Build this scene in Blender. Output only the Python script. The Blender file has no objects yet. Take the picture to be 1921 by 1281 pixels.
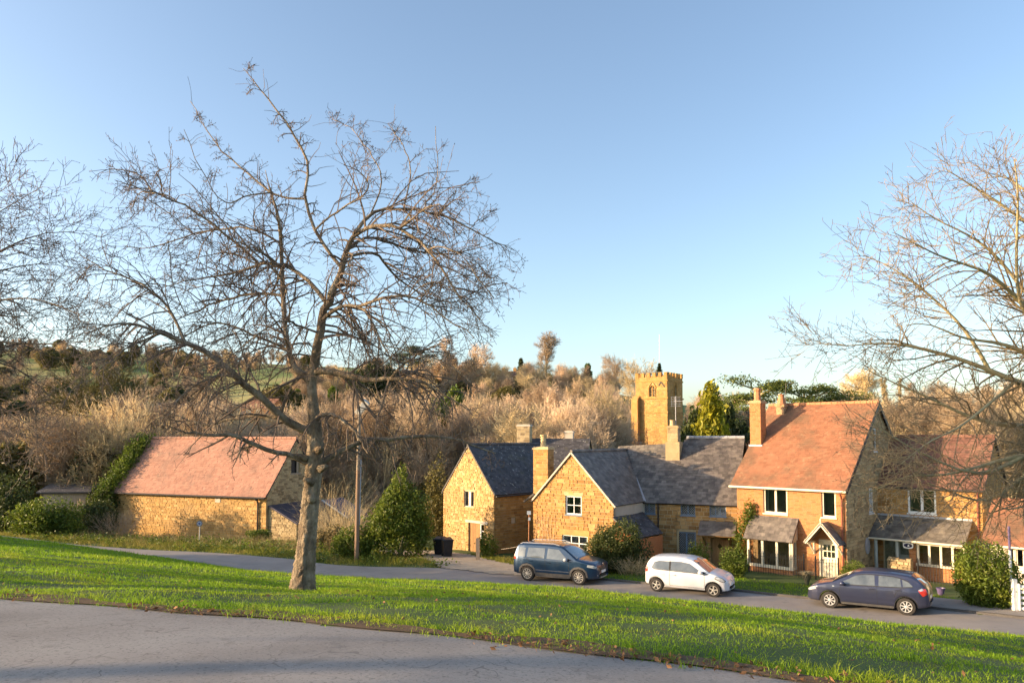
import bpy, math, random
import numpy as np
from mathutils import Vector, Matrix
from mathutils.geometry import tessellate_polygon

random.seed(7)
RNG = np.random.default_rng(7)
scene = bpy.context.scene
COL = scene.collection

# ---------------------------------------------------------------- camera
F = 1400.0                       # focal length in photograph pixels (1921 wide)
CX = 960.5
HZ = 820.0                       # row of the eye level in the photograph
PITCH = math.radians(3.2)
CYP = HZ - F * math.tan(PITCH)
cam_d = bpy.data.cameras.new('camera')
cam = bpy.data.objects.new('camera', cam_d)
COL.objects.link(cam)
cam_d.sensor_width = 36.0
cam_d.lens = F / 1921.0 * 36.0
cam_d.shift_y = (CYP - 640.5) / 1921.0
cam_d.clip_end = 6000.0
cam_d.clip_start = 0.1
cam.location = (0, 0, 0)         # the eye is the origin of the place
cam.rotation_euler = (math.radians(90) + PITCH, 0, 0)
scene.camera = cam

# ---------------------------------------------------------------- sky, sun, exposure
SUN_EL = math.radians(11.0)
SUN_AZ = math.radians(-97.0)     # clockwise from +Y (view direction); the sun stands to the left
world = bpy.data.worlds.new('World')
scene.world = world
world.use_nodes = True
wn = world.node_tree.nodes
sky = wn.new('ShaderNodeTexSky')
sky.sky_type = 'NISHITA'
sky.sun_disc = False
sky.sun_elevation = SUN_EL
sky.sun_rotation = SUN_AZ
sky.altitude = 100
sky.air_density = 0.85
sky.dust_density = 2.0
sky.ozone_density = 1.05
wn['Background'].inputs['Strength'].default_value = 0.15
world.node_tree.links.new(sky.outputs['Color'], wn['Background'].inputs['Color'])

sun_d = bpy.data.lights.new('sun', 'SUN')
sun_d.energy = 4.1
sun_d.angle = math.radians(0.6)
sun_d.color = (1.0, 0.72, 0.43)
sun = bpy.data.objects.new('sun', sun_d)
COL.objects.link(sun)
SUNV = Vector((math.sin(SUN_AZ) * math.cos(SUN_EL), math.cos(SUN_AZ) * math.cos(SUN_EL), math.sin(SUN_EL)))
sun.rotation_euler = (-SUNV).to_track_quat('-Z', 'Y').to_euler()

vs = scene.view_settings
vs.view_transform = 'Standard'
vs.look = 'None'
vs.exposure = 1.35
vs.gamma = 1.0
scene.cycles.max_bounces = 6
scene.cycles.transparent_max_bounces = 12
scene.cycles.diffuse_bounces = 3
scene.cycles.glossy_bounces = 3
scene.cycles.transmission_bounces = 4
scene.cycles.use_denoising = True

# ---------------------------------------------------------------- survey helpers
_c, _s = math.cos(PITCH), math.sin(PITCH)
def ray(px, py):
    u = (px - CX) / F; v = (py - CYP) / F
    return np.array([u, _c + v * _s, _s - v * _c])
def P(px, py, Y):
    r = ray(px, py); return r * (Y / r[1])
def Pz(px, py, z):
    r = ray(px, py); return r * (z / r[2])
def along(o, d, px):
    """distance along direction d from o at which the line crosses photograph column px"""
    u = (px - CX) / F
    return (u * _c * 1.0 * o[1] - o[0] + 0) / (d[0] - u * d[1]) if False else (u * o[1] - o[0]) / (d[0] - u * d[1])
def V3(*a): return np.array(a, float)
def nrm(a):
    a = np.asarray(a, float); return a / np.linalg.norm(a)
def zat(o, py):
    """height of the point of photograph row py on the vertical line through o"""
    v = (py - CYP) / F
    return o[1] * (_s - v * _c) / (_c + v * _s)
ZUP = V3(0, 0, 1)

class Plane:
    def __init__(s, o, u, v=None, n=None):
        s.o = np.asarray(o, float); s.u = nrm(u); s.v = nrm(v) if v is not None else ZUP.copy()
        s.n = nrm(n) if n is not None else np.cross(s.u, s.v)
    def pt(s, u, v, d=0.0): return s.o + s.u * u + s.v * v + s.n * d
    def pix(s, px, py, d=0.0):
        r = ray(px, py); o = s.o + s.n * d
        t = np.dot(o, s.n) / np.dot(r, s.n)
        q = r * t - o
        return float(np.dot(q, s.u)), float(np.dot(q, s.v))
    def off(s, d, du=0, dv=0): return Plane(s.o + s.n * d + s.u * du + s.v * dv, s.u, s.v, s.n)

# ---------------------------------------------------------------- scene-graph helpers
def tag(o, label=None, cat=None, group=None, kind=None):
    if label: o['label'] = label
    if cat: o['category'] = cat
    if group: o['group'] = group
    if kind: o['kind'] = kind
    return o
def thing(name, loc, label=None, cat=None, group=None, kind=None):
    e = bpy.data.objects.new(name, None); COL.objects.link(e)
    e.empty_display_size = 0.2
    e.location = tuple(float(x) for x in loc)
    return tag(e, label, cat, group, kind)
def root_loc(o):
    while o is not None and o.parent is not None: o = o.parent
    return np.array(o.location) if o is not None else np.zeros(3)

def np_mesh(name, V, groups, mats, smooth=False):
    """groups: list of (faces ndarray (n,k), material index)"""
    me = bpy.data.meshes.new(name)
    V = np.asarray(V, np.float32)
    me.vertices.add(len(V)); me.vertices.foreach_set('co', V.ravel())
    nl = sum(g[0].size for g in groups); nf = sum(len(g[0]) for g in groups)
    me.loops.add(nl); me.polygons.add(nf)
    li = np.concatenate([g[0].ravel() for g in groups]).astype(np.int32)
    tot = np.concatenate([np.full(len(g[0]), g[0].shape[1]) for g in groups]).astype(np.int32)
    st = np.concatenate([[0], np.cumsum(tot)[:-1]]).astype(np.int32)
    me.loops.foreach_set('vertex_index', li)
    me.polygons.foreach_set('loop_start', st)
    me.polygons.foreach_set('loop_total', tot)
    mi = np.concatenate([np.full(len(g[0]), g[1]) for g in groups]).astype(np.int32)
    me.polygons.foreach_set('material_index', mi)
    me.polygons.foreach_set('use_smooth', np.full(nf, bool(smooth)))
    for m in mats: me.materials.append(m)
    me.update(calc_edges=True)
    return me

class MB:
    """collects geometry in world coordinates; build() links it as one mesh object"""
    def __init__(s): s.V = []; s.G = []; s.n = 0
    def add(s, V, Fs, mi=0):
        V = np.asarray(V, float).reshape(-1, 3)
        if not isinstance(Fs, list): Fs = [Fs]
        for f in Fs:
            f = np.asarray(f, int)
            if f.size: s.G.append((f + s.n, mi))
        s.V.append(V); s.n += len(V); return s
    BOXF = np.array([[0,3,2,1],[4,5,6,7],[0,1,5,4],[1,2,6,5],[2,3,7,6],[3,0,4,7]])
    def obox(s, c, a, b, d, mi=0):
        """box about centre c with half vectors a, b, d (right handed)"""
        c, a, b, d = (np.asarray(q, float) for q in (c, a, b, d))
        if np.dot(np.cross(a, b), d) < 0: a = -a
        V = [c-a-b-d, c+a-b-d, c+a+b-d, c-a+b-d, c-a-b+d, c+a-b+d, c+a+b+d, c-a+b+d]
        return s.add(V, MB.BOXF, mi)
    def pbox(s, pl, u0, u1, v0, v1, d0, d1, mi=0):
        c = pl.pt((u0+u1)/2, (v0+v1)/2, (d0+d1)/2)
        return s.obox(c, pl.u*(u1-u0)/2, pl.v*(v1-v0)/2, pl.n*(d1-d0)/2, mi)
    def bar(s, a, b, w, h=None, up=ZUP, mi=0):
        a = np.asarray(a, float); b = np.asarray(b, float); h = h or w
        d = b - a; L = np.linalg.norm(d); d = d / L
        if abs(np.dot(d, up)) > .95: up = V3(0, 1, 0)
        x = nrm(np.cross(d, up)); y = np.cross(x, d)
        return s.obox((a+b)/2, x*w/2, d*L/2, y*h/2, mi)
    def prism(s, pts, n, t, mi=0):
        """polygon (list of world points, planar) extruded by n*t, with both caps"""
        pts = [np.asarray(p, float) for p in pts]; k = len(pts)
        V = pts + [p + np.asarray(n) * t for p in pts]
        tri = np.array(tessellate_polygon([[Vector(p) for p in pts]]))
        cap2 = tri[:, ::-1] + k
        sides = np.array([[i, (i+1) % k, (i+1) % k + k, i + k] for i in range(k)])
        return s.add(V, [tri, cap2, sides], mi)
    def tube(s, pts, r, sides=6, mi=0, cap=True):
        V, Fq = tube_arrays(pts, r, sides)
        k = len(pts); Fs = [Fq]
        if cap and sides >= 3:
            Fs.append(np.arange(sides)[None, ::-1]); Fs.append((np.arange(sides) + (k-1)*sides)[None])
        return s.add(V, Fs, mi)
    def lathe(s, c, axis, prof, n=16, mi=0, caps=True):
        """prof: list of (radius, height along axis)"""
        axis = nrm(axis); ref = V3(1, 0, 0) if abs(axis[0]) < .9 else V3(0, 1, 0)
        x = nrm(np.cross(axis, ref)); y = np.cross(axis, x)
        a = np.linspace(0, 2*math.pi, n, endpoint=False)
        ring = np.cos(a)[:, None]*x + np.sin(a)[:, None]*y
        V = np.concatenate([np.asarray(c) + ring*r + axis*h for r, h in prof])
        Fq = []
        for k in range(len(prof)-1):
            i = np.arange(n); j = (i+1) % n
            Fq.append(np.stack([i+k*n, j+k*n, j+(k+1)*n, i+(k+1)*n], 1))
        Fs = [np.concatenate(Fq)]
        if caps and prof[0][0] > 1e-4: Fs.append(np.arange(n)[None, ::-1])
        if caps and prof[-1][0] > 1e-4: Fs.append((np.arange(n)+(len(prof)-1)*n)[None])
        return s.add(V, Fs, mi)
    def empty(s): return s.n == 0
    def mesh(s, name, mats, loc=(0, 0, 0), smooth=False):
        V = np.concatenate(s.V) - np.asarray(loc)
        byk = {}
        for f, m in s.G: byk.setdefault((f.shape[1], m), []).append(f)
        groups = [(np.concatenate(v), k[1]) for k, v in byk.items()]
        return np_mesh(name, V, groups, mats if isinstance(mats, (list, tuple)) else [mats], smooth)
    def build(s, name, mats, parent=None, smooth=False, label=None, cat=None, group=None, kind=None, at=None):
        loc = root_loc(parent) if parent is not None else (np.asarray(at, float) if at is not None else np.zeros(3))
        o = bpy.data.objects.new(name, s.mesh(name, mats, loc, smooth)); COL.objects.link(o)
        if parent is not None: o.parent = parent
        else: o.location = tuple(float(x) for x in loc)
        return tag(o, label, cat, group, kind)

def tube_arrays(pts, r, sides):
    pts = np.asarray(pts, float); k = len(pts)
    r = np.broadcast_to(np.asarray(r, float), (k,))
    t = np.gradient(pts, axis=0); t /= (np.linalg.norm(t, axis=1, keepdims=True) + 1e-9)
    ref = V3(0.31, 0.17, 0.93) if abs(t[0][2]) < .85 else V3(0.9, 0.4, 0.1)
    x = np.cross(t, ref); x /= (np.linalg.norm(x, axis=1, keepdims=True) + 1e-9)
    y = np.cross(t, x)
    a = np.arange(sides) * (2*math.pi/sides)
    V = (pts[:, None] + (np.cos(a)[None, :, None]*x[:, None] + np.sin(a)[None, :, None]*y[:, None]) * r[:, None, None]).reshape(-1, 3)
    i = np.arange(sides); j = (i+1) % sides
    base = np.stack([i, j, j+sides, i+sides], 1)
    Fq = (base[None] + (np.arange(k-1)*sides)[:, None, None]).reshape(-1, 4)
    return V, Fq

def copy_tree(o, parent=None, **kw):
    c = o.copy(); COL.objects.link(c); c.parent = parent
    for ch in o.children: copy_tree(ch, c)
    for k, v in kw.items():
        if k == 'loc': c.location = tuple(float(x) for x in v)
        elif k == 'rz': c.rotation_euler = (0, 0, v)
        elif k == 'sc': c.scale = (v, v, v) if not hasattr(v, '__len__') else v
        elif k == 'label': c['label'] = v
        elif k == 'cat': c['category'] = v
        elif k == 'group': c['group'] = v
    return c
# ---------------------------------------------------------------- materials
def _ramp(nt, fac, cols, pos=None):
    r = nt.nodes.new('ShaderNodeValToRGB'); e = r.color_ramp.elements
    n = len(cols); pos = pos or [0.3 + 0.4*i/(n-1) for i in range(n)]
    while len(e) < n: e.new(0.5)
    for i in range(n):
        e[i].position = pos[i]; e[i].color = (*cols[i], 1)
    nt.links.new(fac, r.inputs['Fac']); return r.outputs['Color']
def _noise(nt, co, scale, detail=4, rough=.6):
    n = nt.nodes.new('ShaderNodeTexNoise'); n.inputs['Scale'].default_value = scale
    n.inputs['Detail'].default_value = detail; n.inputs['Roughness'].default_value = rough
    if co is not None: nt.links.new(co, n.inputs['Vector'])
    return n.outputs['Fac']
def _math(nt, op, a, b=None, clamp=False):
    n = nt.nodes.new('ShaderNodeMath'); n.operation = op; n.use_clamp = clamp
    for i, q in enumerate((a, b)):
        if q is None: continue
        if isinstance(q, (int, float)): n.inputs[i].default_value = q
        else: nt.links.new(q, n.inputs[i])
    return n.outputs[0]
def _mix(nt, fac, a, b, mode='MIX'):
    n = nt.nodes.new('ShaderNodeMix'); n.data_type = 'RGBA'; n.blend_type = mode
    if isinstance(fac, (int, float)): n.inputs[0].default_value = fac
    else: nt.links.new(fac, n.inputs[0])
    for i, q in ((6, a), (7, b)):
        if isinstance(q, tuple): n.inputs[i].default_value = (*q, 1)
        else: nt.links.new(q, n.inputs[i])
    return n.outputs[2]
def mat(name, cols, scale=2.0, rough=.85, bump=.25, bscale=None, rnd=0.0, rcols=None, patches=(), spec=.3,
        metal=0.0, transl=0.0, coat=0.0, stretch=None, detail=5, bdist=.02, pos=None, tcol=None, coords='pos', cracks=None, by_object=False):
    """procedural surface: noise colour ramp, per-piece variation, extra patches (colour, scale, low, high, amount)"""
    m = bpy.data.materials.new(name); m.use_nodes = True; nt = m.node_tree; L = nt.links
    b = nt.nodes['Principled BSDF']
    if coords == 'pos':
        co = nt.nodes.new('ShaderNodeNewGeometry').outputs['Position']
    else:
        co = nt.nodes.new('ShaderNodeTexCoord').outputs['Object']
    if stretch:
        mp = nt.nodes.new('ShaderNodeMapping'); mp.inputs['Scale'].default_value = stretch
        L.new(co, mp.inputs['Vector']); co = mp.outputs['Vector']
    if len(cols) > 1:
        col = _ramp(nt, _noise(nt, co, scale, detail), cols, pos)
    else:
        rgb = nt.nodes.new('ShaderNodeRGB'); rgb.outputs[0].default_value = (*cols[0], 1); col = rgb.outputs[0]
    if rnd or rcols:
        g = nt.nodes.new('ShaderNodeNewGeometry'); oi = nt.nodes.new('ShaderNodeObjectInfo')
        rr = oi.outputs['Random'] if by_object else _math(nt, 'FRACT', _math(nt, 'ADD', g.outputs['Random Per Island'], oi.outputs['Random']))
        if rcols:
            col2 = _ramp(nt, rr, rcols, [i/(len(rcols)-1) for i in range(len(rcols))])
            col = _mix(nt, .55, col, col2)
        if rnd:
            k = _math(nt, 'ADD', _math(nt, 'MULTIPLY', rr, 2*rnd), 1-rnd)
            n = nt.nodes.new('ShaderNodeVectorMath'); n.operation = 'SCALE'
            L.new(col, n.inputs[0]); L.new(k, n.inputs['Scale']); col = n.outputs[0]
    for pc, ps, lo, hi, am in patches:
        nz = _noise(nt, co, ps, 6, .65)
        mr = nt.nodes.new('ShaderNodeMapRange'); mr.inputs[1].default_value = lo; mr.inputs[2].default_value = hi
        mr.inputs[4].default_value = am; L.new(nz, mr.inputs[0])
        col = _mix(nt, mr.outputs[0], col, pc)
    if cracks:
        cs, cw, cc = cracks
        nz = nt.nodes.new('ShaderNodeTexNoise'); nz.inputs['Scale'].default_value = cs*2.5; L.new(co, nz.inputs['Vector'])
        sc = nt.nodes.new('ShaderNodeVectorMath'); sc.operation = 'SCALE'; sc.inputs['Scale'].default_value = .9; L.new(nz.outputs['Color'], sc.inputs[0])
        ad = nt.nodes.new('ShaderNodeVectorMath'); ad.operation = 'ADD'; L.new(co, ad.inputs[0]); L.new(sc.outputs[0], ad.inputs[1])
        vo = nt.nodes.new('ShaderNodeTexVoronoi'); vo.feature = 'DISTANCE_TO_EDGE'; vo.inputs['Scale'].default_value = cs; L.new(ad.outputs[0], vo.inputs['Vector'])
        lt = _math(nt, 'LESS_THAN', vo.outputs['Distance'], cw)
        br = _math(nt, 'GREATER_THAN', _noise(nt, co, .7, 3), .50)
        col = _mix(nt, _math(nt, 'MULTIPLY', _math(nt, 'MULTIPLY', lt, br), .75), col, cc)
    L.new(col, b.inputs['Base Color'])
    b.inputs['Roughness'].default_value = rough; b.inputs['Metallic'].default_value = metal
    b.inputs['Specular IOR Level'].default_value = spec; b.inputs['Coat Weight'].default_value = coat
    b.inputs['Coat Roughness'].default_value = .06
    if bump:
        bp = nt.nodes.new('ShaderNodeBump'); bp.inputs['Strength'].default_value = bump; bp.inputs['Distance'].default_value = bdist
        L.new(_noise(nt, co, bscale or scale*6, 6, .65), bp.inputs['Height']); L.new(bp.outputs[0], b.inputs['Normal'])
    if transl:
        tr = nt.nodes.new('ShaderNodeBsdfTranslucent'); mx = nt.nodes.new('ShaderNodeMixShader')
        if tcol: tr.inputs['Color'].default_value = (*tcol, 1)
        else: L.new(col, tr.inputs['Color'])
        mx.inputs[0].default_value = transl
        L.new(b.outputs[0], mx.inputs[1]); L.new(tr.outputs[0], mx.inputs[2])
        L.new(mx.outputs[0], nt.nodes['Material Output'].inputs['Surface'])
    return m

M = {}
M['stone'] = mat('ironstone', [(.33,.16,.05),(.44,.235,.075),(.51,.30,.115)], 3.0, .9, .5, 22, rnd=.16, rcols=[(.34,.16,.05),(.51,.275,.085),(.43,.22,.068),(.54,.34,.14)], patches=[((.25,.15,.07), .7, .5, .66, .5), ((.26,.17,.09), 2.2, .58, .75, .5), ((.55,.42,.24), 5.0, .62, .74, .45)])
_st = dict(scale=3.0, rough=.9, bump=.5, bscale=22, rnd=.18)
M['stone_pale'] = mat('lichened_ironstone', [(.36,.20,.07),(.47,.28,.105),(.54,.36,.16)], rcols=[(.36,.19,.06),(.54,.33,.13),(.46,.27,.10),(.58,.42,.22)], patches=[((.28,.19,.10), .7, .5, .68, .5), ((.56,.46,.30), 3.0, .58, .7, .6)], **_st)
M['stone_barn'] = mat('buff_ironstone', [(.38,.21,.07),(.49,.29,.10),(.55,.36,.15)], rcols=[(.36,.19,.06),(.56,.34,.12),(.48,.28,.09),(.6,.41,.19)], patches=[((.30,.19,.09), .6, .5, .66, .55), ((.25,.2,.13), 2.0, .6, .74, .5)], **_st)
M['stone_brown'] = mat('brown_ironstone', [(.27,.135,.05),(.37,.20,.07),(.45,.27,.11)], rcols=[(.24,.12,.045),(.45,.25,.085),(.36,.19,.065),(.48,.31,.14)], patches=[((.2,.13,.075), .8, .52, .68, .5)], **_st)
M['stone_grey'] = mat('weathered_stone', [(.27,.19,.10),(.40,.30,.17),(.5,.4,.25)], 3.0, .9, .5, 22, rnd=.25, rcols=[(.25,.17,.09),(.5,.38,.2),(.4,.3,.17)], patches=[((.2,.16,.11), 2.2, .55, .75, .6)])
M['mortar'] = mat('lime_mortar', [(.44,.32,.17),(.55,.42,.25)], 6.0, .95, .4, 40)
M['mortar_dark'] = mat('old_mortar', [(.36,.26,.14),(.47,.36,.2)], 6.0, .95, .4, 40)
M['tower_stone'] = mat('tower_stone', [(.35,.185,.06),(.44,.245,.078),(.5,.3,.11)], 1.1, .9, .5, 9, rnd=.16, patches=[((.3,.2,.1), .8, .56, .72, .55), ((.66,.52,.3), 1.6, .6, .72, .4)])
M['brick'] = mat('orange_brick', [(.40,.15,.055),(.50,.21,.075)], 4.0, .9, .3, 60, rnd=.16, rcols=[(.36,.12,.045),(.56,.24,.09),(.47,.18,.065),(.42,.16,.09)], patches=[((.36,.18,.1), 1.4, .56, .76, .4)])
M['brick_mortar'] = mat('brick_mortar', [(.42,.25,.13),(.5,.32,.18)], 6, .95, .2, 60)
M['slate'] = mat('blue_slate', [(.09,.075,.066),(.14,.117,.10),(.2,.17,.14)], 3.0, .62, .3, 30, rnd=.35, patches=[((.22,.19,.13), 5.0, .60, .72, .6), ((.03,.03,.035), 1.0, .55, .75, .6)], spec=.5)
M['slate_lichen'] = mat('lichened_slate', [(.05,.047,.052),(.09,.085,.09)], 3.0, .7, .3, 30, rnd=.35, patches=[((.45,.43,.38), 6.0, .62, .655, .9), ((.10,.09,.05), 1.6, .55, .7, .6)], spec=.4)
M['slate_brown'] = mat('brown_stone_slate', [(.10,.085,.07),(.17,.145,.115),(.22,.19,.15)], 3.0, .7, .35, 30, rnd=.3, patches=[((.07,.065,.075), 1.2, .5, .7, .7), ((.26,.22,.12), 6.0, .62, .75, .5)], spec=.4)
M['tile_red'] = mat('clay_tile', [(.23,.10,.055),(.31,.14,.075),(.36,.185,.105)], 1.5, .85, .2, 50, rnd=.10, rcols=[(.26,.105,.058),(.36,.16,.088),(.31,.135,.075),(.24,.11,.065)], patches=[((.13,.095,.06), .55, .48, .66, .8), ((.42,.31,.18), 3.0, .58, .75, .55), ((.10,.085,.06), 6, .62, .72, .5)])
M['tile_barn'] = mat('pink_clay_tile', [(.33,.165,.115),(.40,.21,.145),(.45,.255,.18)], 1.2, .85, .3, 50, rnd=.07, rcols=[(.34,.16,.11),(.44,.23,.16),(.39,.195,.135)], patches=[((.20,.13,.10), .45, .5, .68, .65), ((.17,.14,.10), 1.8, .6, .74, .5), ((.5,.36,.26), 2.5, .6, .74, .45)])
M['tile_dark'] = mat('dark_clay_tile', [(.13,.065,.05),(.185,.09,.065),(.225,.12,.08)], 1.4, .85, .3, 50, rnd=.22, patches=[((.14,.1,.08), 1.0, .55, .72, .6)])
M['lead'] = mat('lead_flashing', [(.34,.34,.37),(.48,.48,.5)], 5, .55, .1, spec=.5)
M['cream'] = mat('cream_paint', [(.70,.62,.45),(.78,.70,.54)], 5, .5, .06)
M['white'] = mat('white_paint', [(.72,.72,.70),(.82,.82,.8)], 5, .5, .06)
M['greypaint'] = mat('grey_green_paint', [(.36,.42,.40),(.45,.5,.47)], 5, .5, .06)
M['bluepaint'] = mat('blue_grey_paint', [(.12,.17,.24),(.18,.23,.3)], 5, .5, .06)
M['blackmetal'] = mat('black_iron', [(.02,.02,.022),(.05,.045,.045)], 20, .5, .1)
M['redpipe'] = mat('brown_downpipe', [(.22,.07,.04),(.3,.1,.06)], 8, .5, .05)
M['darkpipe'] = mat('dark_pipe', [(.03,.025,.025),(.06,.05,.045)], 8, .5, .05)
M['wood'] = mat('oak_boards', [(.28,.15,.06),(.42,.24,.10)], 4, .75, .3, 20, rnd=.2, stretch=(6,6,.7))
M['wood_grey'] = mat('weathered_wood', [(.26,.20,.14),(.38,.30,.22)], 5, .85, .4, 20, rnd=.15, stretch=(5,5,.5))
M['pole_wood'] = mat('creosoted_pole', [(.20,.125,.08),(.32,.215,.14)], 6, .85, .3, 30, stretch=(4,4,.25))
M['pole_grey'] = mat('galvanised_pole', [(.42,.40,.36),(.52,.50,.46)], 6, .6, .1)
M['terracotta'] = mat('terracotta_pot', [(.46,.19,.09),(.55,.26,.13)], 5, .8, .1)
M['yellowpot'] = mat('buff_pot', [(.52,.38,.2),(.62,.48,.28)], 8, .85, .2)
M['render'] = mat('pale_render', [(.50,.43,.34),(.60,.52,.43)], 2, .9, .15)
M['corrugated'] = mat('corrugated_sheet', [(.07,.06,.075),(.12,.10,.12)], 3, .6, .1, rnd=.1)
M['bluesheet'] = mat('blue_sheet', [(.02,.05,.14),(.04,.08,.2)], 3, .35, .05, spec=.5)
M['tarmac'] = mat('worn_tarmac', [(.215,.195,.18),(.28,.255,.235),(.33,.305,.28)], .8, .85, .55, 130, patches=[((.33,.28,.23), .35, .52, .75, .35), ((.07,.065,.07), 2.6, .62, .74, .5), ((.10,.095,.09), 38, .55, .62, .6), ((.42,.39,.36), 46, .60, .66, .55), ((.16,.145,.13), 3.2, .58, .66, .45)], bdist=.006, cracks=(.8, .0035, (.16,.145,.135)))
M['lane'] = mat('lane_tarmac', [(.24,.21,.19),(.31,.275,.245)], .7, .85, .4, 60, patches=[((.36,.29,.21), .5, .55, .72, .6), ((.08,.075,.075), 1.6, .60, .72, .5), ((.3,.28,.26), 26, .60, .72, .4)], bdist=.006)
M['gravel'] = mat('gravel_drive', [(.33,.27,.20),(.44,.37,.28)], 1.5, .95, .7, 50, patches=[((.16,.13,.1), 2.2, .55, .7, .5)])
M['kerb'] = mat('kerb_stone', [(.09,.083,.08),(.14,.13,.12)], 4, .9, .3)
M['soil'] = mat('soil', [(.09,.06,.035),(.16,.10,.055)], 3, .95, .7, 20)
M['bark'] = mat('cherry_bark', [(.13,.09,.06),(.28,.215,.145),(.45,.37,.27)], 7, .9, .9, 22, stretch=(1,1,.45), patches=[((.08,.065,.055), 3.0, .56, .68, .7), ((.26,.22,.06), 9, .62, .72, .6)], bdist=.09)
M['twig'] = mat('cherry_twig', [(.13,.095,.075),(.21,.155,.115)], 3, .8, 0, patches=[((.28,.22,.07), 2.5, .6, .7, .5)])
M['bud'] = mat('cherry_bud', [(.18,.11,.08),(.26,.155,.11)], 3, .7, 0)
M['bark_ash'] = mat('pale_bark', [(.30,.25,.15),(.46,.39,.22)], 5, .9, .4, 14, patches=[((.3,.26,.08), 3, .55, .7, .6)])
M['twig_ash'] = mat('pale_twig', [(.21,.155,.09),(.30,.225,.13)], 3, .85, 0)
M['ember'] = None
# ---------------------------------------------------------------- terrain
class TPS:
    def __init__(s, pts, lam=0.0):
        p = np.array(pts, float); s.c = p[:, :2]; n = len(p)
        K = s.phi(s.c[:, None] - s.c[None]) + lam*np.eye(n)
        Pm = np.c_[np.ones(n), s.c]
        A = np.block([[K, Pm], [Pm.T, np.zeros((3, 3))]])
        s.w = np.linalg.solve(A, np.r_[p[:, 2], 0, 0, 0])
    @staticmethod
    def phi(d):
        r2 = (d**2).sum(-1); return 0.5*r2*np.log(r2 + 1e-9)
    def __call__(s, x, y):
        x = np.asarray(x, float); sh = x.shape; q = np.c_[x.ravel(), np.asarray(y, float).ravel()]
        out = np.empty(len(q))
        for i in range(0, len(q), 20000):
            b = q[i:i+20000]
            out[i:i+20000] = s.phi(b[:, None]-s.c[None]) @ s.w[:-3] + s.w[-3] + b @ s.w[-2:]
        return out.reshape(sh)

# far edge (kerb) and near edge of the lower lane, with heights
LANE_FAR = [(24.5,22,-6.32),(18.2,26.6,-6.40),(15.5,28.5,-6.42),(13,30.1,-6.45),(9.1,32.2,-6.50),(6.9,33.3,-6.52),(3.8,35.0,-6.56),(1,36.3,-6.6),(-3.3,38.8,-6.7),(-9.9,40.9,-6.8),(-12.2,42.4,-6.84),(-18.3,45.6,-6.88),(-25,47.2,-6.9),(-30,48.8,-6.9),(-42,54,-6.8)]
LANE_NEAR = [(21,18.6,-6.30),(15.2,23.0,-6.36),(12.6,25.0,-6.40),(10.2,26.4,-6.42),(6.7,28.2,-6.46),(4.6,29.2,-6.50),(1.6,30.8,-6.54),(-1.1,32.2,-6.58),(-5.0,33.9,-6.66),(-10.4,36.0,-6.76),(-13.6,37.6,-6.8),(-19.8,41.0,-6.86),(-26.4,43.0,-6.88),(-31.5,44.6,-6.88),(-44,49.5,-6.8)]
ROAD_EDGE = [(-30,14.3),(-20,11.5),(-12,9.55),(-4.95,7.5),(-1.30,6.48),(1.75,5.15),(5.3,3.2),(12.2,-1.2),(22,-8)]
ctrl = [(x, y, -1.6) for x, y in ROAD_EDGE]
ctrl += [(x-2.0, y-6.0, -1.55) for x, y in ROAD_EDGE] + [(0,-12,-1.4),(-20,-8,-1.3),(18,-16,-1.6)]
ctrl += LANE_FAR[::2] + LANE_NEAR[::2]
for px, py, Y in [(1921,1194,21.2),(1650,1169,23.0),(1380,1139,25.6),(1100,1110,28.6),(870,1096,30.6),(600,1091,32.2),(400,1062,35.0),(200,1036,38.0),(0,1010,36.0)]:
    ctrl.append(tuple(P(px, py, Y)))
ctrl += [tuple(P(567,1110,12.5)), (3.5,12.5,-2.9), (7,12,-3.5), (-12.3,18,-2.75), (-17.8,26,-3.65), (-6,20,-3.75), (0,20,-4.1), (6,19,-4.55), (12,14,-4.6)]
ctrl += [(-28,30,-3.7),(-35,22,-2.6),(-45,30,-3.3),(-40,42,-4.9),(22,10,-4.6),(30,0,-3.4)]
ctrl += [(14,40,-7.05),(9,43,-7.1),(4,41.5,-6.95),(-2,45.5,-6.95),(-9,46,-6.95),(-20,56,-7.4),(-30,60,-7.4),(20,36,-6.9),(26,32,-6.7),(34,26,-6.4),
         (0,60,-8.2),(-25,70,-8.8),(20,60,-8.2),(45,45,-7),(-50,60,-8),(45,70,-8),(-55,75,-9)]
near_h = TPS(ctrl, 0.02)
far_pts = [(0,62,-8.3),(-30,65,-8.7),(30,62,-8.2),(-60,70,-8.8),(60,60,-7),(0,110,-9.5),(25,105,-9),(60,110,-7),(-60,120,-10),(-100,160,-6),(-30,140,-6),(30,150,-3),(80,160,-3),
    (-2,235,17),(25,230,14),(60,230,9),(-40,240,18),(100,220,3),(150,200,0),(-90,240,9),(0,320,22),(60,320,10),(150,300,3),(250,300,0),
    (-112,300,16),(-112,265,10),(-112,340,24),(-200,300,14),(-200,420,36),(-115,420,38),(-326,600,69),(-412,600,71),(-212,560,57),(-110,500,47),(0,500,36),(100,500,12),(300,500,0),(600,400,0),
    (-500,800,74),(0,900,30),(500,900,0),(-1200,1200,60),(1200,1000,0),(-100,0,1),(-100,50,-3),(-60,20,-1.5),(-150,0,4),(-300,0,10),(-300,200,14),(-600,0,20),(0,-100,3),(100,0,-5),(100,-50,-2),(300,0,-8),(-150,100,-5),(-600,300,30),(-1200,0,40),(1200,-400,0),(-400,-600,10),(400,-600,0),(0,20,-4),(-40,0,-1.4),(40,10,-5)]
far_h = TPS([(x/100, y/100, z) for x, y, z in far_pts], 0.001)
def sstep(a, b, x):
    t = np.clip((x-a)/(b-a), 0, 1); return t*t*(3-2*t)
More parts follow.
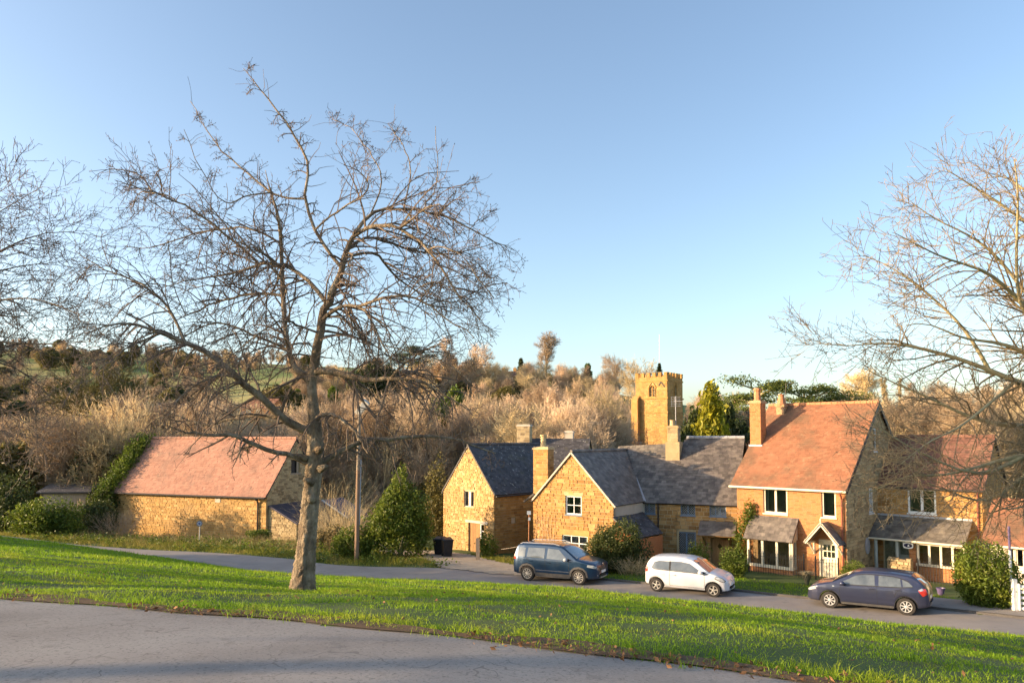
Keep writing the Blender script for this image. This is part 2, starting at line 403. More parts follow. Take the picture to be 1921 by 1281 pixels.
def ground(x, y):
    x = np.asarray(x, float); y = np.asarray(y, float)
    w = np.maximum(np.maximum(sstep(45, 62, y), sstep(34, 60, np.abs(x+5))), sstep(6, 30, -y-8))
    return near_h(x, y)*(1-w) + far_h(x/100, y/100)*w
def gz(x, y): return float(ground(np.array([x]), np.array([y]))[0])

def in_poly(x, y, poly):
    p = np.array(poly)[:, :2]; ins = np.zeros(x.shape, bool); j = len(p)-1
    for i in range(len(p)):
        c = ((p[i,1] > y) != (p[j,1] > y)) & (x < (p[j,0]-p[i,0])*(y-p[i,1])/(p[j,1]-p[i,1]+1e-12)+p[i,0])
        ins ^= c; j = i
    return ins
def resample(pts, n):
    p = np.array(pts, float); d = np.r_[0, np.cumsum(np.linalg.norm(np.diff(p[:, :2], axis=0), axis=1))]
    t = np.linspace(0, d[-1], n); return np.stack([np.interp(t, d, p[:, k]) for k in range(p.shape[1])], 1)
def smooth_poly(pts, n, it=40):
    q = resample(pts, n)
    for _ in range(it): q[1:-1] = .25*q[:-2] + .5*q[1:-1] + .25*q[2:]
    return q
LF = smooth_poly(LANE_FAR, 240); LN = smooth_poly(LANE_NEAR, 240)
RE = smooth_poly(ROAD_EDGE, 160)
ROAD_BACK = np.array([(22,-16),(8,-9.5),(-2,-3.0),(-12,0.5),(-30,5.0)])
LANE_POLY = np.concatenate([LF[:, :2], LN[::-1, :2]])
ROAD_POLY = np.concatenate([RE, ROAD_BACK])
DRIVE_POLY = np.array([(-3.6,38.7),(-1,37.1),(2.4,35.5),(1.8,37.4),(0.4,39.4),(-1.4,42.0),(-2.6,44.4),(-5.2,46.5),(-8.4,46.5),(-7.4,44.6),(-5.6,43.0),(-4.4,41.0)])

def axis_lines(dense0, dense1, step, far0, far1, g=1.16):
    a = list(np.arange(dense0, dense1+1e-6, step))
    s = step
    while a[-1] < far1: s *= g; a.append(a[-1]+s)
    s = step
    while a[0] > far0: s *= g; a.insert(0, a[0]-s)
    return np.array(a)
gx = axis_lines(-34, 28, .5, -2500, 2500); gy = axis_lines(-6, 58, .5, -1500, 3500)
GX, GY = np.meshgrid(gx, gy)
GZ = ground(GX, GY)
rm = in_poly(GX, GY, LANE_POLY) | in_poly(GX, GY, ROAD_POLY) | in_poly(GX, GY, DRIVE_POLY)
GZ = GZ - .10*rm
rough = .035*np.sin(GX*2.1+1.3*np.sin(GY*1.7))*np.sin(GY*2.3+GX*.6)
GZ = GZ + np.where(rm | (GY > 60), 0, rough)
nx, ny = len(gx), len(gy)
ii, jj = np.meshgrid(np.arange(nx-1), np.arange(ny-1))
a0 = (jj*nx+ii).ravel()
fq = np.stack([a0, a0+1, a0+nx+1, a0+nx], 1)
M['ground'] = mat('turf_ground', [(.045,.075,.015),(.075,.11,.025),(.12,.13,.04)], .35, .95, .6, 9, patches=[((.10,.085,.04), .9, .58, .7, .5)])
M['pasture'] = mat('hill_pasture', [(.07,.13,.03),(.13,.18,.04),(.34,.29,.10)], .012, .95, .3, 1.0, patches=[((.36,.30,.11), .01, .48, .58, .8)])
cy = GY[:-1, :-1].ravel()
g_me = np_mesh('ground', np.stack([GX.ravel(), GY.ravel(), GZ.ravel()], 1), [(fq[cy < 75], 0), (fq[cy >= 75], 1)], [M['ground'], M['pasture']], smooth=True)
g_ob = bpy.data.objects.new('ground', g_me); COL.objects.link(g_ob); tag(g_ob, 'grassy bank and village ground falling away to the valley', kind='structure')

def ribbon(name, A, B, across, material, lift, label, zf=None):
    A = np.asarray(A)[:, :2]; B = np.asarray(B)[:, :2]; n = len(A)
    t = np.linspace(0, 1, across)
    X = A[:, None, 0]*(1-t) + B[:, None, 0]*t; Y = A[:, None, 1]*(1-t) + B[:, None, 1]*t
    Z = ground(X, Y) + lift + .03*np.sin(np.pi*t)[None]
    i, j = np.meshgrid(np.arange(across-1), np.arange(n-1)); a = (j*across+i).ravel()
    f = np.stack([a, a+1, a+across+1, a+across], 1)
    me = np_mesh(name, np.stack([X.ravel(), Y.ravel(), Z.ravel()], 1), [(f, 0)], [material], True)
    nzs = np.zeros(3)
    o = bpy.data.objects.new(name, me); COL.objects.link(o)
    if me.polygons[0].normal.z < 0: me.flip_normals()
    return tag(o, label, kind='structure')
ribbon('lane', LF, LN, 14, M['lane'], .0, 'narrow worn lane running past the cottages')
ribbon('road', RE, resample(ROAD_BACK[::-1], len(RE)), 24, M['tarmac'], .0, 'grey tarmac road across the foreground')
# gravel drive up to the small cottage
dc = DRIVE_POLY
mbd = MB()
tri = np.array(tessellate_polygon([[Vector((x, y, 0)) for x, y in dc]]))
from itertools import chain
def drape_poly(name, poly, material, lift, label, step=.5):
    p = np.array(poly); x0, y0 = p.min(0); x1, y1 = p.max(0)
    xs = np.arange(x0, x1+step, step); ys = np.arange(y0, y1+step, step)
    XX, YY = np.meshgrid(xs, ys); n = len(xs)
    ins = in_poly(XX[:-1, :-1]+step/2, YY[:-1, :-1]+step/2, p)
    i, j = np.meshgrid(np.arange(n-1), np.arange(len(ys)-1)); a = (j*n+i)[ins]
    f = np.stack([a, a+1, a+n+1, a+n], 1)
    used = np.unique(f); rem = -np.ones(XX.size, int); rem[used] = np.arange(len(used))
    V = np.stack([XX.ravel(), YY.ravel(), ground(XX, YY).ravel()+lift], 1)[used]
    o = bpy.data.objects.new(name, np_mesh(name, V, [(rem[f], 0)], [material], True)); COL.objects.link(o)
    return tag(o, label, kind='structure')
drape_poly('drive', DRIVE_POLY, M['gravel'], .035, 'gravel drive leading to the small cottage', .25)
# pavement and kerb on the right, grass verge strip
KA = [i for i in range(len(LF)) if LF[i, 0] > 1.5]
def offset_line(L, d):
    L = np.asarray(L)[:, :2]; t = np.gradient(L, axis=0); t /= np.linalg.norm(t, axis=1, keepdims=True)
    return L + np.stack([t[:, 1], -t[:, 0]], 1)*d
kb = LF[KA]; o1 = offset_line(kb, 1.0); sgn = 1 if ground(o1[:1,0], o1[:1,1])[0] is not None and (o1[5,1] > kb[5,1]) else -1
kin = offset_line(kb, sgn*.12); kz = ground(kb[:, 0], kb[:, 1])
kV = np.concatenate([np.c_[kb[:, :2], kz-.1], np.c_[kb[:, :2], kz+.085], np.c_[kin, kz+.085], np.c_[kin, kz-.1]])
kn = len(kb); ki = np.arange(kn-1)
kmb = MB(); kmb.add(kV, np.concatenate([np.stack([ki+r*kn, ki+1+r*kn, ki+1+(r+1)*kn, ki+(r+1)*kn], 1) for r in range(3)]))
kmb.build('kerb', M['kerb'], label='low stone kerb along the far side of the lane', kind='structure')
pk = np.array([i for i in KA if LF[i, 0] > 15.2])
pa = LF[pk]; pb = offset_line(pa, sgn*2.2)
ribbon('pavement', pa, pb, 8, M['lane'], .10, 'tarmac pavement beside the lane')
# ---------------------------------------------------------------- masonry, roofing, joinery
def unit_piece(name, kind):
    mb = MB()
    if kind == 'stone':
        i, j = .035, .07
        V = [(0,0,0),(1,0,0),(1,1,0),(0,1,0),(i,j,1),(1-i,j*.8,1),(1-i*.8,1-j,1),(i*1.2,1-j*.9,1)]
        Fq = MB.BOXF
    elif kind == 'slate':
        V = [(0,0,.55),(1,0,.55),(1,1,0),(0,1,0),(0,0,1),(1,0,1),(1,1,.45),(0,1,.45)]
        Fq = MB.BOXF
    mb.add(np.array(V, float), Fq)
    return mb
UNIT_V = {k: np.concatenate(unit_piece(k, k).V) for k in ('stone', 'slate')}
_unit_cache = {}
def unit_mesh(kind, material):
    key = (kind, material.name)
    if key not in _unit_cache: _unit_cache[key] = unit_piece(kind, kind).mesh(kind, material)
    return _unit_cache[key]
def lay_pieces(parent, pl, rects, kind, material, n_ind, piece_name, stuff_name):
    """rects: (u0,u1,v0,v1,d0,d1). The n_ind largest become single objects, the rest one joined part."""
    if not rects: return
    R = np.array(rects); loc = root_loc(parent)
    order = np.argsort(-(R[:,1]-R[:,0])*(R[:,3]-R[:,2])) if n_ind else np.arange(len(R))
    ind = set(order[:n_ind].tolist())
    me = unit_mesh(kind, material)
    rest = [k for k in range(len(R)) if k not in ind]
    for k in ind:
        u0, u1, v0, v1, d0, d1 = R[k]
        o = bpy.data.objects.new(piece_name, me); COL.objects.link(o); o.parent = parent
        q = pl.pt(u0, v0, d0) - loc
        U, Vv, N = pl.u*(u1-u0), pl.v*(v1-v0), pl.n*(d1-d0)
        if np.dot(np.cross(pl.u, pl.v), pl.n) < 0:
            q = q + U; U = -U
        o.matrix_local = Matrix(((U[0],Vv[0],N[0],q[0]),(U[1],Vv[1],N[1],q[1]),(U[2],Vv[2],N[2],q[2]),(0,0,0,1)))
    if rest:
        Q = R[rest]; uv = UNIT_V[kind]
        a = Q[:, 0:1] + (Q[:, 1:2]-Q[:, 0:1])*uv[None, :, 0]
        b = Q[:, 2:3] + (Q[:, 3:4]-Q[:, 2:3])*uv[None, :, 1]
        c = Q[:, 4:5] + (Q[:, 5:6]-Q[:, 4:5])*uv[None, :, 2]
        V = pl.o + a[..., None]*pl.u + b[..., None]*pl.v + c[..., None]*pl.n
        f = (MB.BOXF[None] + (np.arange(len(Q))*8)[:, None, None]).reshape(-1, 4)
        if np.dot(np.cross(pl.u, pl.v), pl.n) < 0: f = f[:, ::-1]
        mb = MB(); mb.add(V.reshape(-1, 3), f)
        mb.build(stuff_name, material, parent, kind='stuff')

def scan(poly, v):
    xs = []; n = len(poly)
    for i in range(n):
        (x0, y0), (x1, y1) = poly[i], poly[(i+1) % n]
        if (y0 > v) != (y1 > v): xs.append(x0 + (v-y0)*(x1-x0)/(y1-y0))
    xs.sort(); return list(zip(xs[::2], xs[1::2]))
def minus(iv, a, b):
    out = []
    for x0, x1 in iv:
        if b <= x0 or a >= x1: out.append((x0, x1)); continue
        if a > x0: out.append((x0, a))
        if b < x1: out.append((b, x1))
    return out
def courses(poly, openings, ch, cl, gap, depth):
    """stone rectangles in running courses inside a polygon, round the openings"""
    v0 = min(p[1] for p in poly); v1 = max(p[1] for p in poly); out = []; v = v0
    while v < v1 - .03:
        h = min(random.uniform(*ch), v1-v)
        ia = scan(poly, v+.01); ib = scan(poly, v+h*.95)
        iv = [(max(a[0], b[0]), min(a[1], b[1])) for a in ia for b in ib if min(a[1], b[1]) - max(a[0], b[0]) > .05]
        for (a, b, c, d) in openings:
            if c < v+h*.8 and d > v+h*.2: iv = minus(iv, a, b)
        for a, b in iv:
            u = a; first = True
            while u < b - .02:
                l = random.uniform(*cl) * (random.uniform(.4, .9) if first else 1); first = False
                if b - (u+l) < cl[0]*.45: l = b-u
                out.append((u+gap/2, min(u+l, b)-gap/2, v+gap/2, v+h-gap/2, 0.0, random.uniform(*depth)))
                u += l
        v += h
    return [r for r in out if r[1]-r[0] > .02 and r[3]-r[2] > .015]
def wall(parent, name, pl, poly, openings=(), backing=None, reveal=.14, back=.25, revmat=None):
    """wall slab with true openings; returns the object"""
    poly = [tuple(p) for p in poly]
    loops = [poly] + [[(a, c), (a, d), (b, d), (b, c)] for a, b, c, d in openings]
    flat = [q for l in loops for q in l]
    tri = np.array(tessellate_polygon([[Vector((x, y, 0)) for x, y in l] for l in loops]))
    mb = MB()
    V = [pl.pt(x, y) for x, y in flat]
    # orient
    A, B, C = (V[k] for k in tri[0])
    if np.dot(np.cross(B-A, C-A), pl.n) < 0: tri = tri[:, ::-1]
    mb.add(V, tri)
    k = len(poly)
    Vb = [pl.pt(x, y, 0) for x, y in poly] + [pl.pt(x, y, -back) for x, y in poly]
    mb.add(Vb, np.array([[i, i+k, (i+1) % k+k, (i+1) % k] for i in range(k)]))
    for a, b, c, d in openings:
        q = [(a, c), (a, d), (b, d), (b, c)]
        Vo = [pl.pt(x, y, 0) for x, y in q] + [pl.pt(x, y, -reveal-.1) for x, y in q]
        mb.add(Vo, np.array([[i, (i+1) % 4, (i+1) % 4+4, i+4] for i in range(4)]))
    return mb.build(name, backing, parent)
def stone_wall(parent, pl, poly, openings=(), stone='stone', mortar='mortar', ch=(.13,.24), cl=(.22,.55), gap=.022, depth=(.015,.045), n_ind=0, name='wall', piece='stone'):
    w = wall(parent, name, pl, poly, openings, M[mortar])
    lay_pieces(w, pl, courses(poly, openings, ch, cl, gap, depth), 'stone', M[stone], n_ind, piece, piece + 'work')
    return w
def slates(poly, w, ex, lap, thick, jitter=.3, wj=.15):
    v0 = min(p[1] for p in poly); v1 = max(p[1] for p in poly); out = []; v = v0; row = 0
    while v < v1 - .02:
        ia = scan(poly, min(v+ex*.5, v1-.005))
        for a, b in ia:
            u = a - (w*.5 if row % 2 else 0) + random.uniform(-.1, .1)*w
            while u < b:
                ww = w*random.uniform(1-wj, 1+wj)
                s, e = max(u, a), min(u+ww, b)
                if e - s > w*.15:
                    t = thick*random.uniform(1-jitter, 1+jitter)
                    out.append((s+.003, e-.003, v-random.uniform(0, .1)*ex, min(v+ex+lap, v1+.01), .0, t))
                u += ww
        v += ex; row += 1
    return out
def roof(parent, pl, poly, material, w=.25, ex=.18, lap=.08, thick=.03, n_ind=0, piece='slate', deck=.07, deckmat=None, name='roof', jitter=.3):
    mb = MB(); n = len(poly)
    pts = [pl.pt(x, y, 0) for x, y in poly]
    mb.prism(pts, -pl.n, deck)
    r = mb.build(name, deckmat or material, parent)
    lay_pieces(r, pl, slates(poly, w, ex, lap, thick, jitter), 'slate', material, n_ind, piece, piece + '_courses')
    return r
def slope_plane(e0, e1, rp):
    """plane through eave e0-e1 and a ridge point"""
    e0, e1, rp = (np.asarray(q, float) for q in (e0, e1, rp))
    u = nrm(e1-e0); w = rp-e0; v = nrm(w-u*np.dot(w, u)); n = np.cross(u, v)
    if n[2] < 0: n = -n
    return Plane(e0, u, v, n)
def glass_mat():
    m = bpy.data.materials.new('window_glass'); m.use_nodes = True; nt = m.node_tree; nt.nodes.remove(nt.nodes['Principled BSDF'])
    gl = nt.nodes.new('ShaderNodeBsdfGlossy'); gl.inputs['Roughness'].default_value = .04; gl.inputs['Color'].default_value = (.9,.95,1,1)
    tp = nt.nodes.new('ShaderNodeBsdfTransparent'); tp.inputs['Color'].default_value = (.72,.76,.74,1)
    lw = nt.nodes.new('ShaderNodeFresnel'); lw.inputs['IOR'].default_value = 1.75
    mx = nt.nodes.new('ShaderNodeMixShader'); nt.links.new(lw.outputs[0], mx.inputs[0]); nt.links.new(tp.outputs[0], mx.inputs[1]); nt.links.new(gl.outputs[0], mx.inputs[2])
    nt.links.new(mx.outputs[0], nt.nodes['Material Output'].inputs['Surface']); return m
M['glass'] = glass_mat()
M['room'] = mat('dim_room', [(.10,.09,.075),(.2,.175,.14)], 1.3, .9, 0)
def room(parent, pl, a, b, c, d, s0, curtain=True):
    """dim interior and curtains behind a window"""
    mb = MB(); mb.pbox(pl, a-.05, b+.05, c-.05, d+.05, s0-.34, s0-.30); mb.build('room_panel', M['room'], parent)  # flat panel close behind the glass, the room's dimness in its colour
    if curtain and b-a > .4:
        wd = (b-a)*random.uniform(.12, .2)
        for x0, x1 in ((a, a+wd), (b-wd, b)):
            n = 5; mb = MB()
            for k in range(n): mb.pbox(pl, x0+(x1-x0)*k/n, x0+(x1-x0)*(k+1)/n, c, d, s0-.12-.015*(k % 2), s0-.10-.015*(k % 2))
            mb.build('curtain', M['curtain'], parent)
M['curtain'] = mat('curtain', [(.45,.40,.33),(.6,.55,.46)], 6, .9, .2, stretch=(6,6,.4))
def window(parent, pl, rect, cols, rows, fmat, fw=.06, bar=.04, set_in=.09, sill=True, sillmat=None, lattice=0, name='window', curtain=0, midrail=None):
    a, b, c, d = rect
    mb = MB(); s0, s1 = -set_in-.05, -set_in
    mb.pbox(pl, a, a+fw, c, d, s0, s1); mb.pbox(pl, b-fw, b, c, d, s0, s1)
    mb.pbox(pl, a+fw, b-fw, c, c+fw, s0, s1); mb.pbox(pl, a+fw, b-fw, d-fw, d, s0, s1)
    A, B, C, D = a+fw, b-fw, c+fw, d-fw
    us = np.linspace(A, B, cols+1); vs_ = np.linspace(C, D, rows+1)
    for u in us[1:-1]: mb.pbox(pl, u-bar/2, u+bar/2, C, D, s0+.005, s1-.004)
    for v in vs_[1:-1]:
        for k in range(cols): mb.pbox(pl, us[k]+(bar/2 if k else 0), us[k+1]-(bar/2 if k < cols-1 else 0), v-bar/2, v+bar/2, s0+.008, s1-.008)
    w = mb.build(name, fmat, parent)
    for i in range(cols):
        for j in range(rows):
            g = MB()
            x0, x1, y0, y1 = us[i]+(bar/2 if i else 0), us[i+1]-(bar/2 if i < cols-1 else 0), vs_[j]+(bar/2 if j else 0), vs_[j+1]-(bar/2 if j < rows-1 else 0)
            g.pbox(pl, x0, x1, y0, y1, s0+.005, s0+.018)
            g.build('pane', M['glass'], w)
            if lattice:
                lm = MB(); n = lattice; dw = (x1-x0)
                k = -int((y1-y0)/dw*n)-1
                st = dw/n
                for sg in (1, -1):
                    for q in range(-n*4, n*4+1):
                        x = x0 + q*st
                        # line v = y0 + sg*1.3*(u-x) clipped to the pane
                        uu = [x0, x1]; pts = []
                        vv = [y0+sg*1.3*(t-x) for t in uu]
                        t0, t1 = 0., 1.
                        dv = vv[1]-vv[0]
                        lo, hi = (y0-vv[0])/dv, (y1-vv[0])/dv
                        if lo > hi: lo, hi = hi, lo
                        t0, t1 = max(0, lo), min(1, hi)
                        if t1-t0 < .05: continue
                        p = pl.pt(uu[0]+dw*t0, vv[0]+dv*t0, s0+.024); r = pl.pt(uu[0]+dw*t1, vv[0]+dv*t1, s0+.024)
                        lm.bar(p, r, .012, .008, up=pl.n)
                if not lm.empty(): lm.build('lattice', M['lead'], w)
    room(w, pl, a, b, c, d, s0, not lattice)
    if sill:
        sm = MB(); sm.pbox(pl, a-.04, b+.04, c-.07, c-.002, -.1, .05); sm.build('sill', sillmat or fmat, w)
    return w
def chimney(parent, c, ux, uy, w, d, z0, z1, material, cap=True, name='chimney', courses_=True, mort='brick_mortar', piece='brick', bs=((.068,.075),(.18,.23))):
    """square stack with coursed pieces on its four faces; c = centre (x,y)"""
    mb = MB(); C = V3(c[0], c[1], 0)
    mb.obox(C+ZUP*(z0+z1)/2, ux*w/2, uy*d/2, ZUP*(z1-z0)/2)
    mb.obox(C+ZUP*(z1+.05), ux*(w/2+.05), uy*(d/2+.05), ZUP*.05)
    mb.obox(C+ZUP*(z1+.13), ux*(w/2+.0), uy*(d/2+.0), ZUP*.03)
    o = mb.build(name, M[mort], parent)
    if courses_:
        for pu, pn, ww, dd in ((ux, -uy, w, d), (uy, ux, d, w), (-ux, uy, w, d), (-uy, -ux, d, w)):
            pl = Plane(C + ZUP*z0 + pn*dd/2 - pu*ww/2, pu, ZUP, pn)
            lay_pieces(o, pl, courses([(0,0),(ww,0),(ww,z1-z0),(0,z1-z0)], (), bs[0], bs[1], .01, (.006,.012)), 'stone', material, 0, piece, piece+'work')
    return o
def gutter(parent, a, b, r=.055, material=None, name='gutter'):
    mb = MB(); mb.tube([a, b], r, 8); return mb.build(name, material or M['cream'], parent)
# ---------------------------------------------------------------- buildings
def rect(pl, x0, y0, x1, y1, d=0.0):
    ym = (y0+y1)/2; xm = (x0+x1)/2
    ua, ub = pl.pix(x0, ym, d)[0], pl.pix(x1, ym, d)[0]
    va, vb = pl.pix(xm, y1, d)[1], pl.pix(xm, y0, d)[1]
    return (min(ua, ub), max(ua, ub), va, vb)
def ridge_tiles(parent, a, b, r, material, L=.32, name='ridge_tile', sides=8):
    a = np.asarray(a, float); b = np.asarray(b, float); d = np.linalg.norm(b-a); n = max(1, int(d/L)); t = (b-a)/d
    for i in range(n):
        mb = MB(); p = a + t*(d*i/n); q = a + t*(d*(i+1)/n - .012)
        mb.tube([p, q], [r*.96, r*1.06], sides); mb.build(name, material, parent)
class House:
    """axes and planes of a gabled block. C: near front corner; ux along the front to the right; uy inwards"""
    def __init__(s, name, O, ux, uy, W, D, base, eave, ridge, label, cat='house', hd=None):
        s.ux, s.uy = nrm(ux), nrm(uy); s.O = V3(O[0], O[1], 0); s.W, s.D, s.base, s.eave, s.ridge = W, D, base, eave, ridge
        s.hd = hd or D/2
        s.root = thing(name, (O[0], O[1], base), label, cat)
        s.front = Plane(s.O, s.ux, ZUP, -s.uy)
        s.right = Plane(s.O+s.ux*W, s.uy, ZUP, s.ux)
        s.left = Plane(s.O, s.uy, ZUP, -s.ux)
        s.back = Plane(s.O+s.uy*D, s.ux, ZUP, s.uy)
    def pt(s, x, y, z): return s.O + s.ux*x + s.uy*y + ZUP*z
    # ridge parallel to the front
    def gable_poly(s): return [(0, s.base), (s.D, s.base), (s.D, s.eave), (s.hd, s.ridge), (0, s.eave)]
    def slope(s, front=True, over=.2, vl=.1, vr=.1, lift=.05):
        tn = (s.ridge-s.eave)/(s.hd if front else s.D-s.hd)
        y0 = -over if front else s.D+over
        e0 = s.pt(-vl, y0, s.eave-over*tn+lift); e1 = s.pt(s.W+vr, y0, s.eave-over*tn+lift)
        rp = s.pt(-vl, s.hd, s.ridge+lift)
        pl = slope_plane(e0, e1, rp); L = np.linalg.norm(rp-e0)
        return pl, [(0, 0), (s.W+vl+vr, 0), (s.W+vl+vr, L), (0, L)]

S2 = math.sqrt(.5)
# ================= tall brick house with red roof
ux, uy = V3(S2, -S2, 0), V3(S2, S2, 0)
R0 = P(1590, 1090, 36.5); W = along(R0, -ux, 1380); hd = along(R0, uy, 1645)
RO = R0 - ux*W
eave = zat(R0, 913); ap = R0 + uy*hd; ridge = zat(ap, 756)
rh = House('brick_house', RO, ux, uy, W, 2*hd, -7.4, eave, ridge, 'tall orange brick house with red tiled roof and cream windows')
fp = rh.front
w1 = rect(fp, 1432, 915, 1477, 963); w2 = rect(fp, 1541, 919, 1568, 970); dr = rect(fp, 1537, 1013, 1573, 1090)
dr = (dr[0], dr[1], -7.05, dr[3])
bayu0, bayu1 = fp.pix(1403, 1040, .65)[0], fp.pix(1484, 1040, .65)[0]
opens = [w1, w2, dr]
stone_wall(rh.root, fp, [(0, -7.4), (W, -7.4), (W, eave), (0, eave)], opens, 'brick', 'brick_mortar', (.072,.078), (.2,.24), .011, (.004,.009), 0, piece='brick')
sp = rh.right
g1 = rect(sp, 1637.5, 803, 1644, 846); g2 = rect(sp, 1629.5, 915, 1638, 962)
stone_wall(rh.root, sp, rh.gable_poly(), [g1, g2], 'stone_grey', 'mortar_dark', (.12,.2), (.2,.5), n_ind=0)
wall(rh.root, 'wall', rh.left, rh.gable_poly(), (), M['stone_grey'])
for wr, c in ((w1, 2), (w2, 1)): window(rh.root, fp, wr, c, 1, M['cream'], fw=.085, bar=.11, set_in=.06)
for wr in (g1, g2): window(rh.root, sp, wr, 1 if wr is g1 else 2, 1, M['white'], fw=.07, bar=.08, set_in=.03)
pl, poly = rh.slope(True, .25, .28, .14)
rr = roof(rh.root, pl, poly, M['tile_red'], .2, .155, .05, .022, 0, 'tile', deckmat=M['darkpipe'])
pl2, poly2 = rh.slope(False, .25, .28, .14)
roof(rh.root, pl2, poly2, M['tile_red'], .2, .155, .05, .022, 0, 'tile', deckmat=M['darkpipe'])
ridge_tiles(rr, rh.pt(-.28, hd, ridge+.06), rh.pt(W+.14, hd, ridge+.06), .1, M['terracotta'], .3)
bb = MB()
for sg in (0, 1):
    y0 = -.25 if sg == 0 else 2*hd+.25
    a = rh.pt(W+.15, y0, eave-.25*(ridge-eave)/hd-.06); b = rh.pt(W+.15, hd, ridge-.06)
    bb.bar(a, b, .03, .2)
bb.build('bargeboard', M['darkpipe'], rh.root)
gutter(rh.root, rh.pt(-.3, -.3, eave-.25*(ridge-eave)/hd+.0), rh.pt(W+.15, -.3, eave-.25*(ridge-eave)/hd), .06)
dp = MB(); dp.tube([rh.pt(W-.15, -.3, eave-.32), rh.pt(W-.15, -.1, eave-.6), rh.pt(W-.15, -.1, -7.2)], .045, 8); dp.build('downpipe', M['redpipe'], rh.root)
# stack on the front slope at the left verge
q = pl.pix(1411, 836); base = pl.pt(*q)
cz1 = zat(base + uy*.3, 757)
chc = base + ux*.22 + uy*.30
ch = chimney(rh.root, chc, ux, uy, .64, .62, base[2]-.5, cz1, M['brick'])
pot = MB(); pot.lathe((chc[0], chc[1], cz1+.16), ZUP, [(.21,0),(.19,.12),(.17,.5),(.2,.56),(.23,.62),(.2,.7),(.14,.7)], 8); pot.build('chimney_pot', M['terracotta'], ch)
fl = MB(); fl.pbox(Plane(chc+V3(0,0,base[2]-.03)-chc*V3(0,0,1)-uy*.32, ux, ZUP, -uy), -.4, .4, -.1, .1, 0, .03)
fl.build('flashing', M['lead'], ch)
c2 = rh.pt(W*.36, hd+.5, 0); mbp = MB()
pr = P(1466, 758, (RO+uy*(hd+.9)+ux*2)[1])
c2 = pr.copy()
ch2 = chimney(rh.root, c2, ux, uy, .45, .4, ridge-1.4, zat(c2, 763), M['brick'], courses_=False)
pot = MB(); pot.lathe((c2[0], c2[1], zat(c2, 761)), ZUP, [(.30,0),(.3,.1),(.24,.15),(.16,.55),(.19,.6),(.16,.66)], 10); pot.build('chimney_pot', M['terracotta'], ch2)
ae = MB(); a0 = P(1474, 757, c2[1]-.2); a1 = P(1474, 719, c2[1]-.2); a2 = P(1497, 719, c2[1]-.4)
ae.tube([a0, a1], .018, 5); ae.tube([a1, a2], .025, 5)
for k in range(5): ae.bar(a1+(a2-a1)*k/5+ZUP*.12, a1+(a2-a1)*k/5-ZUP*.12, .012)
ae.build('aerial', M['blackmetal'], ch2)
# bay window
bay = thing_part = None
bp = fp.off(.65)
b_top = fp.pix(1445, 1011, .65)[1]; b_sill = fp.pix(1445, 1063, .65)[1]
bm = MB(); bm.pbox(bp, bayu0, bayu1, -7.3, b_sill, -.65, -.12)
bm.pbox(bp, bayu0+.02, bayu1-.2, b_sill, b_top, -.62, -.58)
bay = bm.build('bay_window', M['brick_mortar'], rh.root)
lay_pieces(bay, bp.off(-.12), courses([(bayu0, -7.3), (bayu1, -7.3), (bayu1, b_sill), (bayu0, b_sill)], (), (.072,.078), (.2,.24), .011, (.004,.009)), 'stone', M['brick'], 0, 'brick', 'brickwork')
bf = MB(); us = np.linspace(bayu0, bayu1, 4)
for u in us: bf.pbox(bp, u-.06, u+.06, b_sill, b_top, -.16, -.05)
bf.pbox(bp, bayu0-.08, bayu1+.08, b_sill-.06, b_sill+.08, -.17, -.02); bf.pbox(bp, bayu0-.06, bayu1+.06, b_top-.1, b_top, -.17, -.03)
sidep = Plane(rh.pt(bayu1-.02, 0, 0), -uy, ZUP, ux)
for v in (.02, .3, .52): bf.pbox(sidep, v, v+.08, b_sill, b_top, -.1, .02)
bf.pbox(sidep, .0, .62, b_sill-.06, b_sill+.06, -.1, .03); bf.pbox(sidep, .0, .62, b_top-.1, b_top, -.1, .025)
bf.build('bay_frame', M['cream'], bay)
for i in range(3):
    g = MB(); g.pbox(bp, us[i]+.06, us[i+1]-.06, b_sill+.08, b_top-.1, -.13, -.115); g.build('pane', M['glass'], bay)
for v in (.1, .38):
    g = MB(); g.pbox(sidep, v, v+(.2 if v < .2 else .14), b_sill+.06, b_top-.1, -.06, -.045); g.build('pane', M['glass'], bay)
bt = fp.pix(1455, 969)[1]
e0 = rh.pt(bayu0-.15, -.85, b_top-.04); e1 = rh.pt(bayu1+.15, -.85, b_top-.04); rp = rh.pt(bayu0-.15, 0, bt)
bpl = slope_plane(e0, e1, rp); bl = np.linalg.norm(rp-e0)
roof(rh.root, bpl, [(0, 0), (bayu1-bayu0+.3, 0), (bayu1-bayu0+.3, bl), (0, bl)], M['slate'], .26, .2, .06, .02, 40, name='bay_roof')
bk = MB(); bk.prism([rh.pt(bayu1+.06, 0, bt-.08), rh.pt(bayu1+.06, 0, b_top), rh.pt(bayu1+.06, -.75, b_top)], -ux, .05); bk.build('bay_cheek', M['cream'], bay)
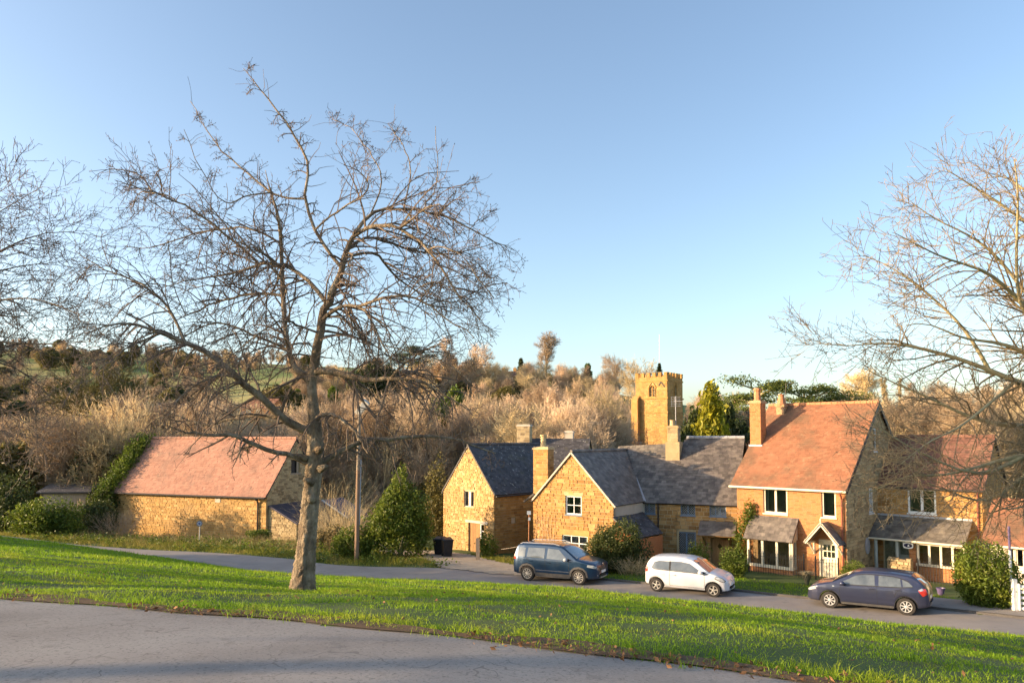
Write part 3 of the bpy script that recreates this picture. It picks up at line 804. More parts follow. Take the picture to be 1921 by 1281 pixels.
# door and gabled hood
dm = MB(); dm.pbox(fp, dr[0]+.07, dr[1]-.07, dr[2], dr[3]-.07, -.14, -.08)
door = dm.build('door', M['cream'], rh.root)
df = MB(); df.pbox(fp, dr[0], dr[0]+.07, dr[2], dr[3], -.14, .01); df.pbox(fp, dr[1]-.07, dr[1], dr[2], dr[3], -.14, .01); df.pbox(fp, dr[0]+.07, dr[1]-.07, dr[3]-.07, dr[3], -.14, .01)
df.build('door_frame', M['cream'], door)
dw = dr[1]-dr[0]-.14
for i in range(3):
    for j in range(2):
        g = MB(); u = dr[0]+.07+.1+i*(dw-.2)/3; v = dr[3]-.85+j*.33
        g.pbox(fp, u+.02, u+(dw-.2)/3-.02, v, v+.28, -.08, -.074); g.build('pane', M['glass'], door)
pn = MB()
for i in range(2): pn.pbox(fp, dr[0]+.17+i*dw*.42, dr[0]+.17+i*dw*.42+dw*.34, dr[2]+.2, dr[3]-1.05, -.08, -.068)
pn.build('door_panel', M['cream'], door)
kn = MB(); kn.lathe(fp.pt(dr[0]+.14, dr[3]-1.0, -.08), fp.n, [(.02,0),(.03,.03),(.025,.06),(0,.065)], 8); kn.build('handle', M['blackmetal'], door)
hu = (dr[0]+dr[1])/2; hz1 = fp.pix(1546, 983, .8)[1]; hz0 = fp.pix(1520, 1018, .8)[1]; hw = .82
hood = MB()
for sg in (-1, 1):
    hood.bar(rh.pt(hu, -.86, hz1), rh.pt(hu+sg*hw, -.86, hz0), .05, .14)
    hood.bar(rh.pt(hu+sg*(hw-.12), -.02, hz0-.62), rh.pt(hu+sg*(hw-.12), -.02, hz0), .08)
    hood.bar(rh.pt(hu+sg*(hw-.12), -.05, hz0-.55), rh.pt(hu+sg*(hw-.12), -.66, hz0-.02), .07)
    hood.bar(rh.pt(hu+sg*(hw-.12), -.0, hz0-.01), rh.pt(hu+sg*(hw-.12), -.84, hz0-.01), .08)
hd_o = hood.build('door_hood', M['cream'], rh.root)
for sg in (-1, 1):
    e0 = rh.pt(hu+sg*(hw+.05), 0, hz0); e1 = rh.pt(hu+sg*(hw+.05), -.9, hz0); rp = rh.pt(hu, 0, hz1+.05)
    hp = slope_plane(e0, e1, rp); L = np.linalg.norm(rp-e0)
    mb = MB(); mb.prism([hp.pt(0,0), hp.pt(.9,0), hp.pt(.9,L), hp.pt(0,L)], -hp.n, .04); ho = mb.build('hood_roof', M['slate'], hd_o)
    R = slates([(0,0),(.9,0),(.9,L),(0,L)], .22, .16, .05, .015)
    lay_pieces(hd_o, hp, R, 'slate', M['slate'], 0, 'slate', 'slate_courses')
fi = MB(); fi.lathe(rh.pt(hu, -.88, hz1), ZUP, [(.03,0),(.03,.15),(.05,.2),(0,.3)], 6); fi.build('finial', M['cream'], hd_o)
lamp = MB(); lp = fp.pt(dr[1]+.35, dr[3]-.2, 0); lamp.lathe(lp+fp.n*.12, ZUP, [(.02,-.12),(.07,-.08),(.08,.1),(.03,.18),(0,.2)], 6); lamp.bar(lp, lp+fp.n*.12+ZUP*.15, .02); lamp.build('wall_lamp', M['blackmetal'], rh.root)
RHW = W

# ================= stone house on the right with long porch roof
E0 = R0 + uy*along(R0, uy, 1641)
We = along(E0, ux, 1838)
ee = zat(E0, 909); hde = 2.3; er = zat(E0+uy*hde, 821)
eh = House('stone_house', E0, ux, uy, We, 2*hde, -7.4, ee, er, 'golden stone house with dark red roof and long slate porch')
ep = eh.front
ew = rect(ep, 1703, 917, 1756, 963)
pz = ep.pix(1730, 967)[1]
ed = (.25, 1.9, -7.1, zat(ep.pt(1, 0), 1011))
eb = (ep.pix(1722, 1030)[0], We-.3, -6.3, zat(ep.pt(3, 0), 1013))
stone_wall(eh.root, ep, [(0, -7.4), (We, -7.4), (We, ee), (0, ee)], [ew, ed], 'stone', 'mortar', (.16,.26), (.3,.6), n_ind=200)
stone_wall(eh.root, eh.right, eh.gable_poly(), [], 'stone', 'mortar', (.16,.26), (.3,.6), n_ind=0)
window(eh.root, ep, ew, 2, 1, M['white'], .09, .12, .03)
pl, poly = eh.slope(True, .15, 0, .12); er_o = roof(eh.root, pl, poly, M['tile_dark'], .2, .155, .05, .022, 0, 'tile', deckmat=M['darkpipe'])
pl, poly = eh.slope(False, .15, 0, .12); roof(eh.root, pl, poly, M['tile_dark'], .2, .155, .05, .022, 0, 'tile', deckmat=M['darkpipe'])
ridge_tiles(er_o, eh.pt(.3, hde, er+.07), eh.pt(We+.12, hde, er+.07), .1, M['tile_dark'], .32)
gutter(eh.root, eh.pt(0, -.2, ee-.1), eh.pt(We+.1, -.2, ee-.1), .05, M['darkpipe'])
dp = MB(); dp.tube([eh.pt(We-.2, -.08, ee-.1), eh.pt(We-.2, -.08, -7)], .045, 8); dp.build('downpipe', M['redpipe'], eh.root)
pd = 1.45; pzt = zat(E0, 964); pze = zat(E0-uy*pd, 1006)
pr1 = along(E0, ux, 1818)
e0 = eh.pt(.02, -pd, pze); e1 = eh.pt(pr1, -pd, pze); rp = eh.pt(.02, 0, pzt)
ppl = slope_plane(e0, e1, rp); L = np.linalg.norm(rp-e0)
roof(eh.root, ppl, [(0,0),(pr1-.02,0),(pr1-.02,L),(0,L)], M['slate_brown'], .3, .2, .06, .02, 160, name='porch_roof', deckmat=M['wood_grey'])
lf = MB(); lf.bar(eh.pt(.02, -.03, pzt+.02), eh.pt(pr1, -.03, pzt+.02), .06, .1); lf.build('flashing', M['lead'], eh.root)
gutter(eh.root, eh.pt(.05, -pd-.05, pze-.05), eh.pt(pr1, -pd-.05, pze-.05), .05, M['cream'])
# bay under the porch
bq = ep.off(pd-.25); u0 = bq.pix(1722, 1035)[0]; u1 = pr1-.1; s0 = zat(bq.pt(u0, 0), 1058); s1 = pze-.1
mb = MB(); mb.pbox(bq, u0, u1, -7.3, s0, -1.1, -.08); mb.pbox(bq, u0+.02, u1-.02, s0, s1-.02, -.75, -.70); eb_o = mb.build('bay_window', M['brick_mortar'], eh.root)
lay_pieces(eb_o, bq.off(-.08), courses([(u0,-7.3),(u1,-7.3),(u1,s0),(u0,s0)], (), (.072,.078), (.2,.24), .011, (.004,.009)), 'stone', M['brick'], 0, 'brick', 'brickwork')
fr = MB(); us = np.linspace(u0, u1, 5)
for u in us: fr.pbox(bq, u-.05, u+.05, s0, s1, -.1, 0)
fr.pbox(bq, u0-.1, u1+.1, s0-.06, s0+.05, -.12, .03); fr.pbox(bq, u0-.07, u1+.07, s1-.1, s1+.02, -.12, .01)
fr.build('bay_frame', M['cream'], eb_o)
for i in range(4):
    g = MB(); g.pbox(bq, us[i]+.05, us[i+1]-.05, s0+.05, s1-.1, -.07, -.055); g.build('pane', M['glass'], eb_o)
pier = MB(); pier.pbox(bq, u0-.42, u0-.12, -7.3, s1, -.3, -.06); po = pier.build('pier', M['brick_mortar'], eh.root)
lay_pieces(po, bq.off(-.06), courses([(u0-.42,-7.3),(u0-.12,-7.3),(u0-.12,s1),(u0-.42,s1)], (), (.072,.078), (.2,.24), .011, (.004,.009)), 'stone', M['brick'], 0, 'brick', 'brickwork')
dmb = MB(); dmb.pbox(ep, .95, 1.85, -7.1, ed[3], -.15, -.1); do = dmb.build('door', M['greypaint'], eh.root)
g = MB(); g.pbox(ep, 1.05, 1.75, -6.0, ed[3]-.15, -.1, -.09); g.build('pane', M['glass'], do)
g = MB(); g.pbox(ep, .3, .9, -6.8, ed[3]-.05, -.15, -.12); g.build('side_light', M['glass'], do)
po = MB(); po.bar(eh.pt(.35, -pd+.1, -7.3), eh.pt(.35, -pd+.1, pze), .12); po.bar(eh.pt(1.35, -pd+.1, -7.3), eh.pt(1.35, -pd+.1, pze), .1)
po.build('porch_post', M['greypaint'], eh.root)

# oval name board hanging under the porch, and the round plaque on the gable
sgp = ep.off(pd-.1)
r = rect(sgp, 1694, 1012, 1713, 1028)
sg = thing('hanging_sign', sgp.pt((r[0]+r[1])/2, r[2]), 'white framed hanging sign with dark blue oval under the slate porch', 'sign')
mb = MB(); t = .035
mb.pbox(sgp, r[0], r[0]+t, r[2]+.12, r[3], -.02, .02); mb.pbox(sgp, r[1]-t, r[1], r[2]+.12, r[3], -.02, .02); mb.pbox(sgp, r[0]+t, r[1]-t, r[3]-t, r[3], -.02, .02)
mb.build('frame', M['white'], sg)
mb = MB(); cu, cv = (r[0]+r[1])/2, r[2]+.14; an = np.linspace(0, 2*math.pi, 28, endpoint=False)
mb.prism([sgp.pt(cu+(r[1]-r[0])*.5*math.copysign(abs(math.cos(a))**.6, math.cos(a)), cv+.15*math.copysign(abs(math.sin(a))**.6, math.sin(a)), -.015) for a in an], sgp.n, .03); mb.build('board', M['white'], sg)
M['navy'] = mat('navy_enamel', [(.012,.014,.06)], 3, .4, 0)
mb = MB(); mb.prism([sgp.pt(cu+(r[1]-r[0])*.42*math.cos(a), cv+.1*math.sin(a), .015) for a in an], sgp.n, .006); mb.build('oval', M['navy'], sg)
mb = MB(); mb.prism([sgp.pt(cu+.02+x, cv+y, .021) for x, y in ((-.05,-.05),(.05,-.05),(.03,.0),(.015,.05),(-.015,.05),(-.03,0))], sgp.n, .004); mb.build('emblem', M['white'], sg)
c = sp.pix(1626, 1023); pq = sp.pt(*c)
mb = MB(); mb.prism([sp.pt(c[0]+.3*math.cos(a), c[1]+.42*math.sin(a), .03) for a in an], sp.n, .03)
mb.build('plaque', M['lead'], None, label='pale oval plaque on the side wall of the brick house', cat='plaque', at=pq)

# ================= low tiled building at the far right
F0 = P(1848, 1090, 33.5); 
fh = House('outbuilding', F0, ux, uy, 7.0, 4.6, -7.3, zat(F0, 1013), zat(F0+uy*2.3, 935), 'low building with red tiled roof and timber front at right edge', 'building')
fpl = fh.front
ops = [rect(fpl, 1891, 1018, 1903, 1062), rect(fpl, 1906, 1020, 1921, 1064)]
ops = [(a, b, c, d-.02) for a, b, c, d in ops]
fw = wall(fh.root, 'wall', fpl, [(0,-7.3),(7,-7.3),(7,fh.eave),(0,fh.eave)], ops, M['cream'])
for o_ in ops: window(fh.root, fpl, o_, 1, 1, M['cream'], .05, .05, .03, sill=False)
wall(fh.root, 'wall', fh.left, fh.gable_poly(), (), M['render'])
wall(fh.root, 'wall', fh.right, fh.gable_poly(), (), M['render'])
pl, poly = fh.slope(True, .25, .1, .1); fro = roof(fh.root, pl, poly, M['tile_red'], .2, .13, .05, .018, 0, 'tile', deckmat=M['darkpipe'])
pl, poly = fh.slope(False, .25, .1, .1); roof(fh.root, pl, poly, M['tile_red'], .2, .13, .05, .018, 0, 'tile', deckmat=M['darkpipe'])
gutter(fh.root, fh.pt(-.1, -.3, fh.eave-.18), fh.pt(7.1, -.3, fh.eave-.18), .05)
for k, x in enumerate((.9, 1.9, 2.9)):
    mb = MB(); mb.pbox(fpl, x-.08, x+.08, -7.2, fh.eave-.1, .0, .06); mb.build('timber_post', M['wood_grey'], fh.root)
# ================= long slate-roofed cottage between the gabled cottage and the brick house
VB = P(1206, 937.4, 43.0)                     # foot of the valley, shared by the two roofs
CR = P(1380, 1045, 41.0); 
uc = nrm(V3(CR[0]-VB[0], CR[1]-VB[1], 0)); vc = V3(-uc[1], uc[0], 0)
CO = V3(VB[0], VB[1], 0) + vc*.15
Wc = along(CO, uc, 1381)
ce = (zat(CO, 937.4) + zat(CO+uc*Wc, 945.5))/2
chd = 4.2
cr = zat(CO+vc*chd+uc*Wc*.7, 823)
lc = House('long_cottage', CO-uc*1.5, uc, vc, Wc+1.5, 2*chd, -7.5, ce, cr, 'long stone cottage with leaded windows and weathered slate roof', hd=chd)
cp = lc.front
ops = [rect(cp, 1206, 941, 1229, 963), rect(cp, 1277, 942, 1304, 966), rect(cp, 1331, 944, 1362, 968)]
bd = rect(cp, 1270, 997, 1306, 1060); wd = rect(cp, 1334, 1010, 1366, 1062)
bd = (bd[0], bd[1], -7.1, bd[3]); wd = (wd[0], wd[1], -7.2, wd[3])
cw = stone_wall(lc.root, cp, [(0,-7.5),(Wc+1.5,-7.5),(Wc+1.5,ce),(0,ce)], ops+[bd, wd], 'stone_brown', 'mortar', (.16,.25), (.26,.5), gap=.03, n_ind=300)
for o_ in ops: window(lc.root, cp, o_, 2 if o_ is not ops[2] else 3, 1, M['bluepaint'], .05, .05, .04, lattice=3, sill=True)
window(lc.root, cp, bd, 2, 1, M['bluepaint'], .09, .08, .05, sill=False, lattice=4, name='leaded_door')
ch_cut = None
# roof slope: traced outline laid into the slope plane
tn = (cr-ce)/chd
e0 = lc.pt(0, -.2, ce-.2*tn+.06); e1 = lc.pt(Wc+1.5, -.2, ce-.2*tn+.06); rp = lc.pt(0, chd, cr+.06)
rpl = slope_plane(e0, e1, rp)
def rp_(x, y): return rpl.pix(x, y)
Lr = np.linalg.norm(rp-e0); Wt = Wc+1.5
a1 = rp_(1205, 938); a2 = rp_(1176, 839); a3 = rp_(1243, 862); a4 = rp_(1262, 858); a5 = rp_(1288, 823)
a2 = (a2[0], min(a2[1], Lr)); a5 = (a5[0], Lr)
poly = [(a1[0], 0.0), (Wt, 0.0), (Wt, Lr), a5, a4, a3, a2]
ro = roof(lc.root, rpl, poly, M['slate'], .30, .21, .07, .018, 300, deckmat=M['darkpipe'], jitter=.3)
# rear slope
e0b = lc.pt(0, 2*chd+.2, ce-.2*tn+.06); e1b = lc.pt(Wt, 2*chd+.2, ce-.2*tn+.06)
rb = slope_plane(e0b, e1b, lc.pt(0, chd, cr+.06))
roof(lc.root, rb, [(a5[0], 0), (Wt, 0), (Wt, Lr), (a5[0], Lr)], M['slate'], .3, .21, .07, .018, 0, deckmat=M['darkpipe'])
rx0 = a5[0]
ridge_tiles(ro, lc.pt(rx0, chd, cr+.09), lc.pt(Wt, chd, cr+.09), .1, M['lead'], .45)
wall(lc.root, 'wall', Plane(lc.O+uc*rx0, vc, ZUP, -uc), [(0,-7.5),(2*chd,-7.5),(2*chd,ce),(chd,cr),(0,ce)], (), M['stone_grey'])
# lower rear range seen over the valley
rr0 = P(1177, 836, 48.5); rr1 = P(1262, 832, 47.0)
rpu = nrm(rr1-rr0); rz = rr0[2]
mb = MB(); dn = V3(-rpu[1]*-1, rpu[0]*-1, 0); dn = nrm(V3(rpu[1], -rpu[0], 0))
pr_ = slope_plane(rr0+dn*2.6-ZUP*2.2-rpu*.5, rr1+dn*2.6-ZUP*2.2+rpu*1.5, rr0-rpu*.5)
LL = np.linalg.norm(rr1-rr0)+2.0
roof(lc.root, pr_, [(0,0),(LL,0),(LL,3.4),(0,3.4)], M['slate_brown'], .3, .21, .07, .018, 0, name='rear_roof', deckmat=M['darkpipe'])
pr2 = slope_plane(rr0-dn*2.6-ZUP*2.2-rpu*.5, rr1-dn*2.6-ZUP*2.2+rpu*1.5, rr0-rpu*.5)
roof(lc.root, pr2, [(0,0),(LL,0),(LL,3.4),(0,3.4)], M['slate_brown'], .3, .21, .07, .018, 0, name='rear_roof', deckmat=M['darkpipe'])
mbr = MB(); mbr.obox((rr0+rr1)/2+rpu*.5-ZUP*5.2, rpu*(LL/2-.05), dn*2.5, ZUP*2.9); mbr.build('wall', M['stone_grey'], lc.root)
# stone stack with aerial
cb = rpl.pt(*rp_(1256, 861)); cc = cb + vc*.45 + uc*.2
st = chimney(lc.root, cc, uc, vc, .62, .8, cb[2]-1.2, zat(cc, 803), M['stone_grey'], mort='mortar_dark', piece='stone', bs=((.13,.2),(.2,.45)))
mb = MB(); mb.obox(V3(cc[0],cc[1],(cb[2]-.2+zat(cc, 835))/2), uc*.42, vc*.55, ZUP*(zat(cc,835)-cb[2]+.6)/2); mb.build('stack_base', M['stone_grey'], st)
pot = MB(); pot.lathe((cc[0]-.1, cc[1], zat(cc, 800)), ZUP, [(.15,0),(.13,.35),(.16,.4),(.12,.4)], 10); pot.build('chimney_pot', M['yellowpot'], st)
ae = MB(); a0 = P(1268, 806, cc[1]); a1 = P(1267, 743, cc[1]); ae.tube([a0, a1], .022, 5)
for k in range(5):
    z = a1 + ZUP*(-.05-.14*k); ae.bar(z-uc*.28-vc*.1, z+uc*.3+vc*.1, .016)
ae.bar(a1-ZUP*.3-uc*.1, a1-ZUP*.33+uc*.75, .02)
for k in range(4): ae.bar(a1-uc*(.25-.15*k)-ZUP*.02+vc*.1, a1-uc*(.25-.15*k)-ZUP*.6+vc*.1, .012)
ae.build('aerial', M['lead'], st)
# porch roof over the plank door
pt_, pb_ = zat(CO+uc*Wc*.8, 977), zat(CO+uc*Wc*.8-vc*1.0, 1005)
u0, u1 = cp.pix(1311, 990, .5)[0], Wt-.05
e0 = lc.pt(u0, -1.0, pb_); e1 = lc.pt(u1, -1.0, pb_); rp2 = lc.pt(u0, 0, pt_)
ppl = slope_plane(e0, e1, rp2); L = np.linalg.norm(rp2-e0)
roof(lc.root, ppl, [(0,0),(u1-u0,0),(u1-u0,L),(0,L)], M['slate'], .32, .22, .06, .022, 40, name='porch_roof', deckmat=M['wood'])
mb = MB()
for u in (u0+.25, wd[1]+.15):
    mb.bar(lc.pt(u, -.02, pb_-.75), lc.pt(u, -.02, pb_+.2), .1); mb.bar(lc.pt(u, -.03, pb_-.6), lc.pt(u, -.85, pb_+.0), .09)
mb.build('porch_bracket', M['wood'], lc.root)
dm = None
n = 6; dwid = (wd[1]-wd[0])/n
mb = MB(); mb.pbox(cp, wd[0], wd[1], wd[2], wd[3], -.15, -.12); door = mb.build('plank_door', M['wood'], lc.root)
for k in range(n):
    mb = MB(); mb.pbox(cp, wd[0]+k*dwid+.006, wd[0]+(k+1)*dwid-.006, wd[2], wd[3]-.02, -.12, -.095); mb.build('plank', M['wood'], door)
mb = MB(); um, vm = (wd[0]+wd[1])/2, wd[3]-.42; mb.prism([cp.pt(um+x, vm+y, -.094) for x, y in ((.13,0),(0,.17),(-.13,0),(0,-.17))], cp.n, .012); mb.build('pane', M['glass'], door)
mb = MB(); mb.tube([lc.pt(cp.pix(1235, 960)[0], -.07, ce-.05), lc.pt(cp.pix(1235, 960)[0], -.07, -7.2)], .04, 8); mb.build('downpipe', M['darkpipe'], lc.root)
gutter(lc.root, lc.pt(a1[0], -.27, ce-.2*tn+.01), lc.pt(Wt, -.27, ce-.2*tn+.01), .05, M['darkpipe'])

# ================= gabled cottage (its gable faces the lane, ridge running back)
B1 = P(1151.5, 946, 40.1)
ub = nrm(V3(VB[0]-B1[0], VB[1]-B1[1], 0))      # runs back along the right eave
gb = V3(-ub[1], ub[0], 0)                      # gable direction, to the left
Wb = along(B1, gb, 1000)
be = zat(B1, 946); bA = B1 + gb*Wb/2; br = zat(bA, 849)
BO = V3(B1[0], B1[1], 0) + gb*Wb
bh = House('gabled_cottage', BO, -gb, ub, Wb, 7.5, -7.4, be, br, 'golden stone cottage with sunlit gable end and dark slate roof')
gp = bh.front
gpoly = [(0,-7.4),(Wb,-7.4),(Wb,be),(Wb/2,br),(0,be)]
bw1 = rect(gp, 1061, 930, 1091, 965); bw2 = rect(gp, 1055, 1004, 1102, 1034)
stone_wall(bh.root, gp, gpoly, [bw1, bw2], 'stone', 'mortar', (.11,.21), (.2,.5), n_ind=300)
window(bh.root, gp, bw1, 2, 2, M['white'], .07, .04, .05, sillmat=M['bluepaint'])
window(bh.root, gp, bw2, 3, 2, M['white'], .06, .05, .05, sill=False)
mb = MB(); mb.pbox(gp, bw2[0]-.15, bw2[1]+.15, bw2[3]+.002, bw2[3]+.32, -.05, .04); mb.build('lintel', M['stone'], bh.root)
mb = MB(); mb.pbox(gp, bw1[0]-.1, bw1[1]+.1, bw1[3]+.002, bw1[3]+.2, -.05, .036); mb.build('lintel', M['stone_grey'], bh.root)
wall(bh.root, 'wall', bh.right, [(0,-7.4),(7.5,-7.4),(7.5,be),(0,be)], (), M['render'])
wall(bh.root, 'wall', bh.left, [(0,-7.4),(7.5,-7.4),(7.5,be),(0,be)], (), M['stone_grey'])
Lrid = along(bA, ub, 1178)
hs = Wb/2; tnb = (br-be)/hs
for side in (1, -1):
    x0 = Wb+.12 if side == 1 else -.12
    e0 = bh.pt(x0, -.08, be-.12*tnb+.05); e1 = bh.pt(x0, 7.5, be-.12*tnb+.05); rp3 = bh.pt(Wb/2, -.08, br+.05)
    q = slope_plane(e0, e1, rp3); L = np.linalg.norm(rp3-e0)
    if side == 1:
        vfoot = q.pix(1206, 937)[0]; vtop = Lrid+.1
        poly = [(0,0),(vfoot+.1,0),(vtop,L),(0,L)]
        rv = roof(bh.root, q, poly, M['slate'], .3, .21, .07, .018, 300, deckmat=M['darkpipe'], jitter=.3)
        vl = MB(); vl.bar(q.pt(vfoot+.05, 0, .03), q.pt(vtop, L, .03), .22, .03, up=q.n); vl.build('valley_lead', M['lead'], bh.root)
    else:
        roof(bh.root, q, [(0,0),(7.5,0),(7.5,L),(0,L)], M['slate'], .3, .21, .07, .018, 0, deckmat=M['darkpipe'])
ridge_tiles(rv, bh.pt(Wb/2, -.08, br+.08), bh.pt(Wb/2, Lrid, br+.08), .09, M['slate'], .4)
vg = MB()
for x0, x1 in ((Wb+.14, Wb/2), (-.0, Wb/2)):
    z0 = be-.14*tnb if x0 > 1 else be
    vg.bar(bh.pt(x0, -.1, z0+.0), bh.pt(x1, -.1, br+.0), .06, .09, up=ZUP)
vg.build('verge', M['render'], bh.root)
# stack at the left corner of the gable
kz = zat(BO, 843); kc = V3(*(BO[:2]), 0) + (-gb)*.5 + ub*.32
kst = chimney(bh.root, kc, -gb, ub, 1.0, .62, -4.6, kz, M['stone'], mort='mortar', piece='stone', bs=((.12,.2),(.2,.45)))
kp = MB(); kb_ = (kc[0], kc[1], kz+.15)
kp.lathe(kb_, ZUP, [(.2,0),(.2,.05),(.15,.08),(.17,.2),(.13,.24),(.17,.36),(.13,.4),(.17,.52),(.13,.56),(.2,.64),(.2,.7),(.1,.7)], 12); kp.build('chimney_pot', M['yellowpot'], kst)
mb = MB(); mb.bar(bh.pt(.15, -.12, be+.35), bh.pt(-.55, -.12, be-.12), .1, .1); mb.build('rafter_end', M['darkpipe'], bh.root)
# lean-to between the two, with steep slate roof
l0 = P(1152, 972, 39.9); l1 = P(1205, 960, 42.9); l2 = P(1242, 1000, 41.2); l3 = P(1194, 1010, 38.7)
q = slope_plane(l3, l2, l0); 
poly = [q.pix(1194,1010), q.pix(1243,999), q.pix(1206,960), q.pix(1151,972)]
roof(bh.root, q, poly, M['slate_lichen'], .28, .2, .06, .022, 60, name='lean_to_roof', deckmat=M['darkpipe'])
mb = MB()
pa, pb2 = q.pt(*poly[0]), q.pt(*poly[1])
for a, b in ((pa, pb2),):
    mb.prism([V3(a[0],a[1],-7.4), V3(b[0],b[1],-7.4), b-ZUP*.12, a-ZUP*.12], nrm(np.cross(b-a, ZUP))*-1, .12)
pc = q.pt(*poly[3]); mb.prism([V3(pa[0],pa[1],-7.4), V3(pc[0],pc[1],-7.4), pc-ZUP*.12, pa-ZUP*.12], nrm(np.cross(pc-pa, ZUP)), .12)
mb.build('lean_to_wall', M['brick'], bh.root)

# ================= small cottage with lit gable
A1 = P(927, 1030, 45.0); va = nrm(V3(.69,.72,0)); ga = V3(-va[1], va[0], 0)
Wa = along(A1, ga, 833); ae_ = zat(A1, 925); aA = A1+ga*Wa/2; ar = zat(aA, 836)
AO = V3(A1[0], A1[1], 0)+ga*Wa
ah = House('small_cottage', AO, -ga, va, Wa, 6.5, -7.5, ae_, ar, 'small stone cottage with lichened roof beside the gravel drive')
gp = ah.front
aw = rect(gp, 871, 921, 889, 950); ad = rect(gp, 879, 981, 908, 1030); ad = (ad[0], ad[1], -7.3, ad[3])
stone_wall(ah.root, gp, [(0,-7.5),(Wa,-7.5),(Wa,ae_),(Wa/2,ar),(0,ae_)], [aw, ad], 'stone_pale', 'mortar', (.10,.18), (.16,.4), n_ind=200)
window(ah.root, gp, aw, 2, 1, M['cream'], .03, .2, .06, sill=False)
mb = MB(); mb.pbox(gp, ad[0]-.25, ad[1]+.35, ad[3]+.002, ad[3]+.16, -.05, .06); mb.build('lintel', M['render'], ah.root)
mb = MB(); mb.pbox(gp, ad[0], ad[1]-.42, ad[2], ad[3], -.15, -.12); d_ = mb.build('plank_door', M['wood'], ah.root)
for k in range(5):
    w_ = (ad[1]-.42-ad[0])/5; mb = MB(); mb.pbox(gp, ad[0]+k*w_+.006, ad[0]+(k+1)*w_-.006, ad[2], ad[3]-.02, -.12, -.09); mb.build('plank', M['wood'], d_)
window(ah.root, gp, (ad[1]-.38, ad[1], ad[3]-.9, ad[3]), 1, 2, M['white'], .06, .04, .06, sill=False)
rp4 = ah.right
bwin = rect(rp4, 959, 971, 967, 981)
stone_wall(ah.root, rp4, [(0,-7.5),(6.5,-7.5),(6.5,ae_),(0,ae_)], [bwin], 'stone', 'mortar_dark', (.12,.2), (.2,.5), n_ind=100)
mb = MB(); mb.pbox(rp4, bwin[0], bwin[1], bwin[2], bwin[3], -.1, -.06); mb.build('hatch', M['render'], ah.root)
wall(ah.root, 'wall', ah.left, [(0,-7.5),(6.5,-7.5),(6.5,ae_),(0,ae_)], (), M['stone_grey'])
tna = (ar-ae_)/(Wa/2)
for side in (1, -1):
    x0 = Wa+.12 if side == 1 else -.12
    e0 = ah.pt(x0, -.06, ae_-.12*tna+.05); e1 = ah.pt(x0, 6.5, ae_-.12*tna+.05); r3 = ah.pt(Wa/2, -.06, ar+.05)
    q = slope_plane(e0, e1, r3); L = np.linalg.norm(r3-e0)
    o_ = roof(ah.root, q, [(0,0),(6.5,0),(6.5,L),(0,L)], M['slate_lichen'], .26, .18, .06, .018, 200 if side == 1 else 0, deckmat=M['darkpipe'], jitter=.3)
    if side == 1: ridge_tiles(o_, ah.pt(Wa/2, -.06, ar+.08), ah.pt(Wa/2, 6.5, ar+.08), .09, M['slate_lichen'], .4)
    gutter(ah.root, ah.pt(x0+.05*side, 0, ae_-.16*tna), ah.pt(x0+.05*side, 6.5, ae_-.16*tna), .05, M['darkpipe'])
# range behind it with a pale chimney
D0 = P(985, 1000, 52.0); D1r = P(1090, 1000, 51.0)
ud = nrm(V3(D1r[0]-D0[0], D1r[1]-D0[1], 0)+V3(0,-.0,0)); vd = V3(-ud[1], ud[0], 0)
D0 = V3(D0[0], D0[1], 0)-ud*1.0; Wd = along(D0, ud, 1092)
dh = House('rear_range', D0, ud, vd, Wd, 6.0, -8.0, zat(D0, 905), zat(D0+vd*3, 824), 'dark slate roofed range with pale chimney behind the small cottage', 'building')
for pl_, po_ in ((dh.front, [(0,-8),(Wd,-8),(Wd,dh.eave),(0,dh.eave)]), (dh.left, dh.gable_poly()), (dh.right, dh.gable_poly())): wall(dh.root, 'wall', pl_, po_, (), M['stone_grey'])
for f_ in (True, False):
    pl_, po_ = dh.slope(f_, .2, .1, .1); roof(dh.root, pl_, po_, M['slate_lichen'], .28, .2, .07, .022, 0, deckmat=M['darkpipe'], jitter=.3)
c_ = P(984, 828, dh.pt(1, 2.6, 0)[1]); kk = chimney(dh.root, c_, ud, vd, .95, .75, c_[2]-1.2, zat(c_, 800), M['stone_grey'], mort='render', piece='stone', bs=((.14,.22),(.25,.5)))
c2_ = P(1068, 822, dh.pt(4, 3.4, 0)[1]); k2 = chimney(dh.root, c2_, ud, vd, .6, .5, c2_[2]-1., zat(c2_, 812), M['stone_grey'], courses_=False, mort='render')
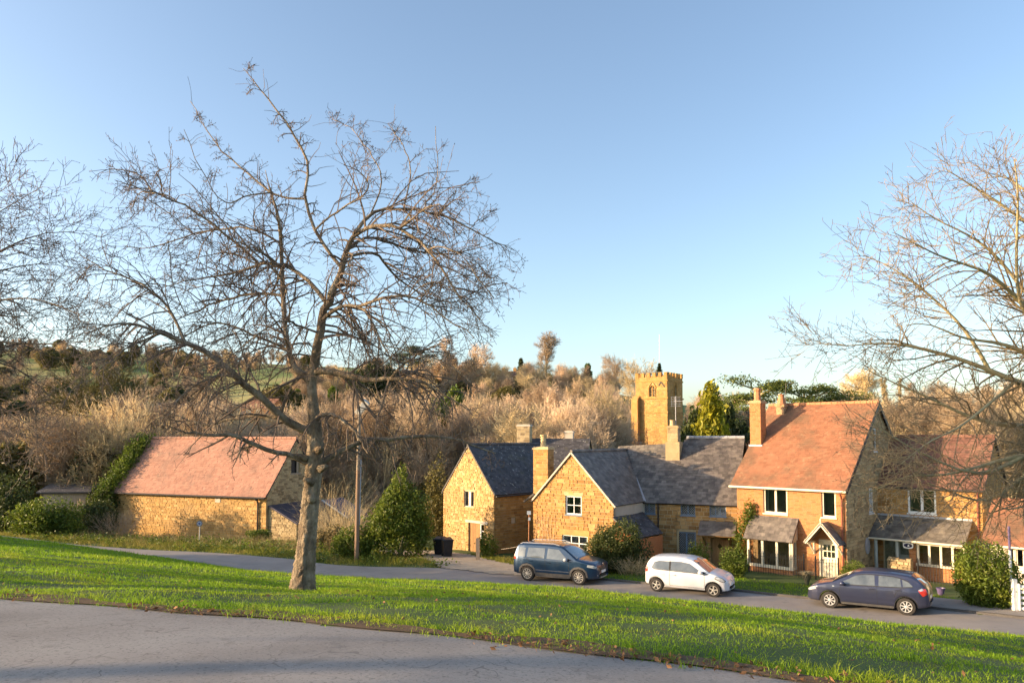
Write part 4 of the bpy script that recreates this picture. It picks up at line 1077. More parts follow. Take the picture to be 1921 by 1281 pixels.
# coppery red roof glimpsed further back
def simple_house(name, label, px0, px1, py_e, py_r, py_b, Y, roofm, wallm, depth=6, ang=0, wins=(), chim=()):
    a = P(px0, py_b, Y); u = V3(math.cos(ang), math.sin(ang), 0); v = V3(-u[1], u[0], 0)
    w = along(a, u, px1)
    h = House(name, a, u, v, w, depth, a[2]-3, zat(a, py_e), zat(a+v*depth/2, py_r), label)
    wl = [rect(h.front, *q) for q in wins]
    wall(h.root, 'wall', h.front, [(0, h.base),(w, h.base),(w, h.eave),(0, h.eave)], wl, wallm)
    for p in (h.left, h.right): wall(h.root, 'wall', p, h.gable_poly(), (), wallm)
    for q in wl: window(h.root, h.front, q, 1, 1, M['white'], (q[1]-q[0])*.18, .05, .02, sill=False)
    for f_ in (True, False):
        pl_, po_ = h.slope(f_, .3, .2, .2); mb = MB(); mb.prism([pl_.pt(*t) for t in po_], -pl_.n, .12); mb.build('roof', roofm, h.root)
    for cx, cyt, cw in chim:
        c = P(cx, cyt, h.pt(0, depth/2, 0)[1]); mb = MB()
        mb.obox(V3(c[0], c[1], (c[2]+h.ridge-.5)/2), u*cw/2, v*cw/2, ZUP*(c[2]-h.ridge+.5)/2)
        mb.obox(V3(c[0], c[1], c[2]+.05), u*(cw/2+.06), v*(cw/2+.06), ZUP*.05)
        mb.lathe((c[0], c[1], c[2]+.1), ZUP, [(.14,0),(.12,.4),(.15,.45)], 8)
        mb.build('chimney', wallm, h.root)
    return h
simple_house('hilltop_house', 'small stone house with dark roof on the wooded hilltop', 931, 974, 706, 697, 716, 235, M['tile_dark'], M['stone'], 8, -.15, [(938,707,943,714),(956,708,962,715)], [(945,691,1.0),(966,691,1.0)])
simple_house('valley_house', 'low stone house with dark slate roof at the foot of the green field', 285, 350, 772, 756, 782, 190, M['slate'], M['stone_grey'], 9, .1, [(343,762,351,771)], [(322,752,1.1)])
simple_house('gabled_farmhouse', 'pale gabled farmhouse left of the tall bare poplar', 330, 356, 775, 762, 785, 150, M['tile_dark'], M['render'], 7, .9, [], [(352,757,.8)])
simple_house('brick_villa', 'brick villa with red roof seen behind the cherry trunk', 450, 505, 765, 748, 785, 140, M['tile_red'], M['brick'], 8, -.1, [(462,768,470,780),(480,768,488,780)], [])
simple_house('slate_bungalow', 'dark blue slate roof among the scrub right of the lamp post', 768, 830, 802, 776, 815, 95, M['slate'], M['stone_grey'], 7, .15)
simple_house('orange_roofed_house', 'orange tiled roof low among bare shrubs left of the church', 998, 1046, 822, 796, 835, 85, M['tile_red'], M['brick'], 7, .5)
simple_house('shed', 'long low shed with pale ridge behind the left hedge', 75, 172, 922, 908, 940, 62, M['slate_lichen'], M['wood_grey'], 4, .12)

# ================= barn
N0 = P(499, 1003, 56.0); un = nrm(V3(.935,-.355,0)); vn = V3(-un[1], un[0], 0)
Wn = along(N0, -un, 216); NO = V3(N0[0], N0[1], 0)-un*Wn
ne = zat(N0, 926); nhd = along(N0, vn, 556); nr = zat(N0+vn*nhd, 823)
nh = House('barn', NO, un, vn, Wn, 2*nhd, -8.0, ne, nr, 'long golden stone barn with pinkish red tiled roof', 'barn')
stone_wall(nh.root, nh.front, [(0,-8),(Wn,-8),(Wn,ne),(0,ne)], [], 'stone_barn', 'mortar', (.12,.2), (.22,.5), gap=.02, n_ind=300)
gw = rect(nh.right, 546, 862, 562, 887)
stone_wall(nh.root, nh.right, nh.gable_poly(), [gw], 'stone_grey', 'mortar_dark', (.12,.2), (.22,.5), n_ind=0)
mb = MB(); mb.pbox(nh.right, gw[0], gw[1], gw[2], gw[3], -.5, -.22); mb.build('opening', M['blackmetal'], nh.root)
mb = MB(); mb.pbox(nh.right, gw[1]-.25, gw[1], gw[2], gw[3], -.15, -.08); mb.pbox(nh.right, gw[0]-.08, gw[1]+.08, gw[2]-.12, gw[2]-.002, -.1, .05); mb.build('window_frame', M['wood_grey'], nh.root)
pl_, po_ = nh.slope(True, .3, .1, .1)
bo = roof(nh.root, pl_, po_, M['tile_barn'], .28, .22, .06, .03, 0, 'tile', deckmat=M['darkpipe'])
ridge_tiles(bo, nh.pt(-.1, nhd, nr+.06), nh.pt(Wn+.1, nhd, nr+.06), .13, M['tile_barn'], .46)
pl_, po_ = nh.slope(False, .3, .1, .1); roof(nh.root, pl_, po_, M['tile_barn'], .28, .22, .06, .03, 0, 'tile', deckmat=M['darkpipe'])
gutter(nh.root, nh.pt(-.1, -.36, ne-.3), nh.pt(Wn+.1, -.36, ne-.3), .07, M['darkpipe'])
pu = nh.front.pix(485, 960)[0]
mb = MB(); mb.tube([nh.pt(pu, -.3, ne-.3), nh.pt(pu, -.1, ne-.7), nh.pt(pu, -.1, -7.5)], .06, 8); mb.lathe(nh.pt(pu, -.3, ne-.5), ZUP, [(.08,0),(.16,.2)], 8); mb.build('downpipe', M['darkpipe'], nh.root)
mb = MB(); q0 = rect(nh.front, 404, 934, 414, 942); mb.pbox(nh.front, *q0, 0, .045); mb.build('patch_stone', M['render'], nh.root)
# lean-to against the barn's gable, two roof sheets
t0 = nh.pt(Wn+.05, .15, zat(N0, 949)); t1 = nh.pt(Wn+.05, 2*nhd-.3, zat(N0+vn*(2*nhd), 938))
t1[2] = t0[2]
b0 = P(556, 983, (N0+un*3.1)[1]); ln = along(N0, un, 557)
b0 = nh.pt(Wn+ln, .15, zat(nh.pt(Wn+ln, .15, 0), 982))
b1 = b0 + vn*(2*nhd-.45)
sp_ = slope_plane(b0, b1, t0); Ls = np.linalg.norm(t0-b0); Lw = 2*nhd-.45
mb = MB(); nseg = 60
for k in range(nseg):
    u = Lw*k/nseg
    mb.tube([sp_.pt(u+.03, -.1, .02), sp_.pt(u+.03, Ls, .02)], .045, 5)
pr_o = mb.build('lean_to_roof', M['corrugated'], nh.root, kind='stuff')
mb = MB(); mb.prism([sp_.pt(-.05,-.08,-.01), sp_.pt(Lw,-.08,-.01), sp_.pt(Lw,Ls,-.01), sp_.pt(-.05,Ls,-.01)], -sp_.n, .03); mb.build('lean_to_deck', M['corrugated'], nh.root)
fpoly = [(Wn+.04,-8),(Wn+ln,-8),(Wn+ln,b0[2]-.1),(Wn+.04,t0[2]-.1)]
stone_wall(nh.root, nh.front.off(-.2), fpoly, [], 'stone_grey', 'mortar_dark', (.12,.2), (.2,.5), name='lean_to_wall')
s2 = P(604, 938, N0[1]+3.6); s3 = P(652, 971, N0[1]+2.6)
mb = MB(); mb.tube([s2, s3], .07, 6); mb.build('white_gutter', M['white'], nh.root)
k0 = s2+vn*.1; k1 = s3+vn*.1; k2_ = k1+vn*3.2+ZUP*.35; k3 = k0+vn*3.2+ZUP*.1
q = slope_plane(k1, k1+vn*1.0, k0)
mb = MB(); La = np.linalg.norm(k0-k1)
for k in range(26): mb.tube([q.pt(.1+k*.11, 0, .01), q.pt(.1+k*.11, La, .01)], .035, 5)
mb.build('blue_roof_sheet', M['bluesheet'], nh.root, kind='stuff')
mb = MB(); mb.prism([q.pt(0,0,-.01), q.pt(3,0,-.01), q.pt(3,La,-.01), q.pt(0,La,-.01)], -q.n, .03); mb.build('blue_roof_deck', M['bluesheet'], nh.root)
mb = MB(); 
for a, b in ((b0+vn*3.0, b0+vn*6.5), (k1, k1+vn*2.8)): mb.bar(a-ZUP*.2, b-ZUP*.2, .1, .15)
for k in range(3): mb.bar(b0+vn*(3+1.7*k)-ZUP*.2, V3(*(b0+vn*(3+1.7*k))[:2], -8), .14)
mb.build('shed_frame', M['wood_grey'], nh.root)

# ================= church tower
T0 = P(1253, 830, 105); ut = nrm(V3(.80,-.60,0)); vt = V3(-ut[1], ut[0], 0)
Wt_ = along(T0, -ut, 1193); Dt = along(T0, vt, 1281)
TO = V3(T0[0], T0[1], 0)-ut*Wt_
tz = zat(T0, 706); tb = -10.0
tw = House('church_tower', TO, ut, vt, Wt_, Dt, tb, tz, tz, 'square golden stone church tower with battlements and flagpole', 'church')
M['tower_mortar'] = mat('tower_joint', [(.44,.30,.14),(.54,.4,.22)], 2, .95, .2)
bz0, bz1 = zat(T0, 745), zat(T0, 722); bel = rect(tw.front, 1218, 722, 1229, 744); belr = rect(tw.right, 1264, 721, 1269, 743)
for pl_, ww, op in ((tw.front, Wt_, [bel]), (tw.right, Dt, [belr]), (tw.left, Dt, []), (tw.back, Wt_, [])):
    stone_wall(tw.root, pl_, [(0,tb),(ww,tb),(ww,tz),(0,tz)], op, 'tower_stone', 'tower_mortar', (.22,.34), (.4,.8), .02, (.012,.03))
mb = MB(); mb.obox(tw.pt(Wt_/2, Dt/2, tz-.4), ut*(Wt_/2-.3), vt*(Dt/2-.3), ZUP*.05); mb.build('tower_roof', M['lead'], tw.root)
mer_t = zat(T0, 699)
for pl_, ww in ((tw.front, Wt_), (tw.right, Dt), (tw.left, Dt), (tw.back, Wt_)):
    n = 6 if ww > 4 else 5
    for k in range(n):
        st_ = ww/(n-.42); mb = MB(); mb.pbox(pl_, k*st_+(.04 if k else .0)+.01, k*st_+st_*.58-.01, tz, mer_t, -.3, .08)
        mb.pbox(pl_, k*st_, k*st_+st_*.6, mer_t, mer_t+.1, -.36, .12); mb.build('merlon', M['tower_stone'], tw.root)
for py, t_ in ((713, .1), (746, .14), (773, .1)):
    z = zat(T0, py); mb = MB()
    mb.obox(tw.pt(Wt_/2, Dt/2, z), ut*(Wt_/2+t_), vt*(Dt/2+t_), ZUP*.09); mb.build('string_course', M['tower_stone'], tw.root)
bz = zat(T0, 748)
for x0, x1, pl_ in ((-.35, .65, tw.front),):
    mb = MB(); mb.pbox(pl_, x0, x1, tb, bz, 0.02, .75); mb.prism([pl_.pt(x0, bz, .02), pl_.pt(x0, bz, .75), pl_.pt(x0, bz+.6, .02)], ut, x1-x0); b_ = mb.build('buttress', M['tower_stone'], tw.root)
def belfry(pl_, r):
    a, b, c, d = r; m = (a+b)/2; mb = MB()
    mb.pbox(pl_, a, b, c, d, -.5, -.3); f = mb.build('belfry_window', M['blackmetal'], tw.root)
    for k in range(7):
        mb = MB(); z = c+.1+(d-c-.1)*k/7; mb.pbox(pl_, a, b, z, z+.1, -.3, -.12); mb.build('louvre', M['stone_grey'], f)
    mb = MB(); mb.pbox(pl_, m-.05, m+.05, c, d, -.2, -.03)
    for sg in (-1, 1):                         # pointed head: two curved ribs
        an = np.linspace(0, 1, 7); pts = [pl_.pt(m+sg*(b-m+.12)*(1-t**1.6), d-.5+.95*t, .02) for t in an]
        mb.tube(pts, .1, 5)
        mb.bar(pl_.pt(m+sg*(b-m+.06), c, .02), pl_.pt(m+sg*(b-m+.06), d-.45, .02), .12)
    # spandrels fill the square corners of the opening
    mb.pbox(pl_, a-.1, b+.1, c-.14, c, -.1, .06)
    mb.build('tracery', M['tower_stone'], f)
    for sg in (-1, 1):
        mb = MB(); mb.prism([pl_.pt(m+sg*(b-m), d-.55, -.05), pl_.pt(m+sg*(b-m), d, -.05), pl_.pt(m, d, -.05), pl_.pt(m+sg*(b-m)*.55, d-.22, -.05)], pl_.n, .06); mb.build('spandrel', M['tower_stone'], f)
belfry(tw.front, bel); belfry(tw.right, belr)
mb = MB(); c0 = tw.front.pix(1240, 716); 
for du, dv in ((.55,-.75), (-.35,-.55)): mb.bar(tw.front.pt(c0[0], c0[1], .06), tw.front.pt(c0[0]+du, c0[1]+dv, .06), .12, .05, up=tw.front.n)
mb.build('iron_tie', M['blackmetal'], tw.root)
fpz = P(1237, 700, 107.5)
fpole = thing('flagpole', fpz-ZUP*.6, 'thin white flagpole rising from the church tower', 'flagpole')
mb = MB(); mb.tube([fpz-ZUP*.6, P(1237, 629, 107.5)], [.045,.03], 6); mb.build('pole', M['white'], fpole)
mb = MB(); mb.lathe(P(1237, 629, 107.5), ZUP, [(.04,0),(.07,.05),(.04,.1),(0,.11)], 8); mb.build('finial', M['white'], fpole)
# ---------------------------------------------------------------- trees and shrubs
def tubes_batch(Pb, Rb, sides):
    N, k, _ = Pb.shape
    t = np.gradient(Pb, axis=1); t /= (np.linalg.norm(t, axis=2, keepdims=True)+1e-9)
    ref = np.where(np.abs(t[:, :1, 2:3]) < .85, np.array([.31,.17,.93]), np.array([.9,.4,.1]))
    x = np.cross(t, np.broadcast_to(ref, t.shape)); x /= (np.linalg.norm(x, axis=2, keepdims=True)+1e-9)
    y = np.cross(t, x); a = np.arange(sides)*(2*math.pi/sides)
    V = Pb[:, :, None] + (np.cos(a)[None, None, :, None]*x[:, :, None] + np.sin(a)[None, None, :, None]*y[:, :, None])*Rb[:, :, None, None]
    i = np.arange(sides); j = (i+1) % sides
    base = np.stack([i, j, j+sides, i+sides], 1)
    f = base[None, None] + (np.arange(k-1)*sides)[None, :, None, None] + (np.arange(N)*k*sides)[:, None, None, None]
    return V.reshape(-1, 3), f.reshape(-1, 4)
def sprout(Pp, Rp, count, t_rng, length, ang, k, trop=(0, 0, 0), wander=.25, rs=.6, rend=.25, rmin=.002, rng=RNG, rmax=9., taper=.6, out=None, ls=None):
    """children for every parent polyline; count: int or per-parent array"""
    N, kp, _ = Pp.shape
    cnt = np.full(N, count) if np.isscalar(count) else np.asarray(count)
    idx = np.repeat(np.arange(N), cnt); n = len(idx)
    if n == 0: return np.zeros((0, k, 3)), np.zeros((0, k))
    t = rng.uniform(t_rng[0], t_rng[1], n); f = t*(kp-1); i0 = np.clip(f.astype(int), 0, kp-2); w = (f-i0)[:, None]
    p = Pp[idx, i0]*(1-w) + Pp[idx, i0+1]*w
    tan = Pp[idx, i0+1]-Pp[idx, i0]; tan /= (np.linalg.norm(tan, axis=1, keepdims=True)+1e-9)
    r = Rp[idx, i0]*(1-w[:, 0]) + Rp[idx, i0+1]*w[:, 0]
    q = rng.normal(size=(n, 3)); q -= tan*(q*tan).sum(1, keepdims=True); q /= np.linalg.norm(q, axis=1, keepdims=True)
    if out is not None:
        c = p-np.asarray(out); c -= tan*(c*tan).sum(1, keepdims=True); q = q + .6*c/(np.linalg.norm(c, axis=1, keepdims=True)+1e-6); q /= np.linalg.norm(q, axis=1, keepdims=True)
    a = np.radians(rng.uniform(ang[0], ang[1], n))[:, None]
    d = tan*np.cos(a) + q*np.sin(a)
    L = rng.uniform(length[0], length[1], n)*(1-taper*t)
    if ls is not None: L = L*np.asarray(ls)[idx]
    out_p = np.empty((n, k, 3)); out_p[:, 0] = p; tr = np.asarray(trop, float)
    for s in range(1, k):
        d = d + rng.normal(size=(n, 3))*wander*(1.6/math.sqrt(k)) + tr/(k-1)
        d /= np.linalg.norm(d, axis=1, keepdims=True)
        out_p[:, s] = out_p[:, s-1] + d*(L/(k-1))[:, None]
    r0 = np.clip(r*rs, rmin, rmax); R = r0[:, None]*np.linspace(1, rend, k)[None]
    return out_p, np.maximum(R, rmin*.7)
def stack(parts):
    """parts: list of (P,R,sides) -> one MB"""
    mb = MB()
    for Pb, Rb, sd in parts:
        if len(Pb): V, f = tubes_batch(Pb, Rb, sd); mb.add(V, f)
    return mb
def limb(pts, radii, k):
    p = resample(pts, k); d = np.r_[0, np.cumsum(np.linalg.norm(np.diff(np.array(pts), axis=0), axis=1))]
    t = np.linspace(0, d[-1], k); r = np.interp(t, np.linspace(0, d[-1], len(radii)), radii)
    # soften the corners
    for _ in range(2): p[1:-1] = .25*p[:-2]+.5*p[1:-1]+.25*p[2:]
    return p, r
def buds(Ps, size, rng=RNG, frac=1.0):
    """little spindle buds at twig tips"""
    tip = Ps[:, -1]; d = Ps[:, -1]-Ps[:, -2]; d /= (np.linalg.norm(d, axis=1, keepdims=True)+1e-9)
    keep = rng.random(len(tip)) < frac; tip, d = tip[keep], d[keep]; n = len(tip)
    s = size*rng.uniform(.7, 1.4, n)[:, None]
    Pb = np.stack([tip-d*s*.3, tip+d*s*.5, tip+d*s*1.6], 1); Rb = np.stack([s[:, 0]*.25, s[:, 0]*.5, s[:, 0]*.06], 1)
    return Pb, Rb

def snap(limbs, trunk):
    """draw every limb's root onto the nearest wood laid before it, easing the shift out along the limb"""
    wood = [resample(trunk, 80)]; out = []
    for p, r in limbs:
        W_ = np.concatenate(wood); d = np.linalg.norm(W_-p[0], axis=1); j = d.argmin()
        if d[j] < 1.6:
            k = len(p); p = p + (W_[j]-p[0])[None]*((1-np.arange(k)/(k-1))**1.6)[:, None]
        out.append((p, r)); wood.append(resample(p, 60))
    return out
# ================= the cherry tree on the bank
CB = P(567, 1112, 12.5); TB = 12.5
def pxl(lst, d0=0., d1=0.):
    n = len(lst); return [P(x, y, TB + d0+(d1-d0)*(i/(n-1))**1.1) for i, (x, y) in enumerate(lst)]
cherry = thing('cherry_tree', CB, 'large bare cherry tree standing on the grass bank', 'tree')
trunk_px = [(567,1118),(570,1085),(573,1050),(578,1000),(582,950),(586,905),(590,870),(592,835),(589,790),(586,745),(584,708)]
tp = np.array(pxl(trunk_px)); tr_ = [q*.66 for q in [.33,.255,.225,.215,.22,.21,.215,.19,.15,.12,.105]]
k_t = 150; tpt = resample(tp, k_t); dd = np.linspace(0, 1, k_t); trr = np.interp(dd, np.linspace(0, 1, len(tr_)), tr_)
# uneven, fluted trunk
sides = 40; an = np.arange(sides)*2*math.pi/sides
fl = 1 + .10*np.cos(3*an[None]+1.2+dd[:, None]*3) * np.exp(-dd[:, None]*5) + .05*np.cos(5*an[None]+dd[:, None]*7) + .05*np.sin(2*an[None]+9*dd[:, None]) + .045*RNG.normal(size=(k_t, sides)) + .05*np.sin(11*an[None]+6*np.sin(dd[:, None]*23))*np.sin(dd[:, None]*61+an[None]*3)
fl += -.22*np.exp(-((an[None]-5.35+dd[:, None]*1.2)/.22)**2)*np.exp(-((dd[:, None]-.12)/.16)**2)
Vt = tpt[:, None] + (np.cos(an)[None, :, None]*V3(1,0,0) + np.sin(an)[None, :, None]*V3(0,1,0))*(trr[:, None]*fl)[..., None]
i = np.arange(sides); j = (i+1) % sides; base_f = np.stack([i, j, j+sides, i+sides], 1)
ft = (base_f[None]+(np.arange(k_t-1)*sides)[:, None, None]).reshape(-1, 4)
mbt = MB(); mbt.add(Vt.reshape(-1, 3), ft)
def spl(lst, radii, d0, d1): return limb(pxl(lst, d0, d1), radii, 16)
LIMBS = [
 spl([(584,712),(566,700),(548,689),(541,660),(535,624),(530,579),(527,507),(532,462),(524,400),(505,360),(498,320)], [.10,.065,.05,.045,.036,.022,.006], 0, .5),
 spl([(584,712),(592,690),(590,662),(599,624),(608,579),(617,558),(632,530),(645,485),(663,444)], [.10,.085,.075,.065,.055,.045], 0, -.4),
 spl([(592,812),(560,803),(528,793),(513,766),(489,740),(465,722),(436,698),(401,667),(351,639),(306,634),(283,612),(242,600),(201,600),(165,625)], [.085,.075,.065,.06,.045,.03,.018,.008], 0, -1.8),
 spl([(585,878),(566,866),(542,852),(513,845),(480,842),(459,823),(430,814),(400,817),(362,810),(323,810),(313,798)], [.06,.045,.04,.035,.02,.012], -.1, -1.2),
 spl([(528,793),(489,784),(430,789),(400,799),(350,790),(310,770)], [.04,.03,.02,.01], -.2, 1.2),
 spl([(590,700),(605,692),(655,707),(685,716),(711,713),(735,704),(771,716),(800,711),(823,733),(846,749),(880,770)], [.075,.065,.055,.04,.03,.018,.01], 0, -1.2),
 spl([(735,704),(748,688),(770,672),(800,655),(838,640)], [.03,.02,.008], -.5, -1.6),
 spl([(598,876),(609,867),(637,849),(673,829),(714,820),(756,824),(800,815),(846,820),(880,831),(930,850)], [.06,.05,.042,.03,.02,.01], 0, .9),
 spl([(596,790),(608,777),(628,778),(652,793),(670,817),(690,850)], [.045,.035,.025,.012], 0, -1.0),
 spl([(608,600),(614,592),(634,576),(658,572),(679,575),(694,588),(706,618),(720,645),(735,690)], [.045,.035,.028,.018,.008], -.2, -1.5),
 spl([(679,575),(700,568),(714,561),(750,550),(790,560),(830,590),(890,634)], [.028,.024,.016,.007], -.7, -1.8),
 spl([(612,570),(605,564),(593,538),(572,520),(559,508),(528,496),(482,493),(451,508),(414,521),(365,521),(300,540)], [.045,.036,.03,.022,.012,.006], -.2, .9),
 spl([(482,493),(464,471),(432,449),(392,412),(355,390),(319,372),(278,358),(215,338)], [.028,.022,.014,.006], .3, -.6),
 spl([(521,560),(482,553),(446,557),(401,569),(350,590),(300,620)], [.03,.024,.016,.006], .2, 1.6),
 spl([(351,639),(337,603),(319,571),(292,544),(250,520),(190,505),(140,470)], [.025,.02,.013,.005], -1.2, -1.0),
 spl([(306,634),(247,652),(206,677),(160,720)], [.02,.012,.005], -1.5, -2.4),
 spl([(640,500),(612,470),(600,453),(591,426),(573,408),(560,372),(568,345),(573,331),(591,308),(568,281),(541,240),(518,200),(496,177),(469,145),(457,129)], [.035,.03,.026,.02,.014,.006], -.3, .2),
 spl([(591,426),(620,400),(660,380),(700,350),(680,325),(645,310)], [.02,.014,.006], -.3, -1.2),
 spl([(560,372),(514,372),(480,340),(440,310),(400,270),(372,215),(357,190)], [.022,.016,.006], 0, .7),
 spl([(514,372),(470,372),(420,390),(380,330),(345,243)], [.016,.012,.005], .1, -.8),
 spl([(663,444),(683,428),(704,421),(754,426),(799,462),(830,500),(860,560),(900,600)], [.04,.032,.022,.008], -.4, -1.6),
 spl([(663,444),(672,410),(700,392),(760,390),(820,400),(880,430),(967,471)], [.035,.026,.016,.005], -.4, .3),
 spl([(754,426),(790,400),(824,345),(822,300),(817,237)], [.018,.012,.005], -.8, -.5),
 spl([(760,390),(777,313),(750,260),(727,232)], [.015,.01,.004], -.3, .6),
 spl([(655,470),(680,440),(720,450),(770,470),(850,480),(930,455)], [.03,.02,.006], -.4, 1.4),
 spl([(645,485),(690,470),(720,480),(735,520),(800,560),(880,570)], [.03,.02,.006], -.3, 1.5),
 spl([(690,400),(720,340),(700,290),(660,240),(620,220)], [.016,.01,.004], -.2, 1.2),
 spl([(820,400),(860,350),(900,340)], [.012,.008,.004], 0, .6),
 spl([(880,430),(920,390)], [.008,.006,.003], .2, .5),
 spl([(530,462),(500,440),(470,430),(420,430),(360,440),(280,470),(230,460)], [.022,.016,.005], .5, 1.4),
 spl([(541,660),(500,640),(450,620),(400,600),(330,640),(300,690)], [.025,.018,.006], .2, 1.6),
 spl([(599,624),(560,610),(540,600),(500,610),(470,640),(440,690)], [.022,.016,.006], -.1, -1.6),
]
LIMBS = snap(LIMBS, tpt)
L0P = np.stack([l[0] for l in LIMBS]); L0R = np.stack([l[1] for l in LIMBS])*.88
LSC = np.full(len(LIMBS), .85); LSC[[16,18,19,22,23,26,27,28]] = .26; LSC[0] = .7; LSC[[3,4,7,8]] = .55; CWT = np.ones(len(LIMBS)); CWT[[3,4]] = .35; CWT[[7,8]] = .6; CWT[[16,18,19,22,23,26,27,28]] = .6; CWT[[20,21,24,25]] = .7
L0P[1:, 4:-1] += np.random.default_rng(3).normal(size=(len(LIMBS)-1, 11, 3))*.012
rg = np.random.default_rng(11)
up_ = [0,1,9,10,11,12,13,20,24,25,29,30,31,2]
Lm = sprout(L0P[up_], L0R[up_], 3, (.25, .9), (1.1, 2.3), (40, 85), 16, (0,0,-.8), .24, .6, .25, .011, rg, .024, .35, out=P(575, 560, 12.5))
L0P = np.concatenate([L0P, Lm[0]]); L0R = np.concatenate([L0R, Lm[1]]); LSC = np.r_[LSC, np.full(len(Lm[0]), .5)]; CWT = np.r_[CWT, np.full(len(Lm[0]), .9)]
L0len = np.linalg.norm(np.diff(L0P, axis=1), axis=2).sum(1)
cc_ = P(575, 560, 12.5)
L1P, L1R = sprout(L0P, L0R, (L0len*9*CWT).astype(int)+2, (.10, 1.0), (.9, 2.1), (35, 85), 11, (0,0,-.95), .25, .6, .28, .0055, rg, .020, .62, out=cc_, ls=LSC)
L1s = np.clip(np.linalg.norm(np.diff(L1P, axis=1), axis=2).sum(1)/1.3, .2, 1.2)
L2P, L2R = sprout(L1P, L1R, 3, (.15, 1.0), (.3, .8), (25, 70), 6, (0,0,.25), .24, .8, .45, .0042, rg, .010, .3, ls=L1s)
L2b = sprout(L0P, L0R, (L0len*4).astype(int), (.25, 1.0), (.2, .6), (40, 90), 5, (0,0,.1), .35, .5, .4, .0042, rg, .008, .2)
L3P, L3R = sprout(L2P, L2R, 2, (.2, 1.0), (.04, .14), (30, 80), 3, (0,0,.15), .25, .9, .6, .0036, rg, .006, .2)
L3b = sprout(L1P, L1R, 3, (.2, 1.0), (.04, .14), (40, 85), 3, (0,0,.2), .2, .6, .6, .0036, rg, .006, .1)
mb = stack([(L0P, L0R, 8)]); mbt.V += [v for v in mb.V]; mbt.G += [(f+mbt.n, m) for f, m in mb.G]; mbt.n += mb.n
# knots and broken stubs on the trunk
for (x, y, a, ln, r_) in ((588,905,2.6,.18,.05),(600,880,.3,.16,.05),(575,860,2.9,.2,.045),(584,935,-.9,.08,.07),(596,845,.8,.15,.05)):
    p0 = P(x, y, TB-.12); dv = V3(math.cos(a)*.9, -.5, .35); mbt.tube([p0, p0+dv*ln*.6, p0+dv*ln], [r_*1.4, r_, r_*.7], 7)
mbt.build('trunk', M['bark'], cherry, smooth=True)
stack([(L1P[:, ::2], L1R[:, ::2], 4), (L2P, L2R, 3), (L2b[0], L2b[1], 3), (L3P, L3R, 3), (L3b[0], L3b[1], 3)]).build('crown', M['twig'], cherry)
b1 = buds(L3P, .012, rg, .25); b2 = buds(L2P, .014, rg, .6); b3 = buds(L3b[0], .012, rg, .3)
stack([(b1[0], b1[1], 3), (b2[0], b2[1], 3), (b3[0], b3[1], 3)]).build('buds', M['bud'], cherry, kind='stuff')

# ================= the two trees at the picture's edges
def edge_tree(name, label, base, trunk, tr, limbs, Y, seed, bark, twig, l1=(.7,1.8), dens=6, droop=-.15, d_spread=1.5, n2=5, n3=3, budm=None, thin=.004, away=1):
    rg = np.random.default_rng(seed); root = thing(name, base, label, 'tree')
    tpts, tra = limb(trunk, tr, 20)
    Ls = []
    for lst, rad in limbs:
        d1 = rg.uniform(-d_spread, d_spread); n = len(lst)
        pts = [P(x, y, Y+d1*(i/(n-1))) for i, (x, y) in enumerate(lst)]; rad = [q*.92 for q in rad]
        Ls.append(limb(pts, rad, 16))
    Ls = snap(Ls, tpts)
    P0 = np.stack([l[0] for l in Ls]); R0_ = np.stack([l[1] for l in Ls])
    XP, XR = sprout(tpts[None], tra[None], 34, (.42, 1.), (2.2, 4.2), (35, 75), 16, (0,0,.25), .22, .5, .12, .02, rg, .06, .25)
    kx = (XP[:, -1, 0]-XP[:, 0, 0])*away > .6
    P0 = np.concatenate([P0, XP[kx]]); R0_ = np.concatenate([R0_, XR[kx]])
    ln = np.linalg.norm(np.diff(P0, axis=1), axis=2).sum(1)
    P1, R1 = sprout(P0, R0_, (ln*dens).astype(int)+2, (.12, 1.), l1, (25, 65), 9, (0,0,droop), .2, .55, .3, .0035, rg, .02, .45)
    P2, R2 = sprout(P1, R1, n2, (.15, 1.), (.3, .8), (25, 65), 6, (0,0,.15), .25, .75, .45, thin, rg, .007, .3)
    P3, R3 = sprout(P2, R2, n3, (.2, 1.), (.06, .22), (30, 70), 3, (0,0,.2), .2, .9, .6, thin*.9, rg, .005, .2)
    mb = stack([(tpts[None], tra[None], 14), (P0, R0_, 8)]); mb.build('trunk', bark, root, smooth=True)
    stack([(P1[:, ::2], R1[:, ::2], 4), (P2[:, [0,1,3,5]], R2[:, [0,1,3,5]], 3), (P3, R3, 3)]).build('crown', twig, root)
    b = buds(P3, .012, rg, .2); stack([(b[0], b[1], 3)]).build('buds', budm or M['bud'], root, kind='stuff')
    return root
rb = V3(10.6, 12.2, gz(10.6, 12.2))
fk = P(2080, 800, 11.6)
